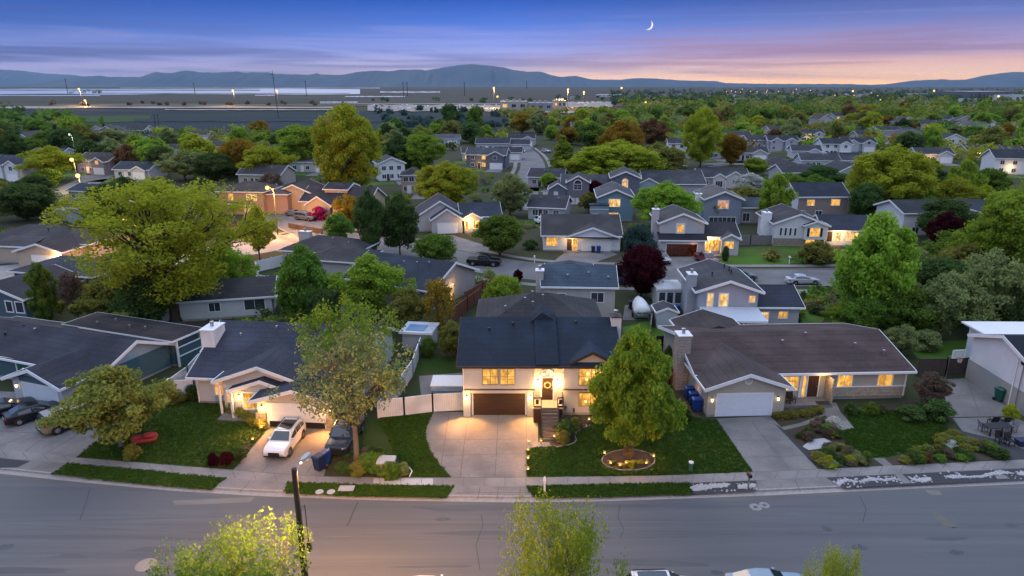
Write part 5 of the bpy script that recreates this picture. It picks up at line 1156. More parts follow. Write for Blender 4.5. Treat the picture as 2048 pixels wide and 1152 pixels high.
T(1885, 500, 422, 68, 'oval_b', 'maroon', 'maroon tree in front of the white shuttered house')
T(1282, 592, 488, 110, 'round_b', 'maroon', 'dark maroon tree by the second street in front of the open garage')
T(1275, 530, 448, 72, 'round_a', 'bluegreen', 'blue green rounded evergreen between the white rambler and the open garage house')
T(1630, 525, 480, 70, 'bush', 'olive', 'olive shrubs before the lit porch of the split level', name='bush', cat='bush')
T(1790, 520, 480, 90, 'round_c', 'gold', 'dull golden bush beside the tall bright green tree')
T(1000, 510, 428, 105, 'round_a', 'green', 'round dark green tree before the pale gabled house with lit entry')
T(872, 530, 466, 100, 'round_b', 'green', 'low spreading green tree beside the navy roofed gable at the street')
T(742, 515, 375, 70, 'oval_a', 'dark', 'tall slim dark tree, first of the pair at the street bend')
T(800, 508, 383, 85, 'oval_b', 'dark', 'tall slim dark tree with pale trunk, second of the pair at the street bend', PBARK)
T(680, 492, 425, 62, 'round_b', 'green', 'dark green round tree beside the pair of slim trees')
T(640, 440, 412, 34, 'bush_b', 'pink', 'bright pink flowering bush at the lamplit drive', name='bush', cat='bush')
T(695, 450, 388, 62, 'round_c', 'gold', 'golden lamplit tree behind the bright pink bush')
T(700, 400, 205, 160, 'big_oval', 'yg', 'giant yellow green cottonwood towering over the middle distance', BARK)
T(895, 420, 322, 128, 'big_round', 'yg', 'broad yellow green tree above the pale gabled house with lit entry', BARK)
T(1020, 432, 345, 90, 'big_oval', 'grey', 'pale grey green tree beside the broad yellow green tree', BARK)
T(1328, 462, 362, 125, 'big_round', 'lime', 'broad pale green tree between the blue clapboard house and the chimneyed house', BARK)
T(1435, 445, 395, 45, 'thin', 'grey', 'thin budding tree against the blue grey gable', PBARK)
T(1176, 425, 383, 44, 'round_c', 'olive', 'small tawny tree beside the blue clapboard house')
T(1112, 390, 358, 40, 'oval_a', 'maroon', 'small maroon tree beside the dark house with arched windows')
T(1190, 400, 360, 40, 'round_b', 'maroon', 'dark red tree in front of the dark house with arched windows')
T(1095, 378, 345, 36, 'round_b', 'lime', 'small bright green tree at the end of the side street')
T(1495, 395, 345, 62, 'round_b', 'white', 'white blossoming tree before the cream twin gabled house')
T(1490, 415, 372, 80, 'round_c', 'olive', 'olive bushes below the white blossoming tree')
T(1545, 455, 345, 70, 'oval_b', 'lime', 'bright lime upright tree beside the white blossoming tree', BARK)
T(1575, 410, 345, 90, 'round_b', 'green', 'leafy green tree right behind the bright lime upright tree')
T(1775, 425, 292, 185, 'big_round', 'yg', 'very broad golden green willow in the middle of the right side', BARK)
T(1915, 425, 318, 75, 'oval_b', 'lime', 'upright lime tree beside the very broad willow', BARK)
T(1965, 415, 335, 90, 'round_a', 'green', 'round deep green tree below the balcony house')
T(1640, 380, 330, 95, 'round_a', 'dark', 'dull dark round tree behind the white two storey with bright windows')
T(1462, 330, 265, 58, 'round_b', 'gold', 'glowing golden round tree beside the house with white garage')
T(1400, 335, 212, 90, 'big_oval', 'yg', 'tall yellow green tree just above the white house with steep dark gable', BARK)
T(1240, 345, 240, 110, 'big_oval', 'gold', 'tall golden green tree rising from the central grove', BARK)
T(1235, 372, 280, 170, 'big_round', 'yg', 'very broad yellow green tree in the central grove', BARK)
T(1310, 368, 285, 120, 'big_round', 'olive', 'broad olive tree at the end of the central grove', BARK)
T(1170, 365, 300, 90, 'round_a', 'yg', 'rounded yellow tree on the street side of the central grove')
T(1125, 345, 268, 70, 'cone', 'lime', 'pointed lime tree at the front of the central grove beside the street')
T(1305, 300, 236, 70, 'round_c', 'rust', 'rust brown bare tree behind the central grove')
T(845, 345, 262, 90, 'big_round', 'lime', 'bright leafy tree beside the tall narrow white house', BARK)
T(800, 345, 268, 70, 'oval_a', 'dark', 'dark tree behind the tall narrow white house')
T(535, 362, 290, 110, 'round_a', 'yg', 'yellow olive tree behind the orange lit brick house', BARK)
T(480, 352, 275, 90, 'round_b', 'gold', 'golden tree near the rust tree above the brick house')
T(605, 340, 248, 120, 'round_a', 'lime', 'lime tree half hidden behind the giant cottonwood')
T(545, 400, 345, 60, 'thin', 'brown', 'bare brown tree glowing above the street lamp', BARK)
T(110, 362, 292, 110, 'round_c', 'yg', 'yellow green tree close beside the bright street lamps')
T(55, 440, 365, 130, 'round_b', 'dark', 'dark bushy tree above the tan lamplit house')
T(305, 345, 286, 62, 'round_b', 'lime', 'bright lime bushy tree before the white gabled house')
T(325, 352, 292, 62, 'round_b', 'dark', 'dark round tree beside the bright lime bushy tree')
T(225, 330, 275, 60, 'round_c', 'grey', 'grey green tree over the pale blue house')
T(370, 360, 300, 100, 'round_c', 'grey', 'grey budding tree behind the top of the huge spreading tree', BARK)
T(430, 360, 305, 90, 'round_b', 'dark', 'deep green tree behind the top of the huge spreading tree')
T(902, 262, 205, 44, 'far_a', 'dark', 'dark round tree alone against the lit car yard, nearer the cottonwood')
T(950, 264, 210, 40, 'far_a', 'green', 'green round tree alone against the lit car yard, nearer the white building')
T(212, 282, 246, 20, 'cone', 'conifer', 'dark pointed spruce at the field edge, taller of the two')
T(236, 286, 256, 20, 'cone', 'conifer', 'dark pointed spruce at the field edge, shorter of the two')
T(118, 300, 250, 34, 'cone', 'conifer', 'dark pointed spruce among the far trees at the edge')
T(215, 300, 268, 24, 'round_b', 'rust', 'small tawny tree below the pair of spruces')
# ---- fields of trees: rows of hand-sized clumps with their own colours
def scatter(n, poly, wr, hr, kinds, cols, seed, gap=.72, avoid=()):
    rnd = random.Random(seed); done = []; tries = 0
    ys = [p[1] for p in poly]; xs = [p[0] for p in poly]
    def inside(x, y):
        c = False; j = len(poly) - 1
        for i in range(len(poly)):
            (xi, yi), (xj, yj) = poly[i], poly[j]
            if (yi > y) != (yj > y) and x < (xj - xi) * (y - yi) / (yj - yi) + xi: c = not c
            j = i
        return c
    while len(done) < n and tries < n * 60:
        tries += 1
        x, y = rnd.uniform(min(xs), max(xs)), rnd.uniform(min(ys), max(ys))
        if not inside(x, y): continue
        g = G(x, y); w = rnd.uniform(*wr); ht = rnd.uniform(*hr)
        if any((g.x - q[0]) ** 2 + (g.y - q[1]) ** 2 < ((w + q[2]) / 2 * gap) ** 2 for q in done): continue
        if any((g.x - q[1]) ** 2 + (g.y - 5 - q[2]) ** 2 < 9.5 ** 2 for q in LANDMARKS): continue
        # keep open the view of the named houses just behind
        if any(g.y < q[2] and q[2] - g.y < 26 and abs(g.x * q[2] / g.y - q[1]) < 8 for q in LANDMARKS): continue
        done.append((g.x, g.y, w)); k = rnd.choice(kinds); c = rnd.choice(cols)
        lb = autolabel(k, c, g, ht); dup = lb in USED; USED.add(lb)
        put(k, g, w, ht, c, 'tree', lb, 'tree', 'trees among the far houses')
MIXC = ['yg', 'lime', 'green', 'dark', 'olive', 'yg', 'grey', 'gold', 'rust', 'yg', 'lime', 'olive']
FK = ['far_a', 'far_b', 'far_c', 'far_a', 'far_c', 'round_c', 'oval_b']
scatter(46, [(1300, 262), (1480, 240), (2060, 240), (2060, 345), (1900, 350), (1700, 290), (1480, 300), (1330, 285)], (8, 15), (7, 13), FK, MIXC, 101)
scatter(40, [(1180, 240), (1260, 222), (1560, 215), (2060, 215), (2060, 250), (1500, 255), (1250, 260)], (10, 18), (8, 14), FK, MIXC, 102)
scatter(24, [(1010, 255), (1250, 245), (1290, 290), (1080, 300)], (9, 15), (8, 14), FK, MIXC, 103)
scatter(20, [(-20, 258), (110, 262), (240, 300), (180, 345), (60, 330), (-20, 345)], (10, 17), (9, 15), FK, ['green', 'dark', 'lime', 'olive', 'dark', 'grey'], 104)
scatter(24, [(180, 292), (420, 290), (560, 268), (640, 300), (560, 350), (400, 345), (250, 350)], (8, 14), (6, 11), FK, MIXC, 105)
scatter(16, [(750, 265), (900, 262), (1000, 275), (930, 300), (840, 320), (770, 330)], (8, 14), (6, 12), FK, ['green', 'dark', 'grey', 'olive', 'lime'], 106)
scatter(20, [(1400, 345), (1700, 330), (1960, 360), (1960, 470), (1880, 440), (1700, 470), (1540, 380)], (6, 11), (5, 9), ['round_a', 'round_b', 'round_c', 'oval_a'], MIXC, 107)
scatter(8, [(1780, 470), (2060, 470), (2060, 560), (1860, 640), (1700, 560)], (8, 12), (7, 10), ['round_a', 'round_b', 'round_c'], ['dark', 'green', 'grey', 'olive'], 108)
scatter(10, [(-20, 370), (200, 370), (330, 400), (250, 470), (-20, 440)], (7, 11), (5, 9), ['round_a', 'round_b', 'round_c'], ['dark', 'green', 'olive', 'grey'], 109)

# blades standing up out of the front lawns, ragged at their edges
leafm('blade', (.062, .125, .018), (.030, .068, .010), .3, 0)
BARE = [(G(1257, 920), 2.15, 1.75), (G(693, 977), .75, .55), (G(639, 984), .45, .45), (G(662, 984), .45, .45), (G(290, 884), 1.0, .6)]
BARE = [(c.x, c.y, (G(1310, 920) - G(1204, 920)).length / 2 if i == 0 else a, (G(1257, 899).y - G(1257, 941).y) / 2 if i == 0 else b) for i, (c, a, b) in enumerate(BARE)]
def off(x, y): return any(((x - cx) / a) ** 2 + ((y - cy_) / b) ** 2 < 1 for cx, cy_, a, b in BARE)
def tufts(name, px, n_, seed, label):
    global rng
    rng = np.random.default_rng(seed); P = [G(x, y) for x, y in px]; xs = [p.x for p in P]; ys = [p.y for p in P]; C = []
    while len(C) < n_:
        x, y = rng.uniform(min(xs) - .05, max(xs) + .05), rng.uniform(min(ys) - .05, max(ys) + .05); c = False; j = len(P) - 1
        for i in range(len(P)):
            if (P[i].y > y) != (P[j].y > y) and x < (P[j].x - P[i].x) * (y - P[i].y) / (P[j].y - P[i].y) + P[i].x: c = not c
            j = i
        if c and not off(x, y): C.append((x, y, .045))
    for a, b in zip(P, P[1:] + P[:1]):
        for k in range(int((b - a).length * 5)):
            q = a + (b - a) * rng.uniform()
            if not off(q.x, q.y): C.append((q.x + rng.normal() * .05, q.y + rng.normal() * .05, .04))
    me = leaves_mesh(name, np.array(C), rng.uniform(.06, .16, len(C)), 7, .06, .3, .8, .2, 2.2); me.materials.append(LEAFM['blade']); o = bpy.data.objects.new(name, me); COL.objects.link(o); tag(o, label, 'grass', None, 'stuff')
tufts('lawn_grass', [(155, 914), (210, 868), (300, 800), (345, 795), (440, 795), (470, 806), (520, 850), (530, 862), (467, 939)], 5200, 1, 'grass of the lawn before the grey roofed house')
tufts('lawn_grass', [(760, 838), (864, 827), (856, 845), (850, 866), (852, 880), (862, 905), (881, 932), (901, 954), (822, 954), (790, 905)], 2200, 2, 'grass of the narrow lawn beside the wide drive')
tufts('lawn_grass', [(1055, 897), (1120, 893), (1153, 882), (1151, 866), (1171, 852), (1230, 838), (1330, 812), (1352, 830), (1432, 842), (1502, 943), (1324, 950), (1055, 954)], 6500, 3, 'grass of the lawn with the ring bed')
tufts('lawn_grass', [(1688, 861), (1710, 857), (1694, 830), (1800, 820), (1886, 846), (1900, 872), (1860, 889), (1790, 910), (1732, 916), (1692, 898)], 3200, 4, 'grass of the lawn before the beige rambler')
for i, q in enumerate([[(137, 927), (105, 948), (260, 965), (422, 979), (452, 957), (300, 942)], [(574, 964.5), (571, 986), (700, 992), (893, 995), (908, 972.5), (762, 970.5)], [(1052, 973), (1070, 995), (1200, 994), (1384, 988), (1378, 966), (1200, 969)]]): tufts('verge_grass', q, 1500, 10 + i, ['grass of the long verge before the teal house', 'grass of the verge by the lamp post', 'grass of the verge with the white post'][i])
# ------------------------------------------------------------------ further streets, drives, fences
def smooth(pts, it=2):
    for _ in range(it):
        o = [pts[0]]
        for a, b in zip(pts[:-1], pts[1:]): o += [a * .75 + b * .25, a * .25 + b * .75]
        pts = o + [pts[-1]]
    return pts
def ribbon(name, pts, w, z, mat, off=0.0):
    a, b = offset(pts, off + w / 2), offset(pts, off - w / 2); mb = MB()
    for i in range(len(pts) - 1): mb.poly([setz([a[i]], z)[0], setz([a[i + 1]], z)[0], setz([b[i + 1]], z)[0], setz([b[i]], z)[0]])
    return struct(name, mb, mat)
def curb(pts, off, w=.15, h=.13):
    a, b = offset(pts, off + w / 2), offset(pts, off - w / 2); mb = MB()
    for i in range(len(pts) - 1):
        mb.poly([setz([a[i]], h)[0], setz([a[i + 1]], h)[0], setz([b[i + 1]], h)[0], setz([b[i]], h)[0]])
        mb.poly([setz([b[i]], 0)[0], setz([b[i + 1]], 0)[0], setz([b[i + 1]], h)[0], setz([b[i]], h)[0]]); mb.poly([setz([a[i]], 0)[0], setz([a[i + 1]], 0)[0], setz([a[i + 1]], h)[0], setz([a[i]], h)[0]])
    return struct('kerb', mb, KERB)
ASPH2 = pmat('back street asphalt', (.125, .124, .126), (.155, .152, .150), .8, .85, c3=(.10, .10, .103), s3=.2, detail=8)
street2 = smooth([G(x, y) for x, y in [(2300, 549), (1900, 554), (1670, 555), (1450, 556), (1200, 550), (1060, 544), (960, 528), (880, 510), (800, 496), (730, 486), (660, 474), (610, 456), (575, 436), (560, 420)]])
ribbon('road', street2, 9.2, .02, ASPH2)
for off in (4.7, -4.7): curb(street2, off)
ribbon('sidewalk', street2, 1.4, .03, WALK, 7.2); ribbon('sidewalk', street2, 1.4, .03, WALK, -7.2)
street3 = smooth([G(x, y) for x, y in [(640, 470), (560, 486), (460, 502), (340, 520), (220, 528), (120, 534), (-20, 548)]])
PALE = pmat('pale concrete street', (.30, .29, .285), (.24, .235, .23), 1.2, .9, c3=(.20, .195, .19), s3=.2, detail=8)
ribbon('road', street3, 11, .012, PALE); ribbon('sidewalk', street3, 1.4, .028, WALK, -7.4)
street4 = smooth([G(x, y) for x, y in [(1042, 296), (1060, 312), (1068, 335), (1055, 362), (1040, 392), (1046, 420)]])
ribbon('road', street4, 9, .02, ASPH2); ribbon('sidewalk', street4, 1.4, .03, WALK, 6.4); ribbon('sidewalk', street4, 1.4, .03, WALK, -6.4)
street5 = smooth([G(x, y) for x, y in [(330, 300), (240, 330), (180, 362), (120, 388), (-20, 402)]])
ribbon('road', street5, 9, .02, ASPH2)
street6 = smooth([G(x, y) for x, y in [(1420, 330), (1540, 322), (1660, 322), (1800, 312)]])
ribbon('road', street6, 9, .02, ASPH2)
for px in ([(1134, 503), (1212, 501), (1236, 508), (1168, 533), (1098, 531), (1120, 512)], [(1332, 514), (1393, 513), (1400, 538), (1342, 542), (1322, 534)], [(870, 470), (905, 470), (990, 497), (950, 506), (890, 498)],
           [(610, 430), (690, 430), (700, 440), (640, 462), (590, 450), (570, 425)], [(90, 528), (178, 520), (250, 522), (220, 545), (130, 548)], [(1245, 640), (1320, 640), (1316, 610), (1250, 610)], [(640, 500), (720, 496), (760, 520), (700, 540)]):
    sheet('driveway', px, .036, CONC)
sheet('bare_soil', [(1182, 533), (1240, 516), (1285, 520), (1240, 537)], .014, MULCH)
DIRT = pmat('worn side yard', (.13, .115, .10), (.085, .078, .066), .6, .95, c3=(.05, .06, .03), s3=.15, detail=8)
WOODF = pmat('weathered fence', (.085, .062, .048), (.05, .038, .03), 3, .9, stretch=(6, 6, .4)); REDF = pmat('red cedar fence', (.16, .065, .035), (.11, .045, .025), 3, .85, stretch=(6, 6, .4))
DARKF = pmat('dark fence boards', (.035, .030, .028), (.02, .018, .017), 3, .9, stretch=(6, 6, .4)); GREYF = pmat('grey fence boards', (.20, .19, .18), (.14, .13, .125), 3, .9, stretch=(6, 6, .4))
def fence(pts, h, mat, label, step=2.4, kind='fence', rails=False, cap=True):
    pts = [G(*p) if len(p) == 2 else Vector(p) for p in pts]
    root = empty(kind, pts[0], 0, label, 'fence'); o = pts[0]
    for a, b in zip(pts[:-1], pts[1:]):
        a, b = a - o, b - o; d = b - a; nseg = max(1, round(d.length / step)); t = d.normalized(); nn = Vector((-t.y, t.x, 0)) * .025
        pm = MB()
        for k in range(nseg):
            p, q = a + d * (k / nseg) + t * .07, a + d * ((k + 1) / nseg) - t * .07
            if rails:
                for z in np.linspace(.15, h - .1, 5): pm.prism([p + nn + Vector((0, 0, z)), q + nn + Vector((0, 0, z)), q - nn + Vector((0, 0, z)), p - nn + Vector((0, 0, z))], (0, 0, .04))
            else:
                nb = max(2, int((q - p).length / .16)); 
                for j in range(nb):
                    u, v = p + (q - p) * (j / nb), p + (q - p) * ((j + .93) / nb); dz = random.uniform(-.012, .012) if mat is not VINYL else 0
                    pm.prism([u + nn + Vector((0, 0, .05)), v + nn + Vector((0, 0, .05)), v - nn + Vector((0, 0, .05)), u - nn + Vector((0, 0, .05))], (0, 0, h - .1 + dz))
                pm.prism([p + nn * 1.8 + Vector((0, 0, h - .09)), q + nn * 1.8 + Vector((0, 0, h - .09)), q - nn * 1.8 + Vector((0, 0, h - .09)), p - nn * 1.8 + Vector((0, 0, h - .09))], (0, 0, .1))
        pm.build('panel', mat, root)
        for k in range(nseg + 1):
            c = a + d * (k / nseg); MB().box(c.x - .065, c.x + .065, c.y - .065, c.y + .065, 0, h + .06).prism([(c.x - .08, c.y - .08, h + .06), (c.x + .08, c.y - .08, h + .06), (c.x + .08, c.y + .08, h + .06), (c.x - .08, c.y + .08, h + .06)], (0, 0, .05)).build('post', mat, root)
    return root
fence([(757, 836), (809, 831), (866, 824), (927, 821)], 1.75, VINYL, 'white vinyl fence closing the gap left of the brown garage door')
fence([(762, 832), (800, 790), (826, 752), (838, 716), (844, 700)], 1.75, VINYL, 'long white vinyl fence running back between the two front houses')
fence([(340, 795), (392, 794), (425, 792)], 1.75, VINYL, 'white vinyl fence beside the teal house and the stone ornament')
fence([(342, 793), (378, 766), (402, 738), (412, 722)], 1.75, VINYL, 'white vinyl fence running back along the white chimney side')
fence([(512, 584), (520, 565), (512, 545), (575, 530)], 1.8, VINYL, 'curving white vinyl fence at the street bend behind the lime trees')
fence([(516, 570), (560, 578), (578, 570)], 1.6, VINYL, 'short white vinyl fence before the hip roofed house')
fence([(1318, 778), (1338, 772), (1358, 768)], 1.8, REDF, 'reddish cedar fence between the bright tree and the stone chimney')
fence([(1244, 708), (1300, 705), (1352, 703)], 1.9, DARKF, 'dark board fence behind the small clipped tree')
fence([(1510, 690), (1600, 688), (1700, 686), (1760, 684)], 1.5, DARKF, 'dark wire and board fence along the green yard behind the rambler', rails=True)
fence([(1832, 752), (1890, 752), (1937, 750)], 1.9, WOODF, 'brown board fence behind the basketball hoop')
fence([(1454, 492), (1500, 490), (1545, 490)], 1.8, GREYF, 'grey board fence beside the open garage house')
fence([(930, 612), (965, 590), (985, 580)], 1.9, REDF, 'brown cedar fence behind the navy gable end')
fence([(900, 650), (935, 622), (960, 604)], 1.9, REDF, 'brown cedar fence leaning between small trees and grey roof')
fence([(360, 668), (420, 664), (470, 660)], 1.5, WOODF, 'low brown fence under the long white house')
fence([(1300, 676), (1303, 650), (1306, 620)], 1.6, GREYF, 'grey fence between the covered boat and the garden shed')
fence([(1400, 397), (1445, 397), (1490, 396)], 1.9, VINYL, 'white fence below the cream twin gabled house')
fence([(1118, 410), (1150, 409), (1170, 409)], 1.6, VINYL, 'white fence before the small tawny tree')
fence([(578, 456), (610, 462), (645, 468)], 1.0, WOODF, 'low timber fence at the corner of the lamplit drive')
fence([(1935, 470), (2000, 468), (2060, 466)], 1.7, WOODF, 'brown fence half hidden behind the lush edge tree')
# ------------------------------------------------------------------ small things
BLUE = flat('blue bin plastic', (.010, .045, .22), .45); NAVYB = flat('navy bin plastic', (.010, .022, .065), .45); GRN = flat('green bin plastic', (.006, .075, .055), .45); DGRN = flat('dark green bin plastic', (.006, .035, .026), .45)
def bin_(px, py, mat, label, rz=0, s=1.0):
    root = empty('wheelie_bin', G(px, py, .01), rz, label, 'bin'); root.scale = (s, s, s)
    r = lambda w, d, z, dy=0: [(-w, -d + dy, z), (w, -d + dy, z), (w, d + dy, z), (-w, d + dy, z)]
    MB().loft([r(.24, .26, .08), r(.27, .31, .5), r(.30, .36, .98), r(.33, .39, .985), r(.33, .39, 1.04)]).build('body', mat, root)
    MB().loft([r(.33, .40, 1.045), r(.33, .40, 1.09), r(.26, .30, 1.15)]).build('lid', mat, root)
    MB().tube([(-.3, .42, 1.0), (.3, .42, 1.0)], .025, 6).build('handle', mat, root)
    for x in (-.29, .29): MB().tube([(x - .04, .27, .13), (x + .04, .27, .13)], .13, 12).build('wheel', RUBBER, root)
bin_(1378, 797, BLUE, 'blue bin farthest up the side wall of the beige rambler', 1.57, 1.05); bin_(1386, 808, BLUE, 'middle blue bin of the three beside the beige rambler', 1.57, 1.05); bin_(1393, 821, BLUE, 'blue bin nearest the driveway beside the beige rambler', 1.57, 1.1)
bin_(640, 940, NAVYB, 'navy wheelie bin by the dark parked car and the utility cabinet', -.5, 1.15); bin_(651, 928, BLUE, 'blue lidded bin tight behind the navy bin at the drive', -.5, 1.0)
bin_(86, 798, DGRN, 'dark green bin before the white garage door of the teal house', -.2, 1.0); bin_(106, 799, DGRN, 'second dark green bin, next to the blue bin at the teal house', -.2, 1.0); bin_(122, 801, BLUE, 'blue bin before the white garage door of the teal house', -.2, 1.15)
bin_(1999, 802, GRN, 'green bin standing on the concrete by the white house', .2, 1.15)
bin_(1186, 505, NAVYB, 'dark bin at the garage corner of the white rambler', 0, 1.0); bin_(1197, 506, BLUE, 'blue bin at the garage corner of the white rambler', 0, 1.1)
bin_(1353, 628, BLUE, 'blue bin standing between the garden room and the grey house', 0, 1.1); bin_(1262, 618, NAVYB, 'dark bin beside the covered boat', 0, 1.0)
bin_(1228, 502, flat('maroon plastic', (.07, .012, .018), .5), 'maroon bin by the side wall of the white rambler', 0, 1.0)
# utility cabinet, marker, pedestal, mailboxes
r0 = empty('utility_cabinet', G(774, 944, .01), R(-3), 'grey utility cabinet with sloped lid on the lawn edge', 'utility cabinet')
CAB = pmat('cabinet steel', (.20, .20, .18), (.15, .15, .135), 3, .6)
MB().loft([[(-.62, -.45, 0), (.62, -.45, 0), (.62, .45, 0), (-.62, .45, 0)], [(-.6, -.43, .95), (.6, -.43, .95), (.6, .43, .95), (-.6, .43, .95)]]).build('body', CAB, r0)
MB().loft([[(-.68, -.52, .96), (.68, -.52, .96), (.68, .5, .96), (-.68, .5, .96)], [(-.66, -.5, 1.06), (.66, -.5, 1.06), (.66, .48, 1.16), (-.66, .48, 1.16)]]).build('lid', pmat('cabinet lid', (.42, .43, .44), (.34, .35, .36), 3, .5), r0)
MB().box(-.12, .22, -.475, -.455, .42, .68).build('notice', WHITE, r0); MB().box(-.05, -.03, -.47, -.45, .05, .9).build('door_seam', BLACK, r0)
YEL = flat('yellow marker plastic', (.55, .42, .02), .5)
o = MB().box(-.06, .06, -.02, .02, 0, 1.05).box(-.075, .075, -.03, .03, .8, 1.08).build('marker_post', YEL); o.location = G(731, 944); tag(o, 'slim yellow marker post beside the utility cabinet', 'marker post')
r0 = empty('cable_pedestal', G(1381, 942), 0, 'small green pedestal with white cap on the lawn', 'pedestal'); MB().loft([[(-.13, -.13, 0), (.13, -.13, 0), (.13, .13, 0), (-.13, .13, 0)], [(-.12, -.12, .7), (.12, -.12, .7), (.12, .12, .7), (-.12, .12, .7)]]).build('body', flat('pedestal green', (.03, .12, .07), .5), r0); MB().lathe([(.19, .7), (.19, .8), (.05, .86)], n=10).build('cap', WHITE, r0)
r0 = empty('mailbox', G(1089, 984), 0, 'slim white post with pointed top in the grass strip', 'post'); MB().box(-.07, .07, -.07, .07, 0, .95).build('post', WHITE, r0); MB().loft([[(-.11, -.11, .95), (.11, -.11, .95), (.11, .11, .95), (-.11, .11, .95)], [(-.09, -.09, 1.12), (.09, -.09, 1.12), (.09, .09, 1.12), (-.09, .09, 1.12)], [(-.01, -.01, 1.32), (.01, -.01, 1.32), (.01, .01, 1.32), (-.01, .01, 1.32)]]).build('finial', WHITE, r0)
def mailbox(px, py, label, mat, post):
    r0 = empty('mailbox', G(px, py), R(180), label, 'mailbox'); MB().box(-.05, .05, -.05, .05, 0, 1.05).build('post', post, r0)
    N = 10; MB().prism([(-.12, -.28, 1.05), (.12, -.28, 1.05), (.12, -.28, 1.2)] + [(.12 * math.cos(math.pi * k / N), -.28, 1.2 + .12 * math.sin(math.pi * k / N)) for k in range(1, N)] + [(-.12, -.28, 1.2)], (0, .55, 0)).build('box', mat, r0); MB().box(.125, .145, -.1, .0, 1.15, 1.42).build('flag', pmat('flag red', (.4, .02, .02)), r0)
mailbox(1496, 978, 'black mailbox on a grey post in the gravel strip', BLACK, GREYF); mailbox(1069, 527, 'pale mailbox at the kerb before the white rambler', WHITE, WHITE); mailbox(1578, 528, 'white mailbox at the kerb of the big lawn across the street', WHITE, WHITE); mailbox(1004, 480, 'dark mailbox before the pale gabled house', BLACK, GREYF)
# red seat, ornaments, furniture
REDC = pmat('faded red fabric', (.30, .045, .05), (.22, .03, .035), 4, .85)
r0 = empty('lounge_seat', G(290, 884), .3, 'low red fabric lounge seat lying on the lawn', 'seat')
MB().loft([[(1.0 * a * math.cos(t), .62 * a * math.sin(t), z + .06 * math.sin(3 * t)) for t in np.linspace(0, 2 * math.pi, 18, endpoint=False)] for a, z in ((.55, .02), (.95, .22), (1.05, .42), (.98, .50), (.6, .36), (.2, .30))]).build('cushion', REDC, r0, smooth=True)
MB().loft([[(.5 * a * math.cos(t) + .35, .35 * a * math.sin(t) + .2, z) for t in np.linspace(0, 2 * math.pi, 14, endpoint=False)] for a, z in ((1.1, .40), (1.15, .56), (.7, .66), (.2, .67))]).build('pillow', REDC, r0, smooth=True)
o = MB().lathe([(.34, 0), (.34, .12), (.16, .2), (.13, .75), (.2, .85), (.42, .98), (.46, 1.1), (.1, 1.06)], n=16).build('bird_bath', pmat('cast stone', (.30, .27, .24), (.22, .2, .18), 8, .9), smooth=True); o.location = G(408, 802); tag(o, 'stone ornament standing before the white fence and lit window', 'garden ornament')
r0 = empty('garden_arch', G(430, 800), 0, 'dark metal garden arch beside the stone ornament', 'garden arch')
for x in (-.1, 1.0): MB().tube([(x, 0, 0), (x, 0, 2.2)], .035, 6).build('post', BLACK, r0)
MB().box(-.25, 1.15, -.25, .3, 2.2, 2.28).build('top', BLACK, r0)
WOODC = pmat('patio wood', (.13, .065, .03), (.09, .045, .02), 4, .7)
def chair(loc, rz, label, mat=WOODC, group=None, w=.6):
    r0 = empty('patio_chair', loc, rz, label, 'chair', group)
    MB().box(-w / 2, w / 2, -.28, .28, .40, .46).build('seat', mat, r0); MB().prism([(-w / 2, .25, .46), (w / 2, .25, .46), (w / 2, .31, .46), (-w / 2, .31, .46)], (0, .12, .52)).build('backrest', mat, r0)
    for x in (-w / 2 + .03, w / 2 - .03):
        for y in (-.25, .25): MB().box(x - .025, x + .025, y - .025, y + .025, 0, .4).build('leg', mat, r0)
        MB().box(x - .03, x + .03, -.28, .3, .62, .66).build('arm', mat, r0)
    return r0
pw = H and House and None
chair(G(1568, 806, .3) + Vector((0, 0, 0)), 0, 'brown wooden armchair on the porch under the wide lit window', w=.9); chair(G(1582, 806, .3), .2, 'small dark chair beside the wooden armchair on the porch', BLACK)
o = MB().box(-.6, .6, -.35, .35, 0, .03).build('doormat', DARKF); o.location = G(1646, 806, .31); tag(o, 'dark doormat before the dark front door of the beige rambler', 'doormat')
tb_ = empty('patio_table', G(1992, 866, .01), .15, 'long dark metal patio table among chairs on the pale concrete', 'table'); MB().box(-1.1, 1.1, -.5, .5, .70, .75).build('table_top', BLACK, tb_)
for x in (-1.0, 1.0):
    for y in (-.42, .42): MB().box(x - .04, x + .04, y - .04, y + .04, 0, .7).build('leg', BLACK, tb_)
SL = pmat('grey sling fabric', (.16, .17, .19), (.12, .13, .14), 6, .7)
for i, (px, py, rz, m, lb) in enumerate([(1965, 862, 1.4, SL, 'grey sling chair at the house end of the patio table'), (2022, 862, -1.5, SL, 'grey sling chair at the edge end of the patio table'), (1984, 850, 3.1, BLACK, 'black chair behind the patio table by the lawn'), (2006, 851, 3.2, BLACK, 'second black chair behind the patio table'), (2000, 886, 0, BLACK, 'black chair at the front of the patio by the gravel'), (2018, 890, .1, BLACK, 'black chair beside it at the front of the patio, nearer the blue box')]): chair(G(px, py, .01), rz, lb, m)
o = MB().loft([[(-.5, -.35, 0), (.5, -.35, 0), (.5, .35, 0), (-.5, .35, 0)], [(-.52, -.37, .5), (.52, -.37, .5), (.52, .37, .5), (-.52, .37, .5)], [(-.45, -.3, .58), (.45, -.3, .58), (.45, .3, .58), (-.45, .3, .58)]]).build('storage_box', NAVYB); o.location = G(2045, 890); tag(o, 'dark blue storage box beside the patio chairs', 'box')
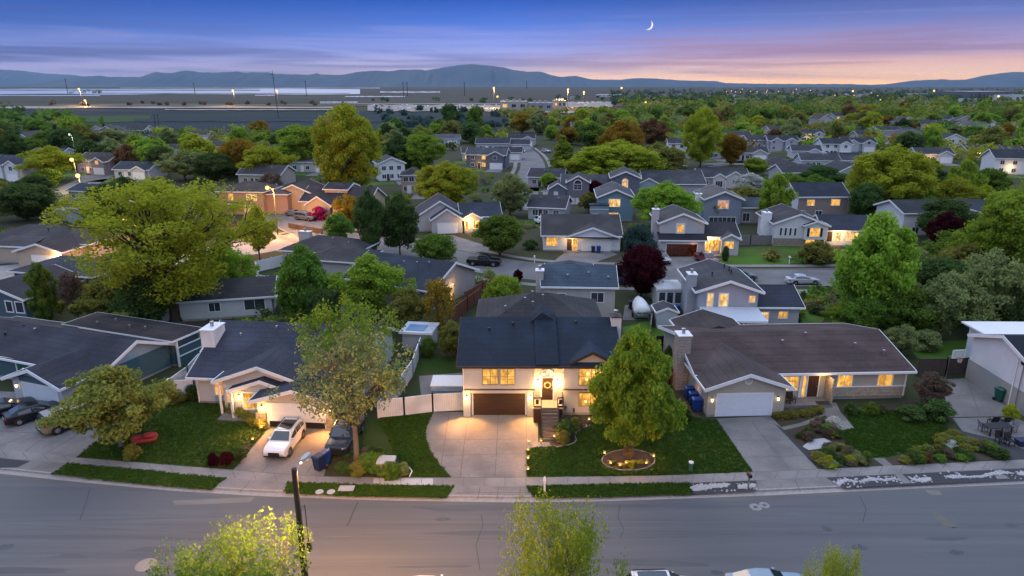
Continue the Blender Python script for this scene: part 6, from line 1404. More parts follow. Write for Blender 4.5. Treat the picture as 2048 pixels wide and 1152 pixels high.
# basketball hoop
r0 = empty('basketball_hoop', G(1890, 762), R(8), 'basketball hoop with pale backboard at the end of the concrete drive', 'basketball hoop')
MB().tube([(0, 0, 0), (0, 0, 2.6), (.25, -.5, 3.1)], .06, 8).build('pole', STEEL, r0); bb = MB().box(-.35, 1.0, -.66, -.6, 2.7, 3.55).build('backboard', pmat('backboard', (.42, .5, .48), (.36, .44, .42), 3, .3), r0); fr = MB()
for a in ((-.35, 1.0, 2.7, 2.75), (-.35, 1.0, 3.5, 3.55), (-.35, -.3, 2.7, 3.55), (.95, 1.0, 2.7, 3.55), (.1, .55, 2.88, 2.91), (.1, .55, 3.18, 3.21), (.1, .13, 2.88, 3.2), (.52, .55, 2.88, 3.2)): fr.box(a[0], a[1], -.69, -.662, a[2], a[3])
fr.build('border', WHITE, bb); MB().tube([(.32 + .23 * math.cos(t), -.92 + .23 * math.sin(t), 2.78) for t in np.linspace(0, 2 * math.pi, 17)], .02, 5, cap=False).build('rim', pmat('rim red', (.5, .06, .02)), r0)
nm = MB()
for k in range(12):
    t = 2 * math.pi * k / 12; nm.tube([(.32 + .22 * math.cos(t), -.92 + .22 * math.sin(t), 2.77), (.32 + .13 * math.cos(t + .5), -.92 + .13 * math.sin(t + .5), 2.35)], .012, 4)
nm.build('net', WHITE, r0)
r0 = empty('yard_light_pole', G(2027, 822), 0, 'leaning thin pole with dark floodlight beside the white house', 'light pole'); MB().tube([(0, 0, 0), (.25, .3, 4.4)], .05, 6).build('pole', STEEL, r0); MB().box(.0, .5, .1, .4, 4.4, 4.7).build('lamp_head', BLACK, r0)
# pavilion and the covered run behind the middle fence
r0 = empty('garden_pavilion', G(530, 630), R(-4), 'white roofed garden pavilion on posts behind the grey roofed house', 'pavilion'); MB().box(-.3, 4.3, -.3, 3.3, 2.3, 2.45).build('roof', VINYL, r0)
for x in (0, 4):
    for y in (0, 3): MB().box(x - .06, x + .06, y - .06, y + .06, 0, 2.3).build('post', VINYL, r0)
sh = House('garden_shed', G(806, 700), -8, 'pale flat roofed shed with blue tarp behind the white side fence', 'the pale shed with blue tarp', wallm((.40, .42, .43)), (.42, .45, .48), cat='shed'); sh.vol(0, 3.2, 0, 3.0, 2.1, ridge='flat', over=.25); sh.done()
MB().prism([(.3, .2, 2.27), (2.4, .2, 2.27), (2.4, 2.2, 2.27), (.3, 2.2, 2.27)], (0, 0, .04)).build('tarp', pmat('blue tarp', (.12, .22, .38), (.09, .17, .3), 3, .6), sh.root)
o = MB().box(-1.6, 1.6, -1.2, 1.2, 0, .5).build('spa_cover', VINYL); o.location = G(898, 772); tag(o, 'white low box cover on the side patio by the navy roofed house', 'spa cover')
MB().box(-1.68, 1.68, -1.28, 1.28, .5, .6).build('lid', WHITE, o)
# trampoline-like pieces left out; hose and sprinkler
o = MB().tube([G(x, y, .06) for x, y in [(818, 934), (824, 942), (819, 953)]], .05, 5).build('garden_hose', WHITE, smooth=True); tag(o, 'white hose curved at the corner of the mulch bed', 'hose')
# ------------------------------------------------------------------ shrubs and hedges
def hedge(name, pts, w, h, col, label, seed=1, dens=9):
    global rng
    rng = np.random.default_rng(seed); P = [G(*p) for p in pts]; C = []; o = P[0]
    for a, b in zip(P[:-1], P[1:]):
        for k in range(int((b - a).length * dens)):
            q = a + (b - a) * rng.uniform() - o; C.append((q.x + rng.uniform(-w / 2, w / 2) * .7, q.y + rng.uniform(-w / 2, w / 2) * .7, rng.uniform(.15, h - .2)))
    me = leaves_mesh('hedge', np.array(C), np.full(len(C), .3), 90, .075, .8); me.materials.append(LEAFM[col])
    ob = bpy.data.objects.new(name, me); COL.objects.link(ob); ob.location = o; return tag(ob, label, 'hedge')
hedge('hedge', [(450, 818), (480, 833), (510, 848), (532, 858)], 1.3, .95, 'olive', 'clipped golden hedge curving along the front lawn path', 3, 14)
hedge('hedge', [(1545, 838), (1575, 835), (1610, 832), (1640, 824)], 1.0, .65, 'olive', 'low mixed hedge in the porch bed of the beige rambler', 4, 12)
SHR = [ # px,py,pt,w,col,label
 (427, 932, 911, 24, 'maroon', 'dark ball shrub at the lawn corner, first of three along the drive'), (454, 929, 908, 30, 'maroon', 'larger dark ball shrub, middle of three along the drive'), (480, 920, 900, 26, 'dark', 'dark ragged shrub by the low garden lamp, last of three along the drive'),
 (1130, 872, 838, 40, 'dark', 'dark bushy shrub beside the front steps'), (1126, 888, 860, 30, 'olive', 'golden lit shrub in the flowerbed by the front steps'), (1150, 858, 838, 26, 'olive', 'small olive shrub behind the golden lit shrub'),
 (1820, 838, 815, 60, 'dark', 'low dark shrub at the lawn corner of the rambler'), (1870, 838, 800, 66, 'dark', 'dark spreading shrub by the concrete drive edge'), (1740, 828, 806, 30, 'green', 'thin green shrub below the lit bedroom window'), (1700, 828, 814, 26, 'dark', 'low dark shrub at the corner of the front walk'),
 (1665, 858, 832, 32, 'white', 'white flowering shrub at the fork of the front walk'), (1372, 840, 820, 22, 'dark', 'little dark shrub below the blue bins'), (2020, 838, 808, 30, 'yg', 'yellow green shrub at the base of the leaning pole'),
 (716, 952, 922, 36, 'olive', 'ragged olive shrub at the foot of the pale trunk'), (745, 940, 905, 60, 'green', 'green shrub between the pale trunk and the yellow post'), (780, 955, 925, 50, 'green', 'low green shrub in front of the utility cabinet'), (808, 950, 925, 26, 'grey', 'grey shrub at the hose'),
 (1256, 915, 893, 24, 'brown', 'small brown shrub behind the trunk in the ring bed'), (1985, 752, 720, 40, 'dark', 'dark bush against the brown board fence'), (1850, 700, 660, 60, 'grey', 'grey sage bush on the far side of the rambler'),
 (385, 800, 770, 34, 'dark', 'dark bush at the white fence by the chimney'), (350, 805, 780, 40, 'olive', 'olive bush at the white fence corner'), (1545, 520, 500, 30, 'rust', 'tawny shrub before the stone base of the split level'), (1450, 522, 490, 16, 'dark', 'dark clipped shrub by the lit porch of the two storey'), (1060, 498, 478, 30, 'dark', 'dark shrub at the corner of the white rambler'), (1250, 500, 470, 24, 'dark', 'dark shrub between white rambler and blue green evergreen')]
for px, py, pt, w, c, lb in SHR: T(px, py, pt, w, 'bush_b' if w > 30 else 'bush', c, lb, name='shrub', cat='shrub')
def bed(n, poly, cols, where, seed, wr=(.6, 1.4), hr=(.35, .9)):
    rnd = random.Random(seed); k = 0; xs = [p[0] for p in poly]; ys = [p[1] for p in poly]; tries = 0
    while k < n and tries < 3000:
        tries += 1; x, y = rnd.uniform(min(xs), max(xs)), rnd.uniform(min(ys), max(ys)); c = False; j = len(poly) - 1
        for i in range(len(poly)):
            (xi, yi), (xj, yj) = poly[i], poly[j]
            if (yi > y) != (yj > y) and x < (xj - xi) * (y - yi) / (yj - yi) + xi: c = not c
            j = i
        if not c: continue
        k += 1; col = rnd.choice(cols); put(rnd.choice(['bush', 'bush_b']), G(x, y), rnd.uniform(*wr), rnd.uniform(*hr), col, 'shrub', f'low {CW[col]} shrub {where}', 'shrub', f'{CW[col]} shrubs {where}', parts=False)
bed(26, [(1650, 936), (1625, 905), (1670, 898), (1692, 902), (1735, 922), (1750, 930)], ['dark', 'green', 'olive', 'yg', 'grey', 'brown'], 'in the bed between driveway and sidewalk', 1)
bed(16, [(1580, 864), (1640, 848), (1668, 845), (1680, 875), (1640, 874), (1605, 885)], ['dark', 'green', 'olive', 'brown'], 'in the bed below the front walk', 2)
bed(52, [(1790, 928), (1800, 912), (1862, 893), (1905, 873), (1960, 888), (2015, 916)], ['dark', 'green', 'olive', 'olive', 'grey', 'brown', 'green'], 'in the large bed by the edge patio', 3)
bed(3, [(1885, 886), (1905, 880), (1910, 892), (1890, 896)], ['white'], 'in the large bed by the edge patio', 5)
bed(3, [(1830, 918), (1850, 912), (1855, 922)], ['rust'], 'in the large bed by the edge patio', 6)
bed(14, [(1110, 842), (1180, 842), (1165, 855), (1145, 872), (1105, 880)], ['dark', 'olive', 'green', 'brown'], 'in the flowerbed beside the lit steps', 7, (.5, 1.1), (.3, .8))
bed(14, [(1215, 918), (1230, 932), (1260, 938), (1290, 932), (1300, 920), (1257, 928)], ['olive', 'yg', 'dark'], 'around the tree in the ring bed', 8, (.3, .6), (.2, .4))
bed(16, [(664, 945), (690, 905), (770, 905), (806, 935), (810, 950)], ['dark', 'green', 'olive', 'brown'], 'under the sparse budding tree', 9)
bed(10, [(1700, 832), (1810, 822), (1880, 826), (1890, 840), (1800, 818)], ['dark', 'green', 'brown'], 'along the front of the beige rambler', 10)
# ------------------------------------------------------------------ garden and street lamps
def path_light(px, py, label, power=5, z=.0):
    r0 = empty('path_light', G(px, py, z), 0, label, 'garden lamp', 'low garden lamps along the beds'); MB().tube([(0, 0, 0), (0, 0, .34)], .025, 5).build('stake', BLACK, r0)
    MB().lathe([(.08, .34), (.08, .41), (.05, .44)], n=8).build('bulb', emat('path bulb', (1, .52, .15), 2.4), r0); MB().lathe([(.14, .47), (.03, .53)], n=8).build('cap', BLACK, r0)
    point_light('lamp_light', (0, 0, .62), power, (1, .46, .12), r0, .08)
for px, py, lb in [(1057, 890, 'low lamp at the corner of lawn and drive by the steps'), (1082, 889, 'low lamp at the foot of the front steps'), (1056, 907, 'low lamp on the drive edge, second down from the steps'), (1056, 924, 'low lamp on the drive edge, third down from the steps'), (1056, 946, 'low lamp on the drive edge nearest the sidewalk'),
                   (1108, 880, 'low lamp beside the bottom stair under the shrub'), (1121, 887, 'low lamp in front of the golden lit shrub'), (1178, 846, 'low lamp at the back of the flowerbed under the lit window'), (1209, 914, 'low lamp on the left rim of the ring bed'), (1307, 920, 'low lamp on the right rim of the ring bed'), (1221, 934, 'low lamp at the front left of the ring bed'), (1240, 938, 'low lamp at the front of the ring bed'), (1252, 933, 'low lamp near the trunk in the ring bed'), (1292, 934, 'low lamp at the front right of the ring bed'),
                   (524, 862, 'low lamp at the end of the golden hedge'), (506, 886, 'low lamp on the lawn edge by the white car'), (484, 918, 'low lamp by the dark ball shrubs')]: path_light(px, py, lb, 45)
POLEW = pmat('dark wood pole', (.055, .04, .03), (.03, .022, .017), 10, .95, stretch=(1, 1, .1), bump=.4)
SOD = (1.0, .42, .09); DPOLE = flat('dark lamp pole', (.05, .05, .052), .6)
def street_lamp(base, htop, label, power, arm=(1.2, 1.4, .4), rad=.16, col=SOD, bulb=.16, glow=14, pmat_=None, wires=False, name='street_lamp', size=.3):
    r0 = empty(name, base, 0, label, 'street lamp')
    MB().tube([(0, 0, 0), (0, 0, htop)], [rad * 1.15, rad * .8], 10).build('pole', pmat_ or DPOLE, r0)
    a = Vector(arm); MB().tube([(0, 0, htop - .8), (a.x * .3, a.y * .3, htop - .2 + a.z * .6), (a.x * .7, a.y * .7, htop + a.z * .95), (a.x, a.y, htop + a.z)], .05, 6).build('arm', DPOLE if bulb > .3 else STEEL, r0)
    d = Vector((a.x, a.y, 0)).normalized(); hd = MB(); c = Vector((a.x, a.y, htop + a.z)); s = Vector((-d.y, d.x, 0))
    hd.loft([[c + s * w + d * u + Vector((0, 0, z)) for w, z in ((-k, -.05), (k, -.05), (k * .8, .10), (-k * .8, .10))] for u, k in ((-.1, .06), (.15, .16), (.55, .17), (.7, .08))]).build('lamp_head', pmat('lamp head', (.34, .34, .34), (.28, .28, .28), 3, .5), r0)
    MB().lathe([(bulb * .5, -.05), (bulb, -.02), (bulb, .02), (bulb * .6, .05)] if bulb < .3 else [(bulb * .4, -bulb * .9), (bulb * .85, -bulb * .5), (bulb, 0), (bulb * .85, bulb * .5), (bulb * .4, bulb * .9)], c + d * .32 + Vector((0, 0, -.11 if bulb < .3 else 0)), 10).build('bulb', emat('sodium bulb %g' % glow, (1, .56, .16) if col == SOD or col[1] < .6 else (1, .72, .30) if col[1] < .9 else (1, .95, .85), glow), r0)
    if power: point_light('lamp_light', c + d * .32 + Vector((0, 0, -.45 - (bulb if bulb > .3 else 0) - size * .7)), power, col, r0, size)
    return r0
lampX = AT(588, 30, HT(937, 30)); lh = HT(937, 30); hy = 30.7; hh_ = HT(921, hy)
sl = street_lamp((lampX, 30, -.01), lh, 'tall dark wooden street lamp pole with curved arm at the bottom edge', 12500, (AT(604, hy, hh_) - lampX, .7, hh_ - lh), .17, pmat_=POLEW, glow=1.2, bulb=.14)
MB().tube([(.28, .2, lh - 2.2), (.30, .2, lh - 4.4)], .025, 5).box(.2, .42, .1, .3, lh - 4.95, lh - 4.4).build('cable_box', BLACK, sl)
street_lamp(G(556, 470), 9.2, 'street lamp glowing orange before the brick house at the bend', 17000, (-.5, -1.2, .3), .09, bulb=.42, glow=2)
street_lamp(G(285, 540), 8.0, 'street lamp shining through the huge spreading tree', 5000, (-.6, -1.2, .3), .09, bulb=.4, glow=2)
street_lamp(G(158, 378), 8.2, 'yellow street lamp beside the maroon roofed house', 4500, (.3, -1.2, .2), .1, (1, .7, .2), bulb=.5, glow=1.9)
street_lamp(G(164, 388), 5.0, 'lower bright yellow lamp beside the street and maroon roof', 2600, (.3, -.8, .1), .1, (1, .7, .2), bulb=.55, glow=1.9)
street_lamp(G(156, 340), 12, 'white street lamp above the yellow one', 1500, (0, -1, .2), .1, (1, .95, .85), bulb=.32, glow=1.5)
# ------------------------------------------------------------------ vehicles
GLASS = pmat('car glass', (.012, .02, .024), (.02, .03, .035), 2, .04, spec=1.0)
HEADL = pmat('headlight glass', (.5, .52, .54), (.4, .42, .44), 6, .15, spec=.8); TAILL = flat('tail light', (.25, .01, .01), .2); CHROME = flat('chrome', (.5, .5, .52), .2, metal=.9)
def paint(n, c): return pmat('paint ' + n, c, tuple(x * .96 for x in c), 2, .28, spec=.6, coat=.6)
PW = paint('white', (.62, .63, .65)); PB = pmat('paint black', (.008, .008, .011), (.010, .010, .013), 2, .22, spec=.3, coat=.15); PN = pmat('paint navy', (.010, .016, .034), (.012, .018, .038), 2, .25, spec=.4, coat=.2); PG = paint('grey', (.10, .105, .11)); PT = paint('tan', (.20, .17, .12)); PS = paint('silver', (.36, .37, .39)); PR = paint('red', (.16, .02, .025))
SPEC = dict(
 suv=dict(L=4.7, body=[(-2.35, .48, .78, .74), (-2.28, .36, .93, .87), (-1.95, .27, 1.0, .94), (-1.0, .24, 1.08, .96), (.6, .24, 1.1, .96), (1.9, .27, 1.1, .94), (2.28, .36, 1.05, .89), (2.35, .5, .92, .82)],
          cab=[(-1.15, 1.09, .84), (-.35, 1.64, .70), (.8, 1.70, .70), (1.75, 1.64, .68), (2.25, 1.12, .78)], wb=.89, belt=1.02, sw=[(-.75, .28), (.36, 1.22), (1.3, 1.95)], ax=(-1.45, 1.42), wr=.37, rails=True),
 sedan=dict(L=4.8, body=[(-2.4, .42, .62, .72), (-2.32, .3, .74, .86), (-1.95, .22, .84, .91), (-.85, .20, .94, .92), (.6, .20, .96, .92), (1.6, .22, 1.0, .91), (2.3, .3, .96, .85), (2.4, .45, .84, .76)],
          cab=[(-1.0, .93, .80), (-.15, 1.38, .62), (.6, 1.43, .62), (1.15, 1.38, .60), (1.95, 1.0, .72)], wb=.84, belt=.90, sw=[(-.6, .36), (.44, 1.4)], ax=(-1.5, 1.42), wr=.33, rails=False),
 wagon=dict(L=5.4, body=[(-2.7, .48, .85, .80), (-2.62, .36, 1.02, .92), (-2.3, .3, 1.08, .98), (-1.2, .28, 1.12, 1.0), (.6, .28, 1.14, 1.0), (2.3, .3, 1.14, .98), (2.62, .36, 1.1, .96), (2.7, .5, 1.0, .92)],
          cab=[(-1.3, 1.12, .88), (-.75, 1.78, .78), (.8, 1.84, .78), (2.3, 1.82, .77), (2.62, 1.14, .86)], wb=.94, belt=1.06, sw=[(-.95, .15), (.24, 1.2), (1.3, 2.35)], ax=(-1.7, 1.65), wr=.38, rails=True),
 pickup=dict(L=5.5, body=[(-2.75, .5, .85, .80), (-2.66, .38, 1.04, .93), (-2.3, .32, 1.10, .98), (-1.2, .3, 1.14, 1.0), (.8, .3, 1.14, 1.0), (2.3, .32, 1.14, .98), (2.7, .4, 1.1, .96), (2.75, .5, 1.0, .92)],
          cab=[(-1.25, 1.12, .88), (-.55, 1.78, .76), (.1, 1.83, .76), (.65, 1.8, .75), (.95, 1.14, .86)], wb=.94, belt=1.06, sw=[(-.85, -.05), (.04, .75)], ax=(-1.75, 1.7), wr=.40, rails=False))
def make_car(kind, mat):
    S = SPEC[kind]; root = empty('parked_car', (0, 0, 0)); root['category'] = 'car'
    def ring(y, zb, zt, w): return [(-w * .9, y, zb), (-w, y, zb + .12), (-w, y, zt - .22), (-w * .96, y, zt - .05), (-w * .86, y, zt), (w * .86, y, zt), (w * .96, y, zt - .05), (w, y, zt - .22), (w, y, zb + .12), (w * .9, y, zb)]
    b = MB().loft([ring(*a) for a in S['body']]).build('body', mat, root, smooth=False); m = b.modifiers.new('bevel', 'BEVEL'); m.width = .05; m.segments = 2; m.limit_method = 'ANGLE'; m.angle_limit = R(14)
    for p in b.data.polygons: p.use_smooth = True
    cab = S['cab']; wb, belt = S['wb'], S['belt']
    def cring(y, zt, wt):
        zt2 = max(zt, belt + .06); return [(-wb, y, belt), (-wt - .05, y, zt2 - .07), (-wt + .08, y, zt2), (wt - .08, y, zt2), (wt + .05, y, zt2 - .07), (wb, y, belt)]
    c = MB().loft([cring(*a) for a in cab]).build('cabin', mat, root)
    for p in c.data.polygons: p.use_smooth = False
    m = c.modifiers.new('bevel', 'BEVEL'); m.width = .04; m.segments = 2; m.limit_method = 'ANGLE'; m.angle_limit = R(14)
    ys = [a[0] for a in cab]
    def top(y): return float(np.interp(y, ys, [a[1] for a in cab])), float(np.interp(y, ys, [a[2] for a in cab]))
    def side(y, f, s):
        zt, wt = top(y); z = belt + (zt - .07 - belt) * f; return Vector((s * (wb + (wt + .05 - wb) * f + .012), y, z))
    for s in (-1, 1):
        for ya, yb in S['sw']:
            fa = 0.14; pts = [side(ya, fa, s), side(yb, fa, s), side(yb, .90, s), side(ya, .90, s)]
            if top(ya)[0] < 1.0 + belt * .35 and False: pass
            MB().prism(pts, (s * .012, 0, 0)).build('side_window', GLASS, root)
    def screen(i, j, nm, sgn):
        a, b_ = cab[i], cab[j]; P = []
        for (y, zt, wt), f in ((a, .12), (a, .12), (b_, 1), (b_, 1)): P.append((y, zt, wt))
        za, zb_ = max(a[1], belt + .06), b_[1]; q = lambda t: (a[0] + (b_[0] - a[0]) * t, za + (zb_ - za) * t, a[2] + (b_[2] - a[2]) * t)
        l, h = q(.08), q(.93); dz = .012
        pts = [(-l[2] + .06, l[0], l[1] + dz), (l[2] - .06, l[0], l[1] + dz), (h[2] - .10, h[0], h[1] + dz), (-h[2] + .10, h[0], h[1] + dz)]
        MB().prism(pts, (0, sgn * .012, .012)).build(nm, GLASS, root)
    screen(0, 1, 'windscreen', -1); screen(4, 3, 'rear_window', 1)
    L2 = S['L'] / 2; bf, br = S['body'][1], S['body'][-2]
    for s in (-1, 1):
        MB().prism([(s * .50, -L2 - .005, bf[2] - .22), (s * .84, -L2 + .10, bf[2] - .22), (s * .84, -L2 + .10, bf[2] - .08), (s * .50, -L2 - .005, bf[2] - .08)], (0, .12, .02)).build('headlight', HEADL, root)
        MB().prism([(s * .58, L2 + .005, br[2] - .28), (s * .86, L2 - .06, br[2] - .28), (s * .86, L2 - .06, br[2] - .06), (s * .58, L2 + .005, br[2] - .06)], (0, -.12, 0)).build('tail_light', TAILL, root)
        MB().box(s * .95 - .09, s * .95 + .09, cab[0][0] + .35, cab[0][0] + .47, belt + .05, belt + .18).build('mirror', mat, root)
    MB().box(-.45, .45, -L2 - .015, -L2 + .1, bf[1] + .12, bf[2] - .16).build('grille', BLACK, root)
    MB().box(-.82, .82, -L2 - .03, -L2 + .12, bf[1] + .02, bf[1] + .13).build('bumper', BLACK if kind != 'sedan' else mat, root); MB().box(-.82, .82, L2 - .12, L2 + .03, br[1] + .02, br[1] + .16).build('bumper', BLACK if kind != 'sedan' else mat, root)
    MB().box(-.26, .26, L2 + .005, L2 + .025, .62, .76).build('number_plate', WHITE, root)
    if S['rails']:
        for s in (-1, 1): MB().box(s * .60 - .025, s * .60 + .025, -.2, 1.7, top(.8)[0] + .02, top(.8)[0] + .07).build('roof_rail', BLACK, root)
    if kind == 'suv': MB().loft([[(-.52, y, z), (.52, y, z), (.52, y, z + .012), (-.52, y, z + .012)] for y, z in ((-.22, 1.665), (.8, 1.712), (1.45, 1.678))]).build('roof_glass', GLASS, root)
    if kind == 'pickup': MB().box(-.82, .82, 1.1, 2.62, 1.145, 1.16).build('bed', flat('bed liner', (.015, .015, .016), .8), root)
    wr = S['wr']
    for y in S['ax']:
        for s in (-1, 1):
            x0 = s * (S['body'][3][3] - .20); x1 = s * (S['body'][3][3] + .015)
            MB().tube([(x1 - s * .012, y, wr + .015), (x1 - s * .008, y, wr + .015)], wr + .07, 18).build('wheel_arch', BLACK, root)
            w = MB().tube([(x0, y, wr), (x0 + s * .03, y, wr), (x1 - s * .03, y, wr), (x1, y, wr)], [wr * .9, wr, wr, wr * .9], 18).build('wheel', RUBBER, root)
            MB().tube([(x1 - s * .05, y, wr), (x1 + s * .006, y, wr)], [wr * .62, wr * .58], 10).build('rim', CHROME, w)
    return root
CARS = {}
def car(kind, mat, loc, rz, label, group=None, cat='car'):
    k = (kind, mat.name)
    if k not in CARS:
        r = CARS[k] = make_car(kind, mat)
    else: r = copy_tree(CARS[k])
    r.location = loc; r.rotation_euler = (0, 0, R(rz)); return tag(r, label, cat, group)
# rz 0 faces the camera
car('suv', PW, G(572, 893, .01), -4, 'white crossover car facing the street on the lit driveway')
car('wagon', PN, G(692, 884, .01), -3, 'dark blue car with pale hood nose parked under the sparse tree')
car('sedan', PB, G(76, 834, .01), 132, 'sleek black sedan in the middle of the teal house drive')
car('sedan', PB, G(10, 828, .01), 130, 'black car cut by the picture edge beside the sleek sedan')
car('wagon', PT, G(152, 848, .01), 140, 'old tan and dark wagon parked beside the bushy olive tree')
car('sedan', PS, G(1604, 567, .03), 93, 'silver white sedan parked on the second street')
car('suv', paint('blue', (.02, .035, .07)), G(1240, 566, .03), 92, 'dark blue car with pale roof behind the maroon street tree')
car('pickup', PR, G(1412, 525, .03), 14, 'red pickup truck by the glowing porch across the street', cat='pickup')
car('suv', PS, G(1322, 524, .03), 10, 'pale car on the drive beside the maroon tree')
car('pickup', PB, G(968, 530, .03), 80, 'black pickup parked at the kerb by the round dark green tree', cat='pickup')
car('suv', PW, G(1090, 446, .03), 115, 'white car on the raised drive behind the round tree')
car('sedan', PG, G(590, 432, .04), 60, 'grey car on the orange lit drive below the three garage gables'); car('wagon', PG, G(612, 440, .04), 62, 'dark wagon next to the grey car on the orange lit drive')
car('suv', PW, G(1325, 1204, -.15), 92, 'white roof rack car at the bottom edge of the picture'); car('sedan', paint('steel blue', (.18, .25, .30)), G(1535, 1190, -.15), 92, 'steel blue car at the bottom edge beside the small tree tip'); car('sedan', PW, G(862, 1206, -.15), 92, 'white car with only its roof showing at the bottom edge')
car('suv', PW, G(1020, 300, .03), 70, 'white van like car at the head of the side street'); car('suv', PW, G(1040, 305, .03), 80, 'second white car at the head of the side street'); car('suv', PS, G(1092, 305, .03), 40, 'pale car parked beside the grove at the side street')
car('suv', PW, G(176, 378, .03), 70, 'white car at the bend near the bright yellow lamps'); car('pickup', PW, G(186, 384, .03), 70, 'white pickup behind the white car near the yellow lamps', cat='pickup')
car('suv', PN, G(1425, 340, .03), 80, 'dark car on the far street near the golden round tree'); car('suv', PW, G(1362, 335, .03), 20, 'white car before the white house with steep gable'); car('suv', PG, G(1480, 560, .03), 92, 'grey car hidden behind the two storey roof on the second street')
# covered boat on its trailer
r0 = empty('covered_boat', G(1284, 642), R(-4), 'white covered boat on a trailer, dark marks across its stern', 'boat')
def br(y, w, z0, z1, zt): return [(-w * .5, y, z0), (-w, y, z1), (-w * .92, y, z1 + .12), (-w * .45, y, zt), (0, y, zt + .1), (w * .45, y, zt), (w * .92, y, z1 + .12), (w, y, z1), (w * .5, y, z0)]
MB().loft([br(0, 1.02, .55, 1.15, 1.55), br(.4, 1.08, .5, 1.2, 1.85), br(2.2, 1.08, .5, 1.25, 2.05), br(3.8, .85, .55, 1.35, 1.85), br(5.0, .4, .8, 1.45, 1.6), br(5.5, .08, 1.1, 1.5, 1.52)]).build('cover', pmat('boat cover', (.60, .62, .64), (.5, .52, .54), 3, .6), r0, smooth=True)
dm = MB()
for k, (x, w) in enumerate([(-.62, .16), (-.42, .1), (-.28, .12), (-.1, .05), (.05, .12), (.22, .14), (.42, .1), (.56, .1)]): dm.box(x, x + w, -.02, .0, .92 + .03 * (k % 2), 1.12)
dm.build('marking', BLACK, r0); MB().box(-.9, .9, .2, 4.6, .35, .45).box(-.05, .05, 4.6, 6.2, .35, .45).build('trailer', STEEL, r0)
for s in (-1, 1): MB().tube([(s * .95, 1.6, .33), (s * 1.12, 1.6, .33)], .33, 14).build('wheel', RUBBER, r0)
# ------------------------------------------------------------------ the plain, lake, hills and town lights
def band(name, y0, y1, z, mat, x0=-900, x1=2950):
    mb = MB(); xs = np.linspace(x0, x1, 26); rnd = random.Random(int(y0 * 13 + x0)); ja = [rnd.uniform(-.22, .22) * min(y1 - y0, (y0 - 173) * .6, 6) for _ in xs]; jb = [rnd.uniform(-.22, .22) * min(y1 - y0, 6) for _ in xs]
    for i in range(len(xs) - 1): mb.poly([G(xs[i], y1 + jb[i], z), G(xs[i + 1], y1 + jb[i + 1], z), G(xs[i + 1], y0 + ja[i + 1], z), G(xs[i], y0 + ja[i], z)])
    return struct(name, mb, mat)
FM = lambda n, a, b, s=.01: pmat(n, a, b, s, .95, detail=8, spec=.1, stretch=(.25, 1, 1))
MARSH = FM('marsh', (.075, .064, .048), (.050, .050, .042), .006); DARKFLD = FM('dark field', (.012, .027, .030), (.020, .034, .034)); GRNF = FM('green field', (.035, .070, .022), (.028, .055, .020)); TANF = FM('tan field', (.12, .10, .07), (.085, .075, .055)); BLUF = FM('plough field', (.024, .036, .048), (.016, .025, .034))
band('marshland', 176.2, 212, .3, MARSH)
band('field', 222, 262, .25, DARKFLD, -900, 1010); band('field', 231, 244, .5, GRNF, -400, 300); band('field', 247, 259, .5, BLUF, 150, 640); band('field', 238, 243, .6, BLUF, 270, 900); band('field', 214, 224, .4, BLUF, -900, 560)
band('field', 200, 206, .5, FM('olive flat', (.06, .062, .04), (.045, .05, .036)), -900, 700); band('field', 208, 212, .6, TANF, 100, 1300); band('field', 224, 240, .5, GRNF, 1640, 1725); band('field', 230, 236, .5, GRNF, 1340, 1420)
WATER = pmat('lake water', (.30, .31, .34), (.36, .37, .40), .002, .28, spec=.9, stretch=(.1, 1, 1))
band('lake', 177.6, 188.5, .8, WATER, -900, 720); band('mud_bar', 179.6, 180.9, 1.2, MARSH, -900, 520); band('lake', 175.6, 176.3, .9, WATER, 240, 760); band('lake', 183, 185, .9, WATER, 760, 880); band('lake', 192.2, 193.6, .9, WATER, 690, 810); band('lake', 189.8, 191.2, .9, WATER, 510, 550); band('lake', 203.4, 205, .9, WATER, 640, 715); band('mud_bar', 186.2, 187.0, 1.2, MARSH, 200, 700); band('lake', 190.2, 191.6, 1.0, WATER, -900, 200)
LAMPTONE = pmat('lit highway', (.27, .24, .20), (.20, .18, .155), .02, .9)  # lamplight on the paving is put into this pale warm colour
band('highway', 213.0, 216.4, 1.3, LAMPTONE, -900, 690); band('highway', 218.3, 220.2, 1.3, LAMPTONE, 330, 700); band('highway', 206.6, 208.0, 1.3, LAMPTONE, 640, 1100)
band('car_yard', 209, 222, 1.0, LAMPTONE, 735, 1010); band('car_park', 203.5, 214, 1.0, LAMPTONE, 1120, 1225); band('car_park', 207, 211, 1.0, LAMPTONE, 1265, 1300); band('road', 222, 226.5, 1.2, LAMPTONE, 1090, 1220); band('road', 212, 216.5, 1.0, LAMPTONE, 1330, 1380); band('road', 213, 217.5, 1.0, LAMPTONE, 1470, 1510)
for px, py, hh, lb, pw in [(165, 210, 22, 'tall highway light at the field edge, beside the lake shore', 90000), (174, 214, 8, 'low amber light on the highway below the tall one', 40000), (470, 211, 20, 'tall highway light standing alone over the plain', 90000), (988, 216, 24, 'tall yard light beside the white commercial building', 90000), (1135, 215, 22, 'tall amber yard light by the pale block building', 120000), (1167, 204, 16, 'smaller amber light behind the dark tree', 30000), (557, 212, 20, 'light on the dark mast at the highway', 30000), (1290, 215, 6, 'bright amber lamp at the tree line', 15000), (995, 200, 6, 'small white light past the commercial building', 0), (1243, 178, 8, 'single white light at the foot of the hills', 0)]:
    g = G(px, py, 1.0); street_lamp(g, hh, lb, pw, (0, -2, .5), .22, (1, .55, .2), bulb=max(1.1, 1.25 * g.y / 900), glow=2.2, size=1.0)
rnd = random.Random(3)
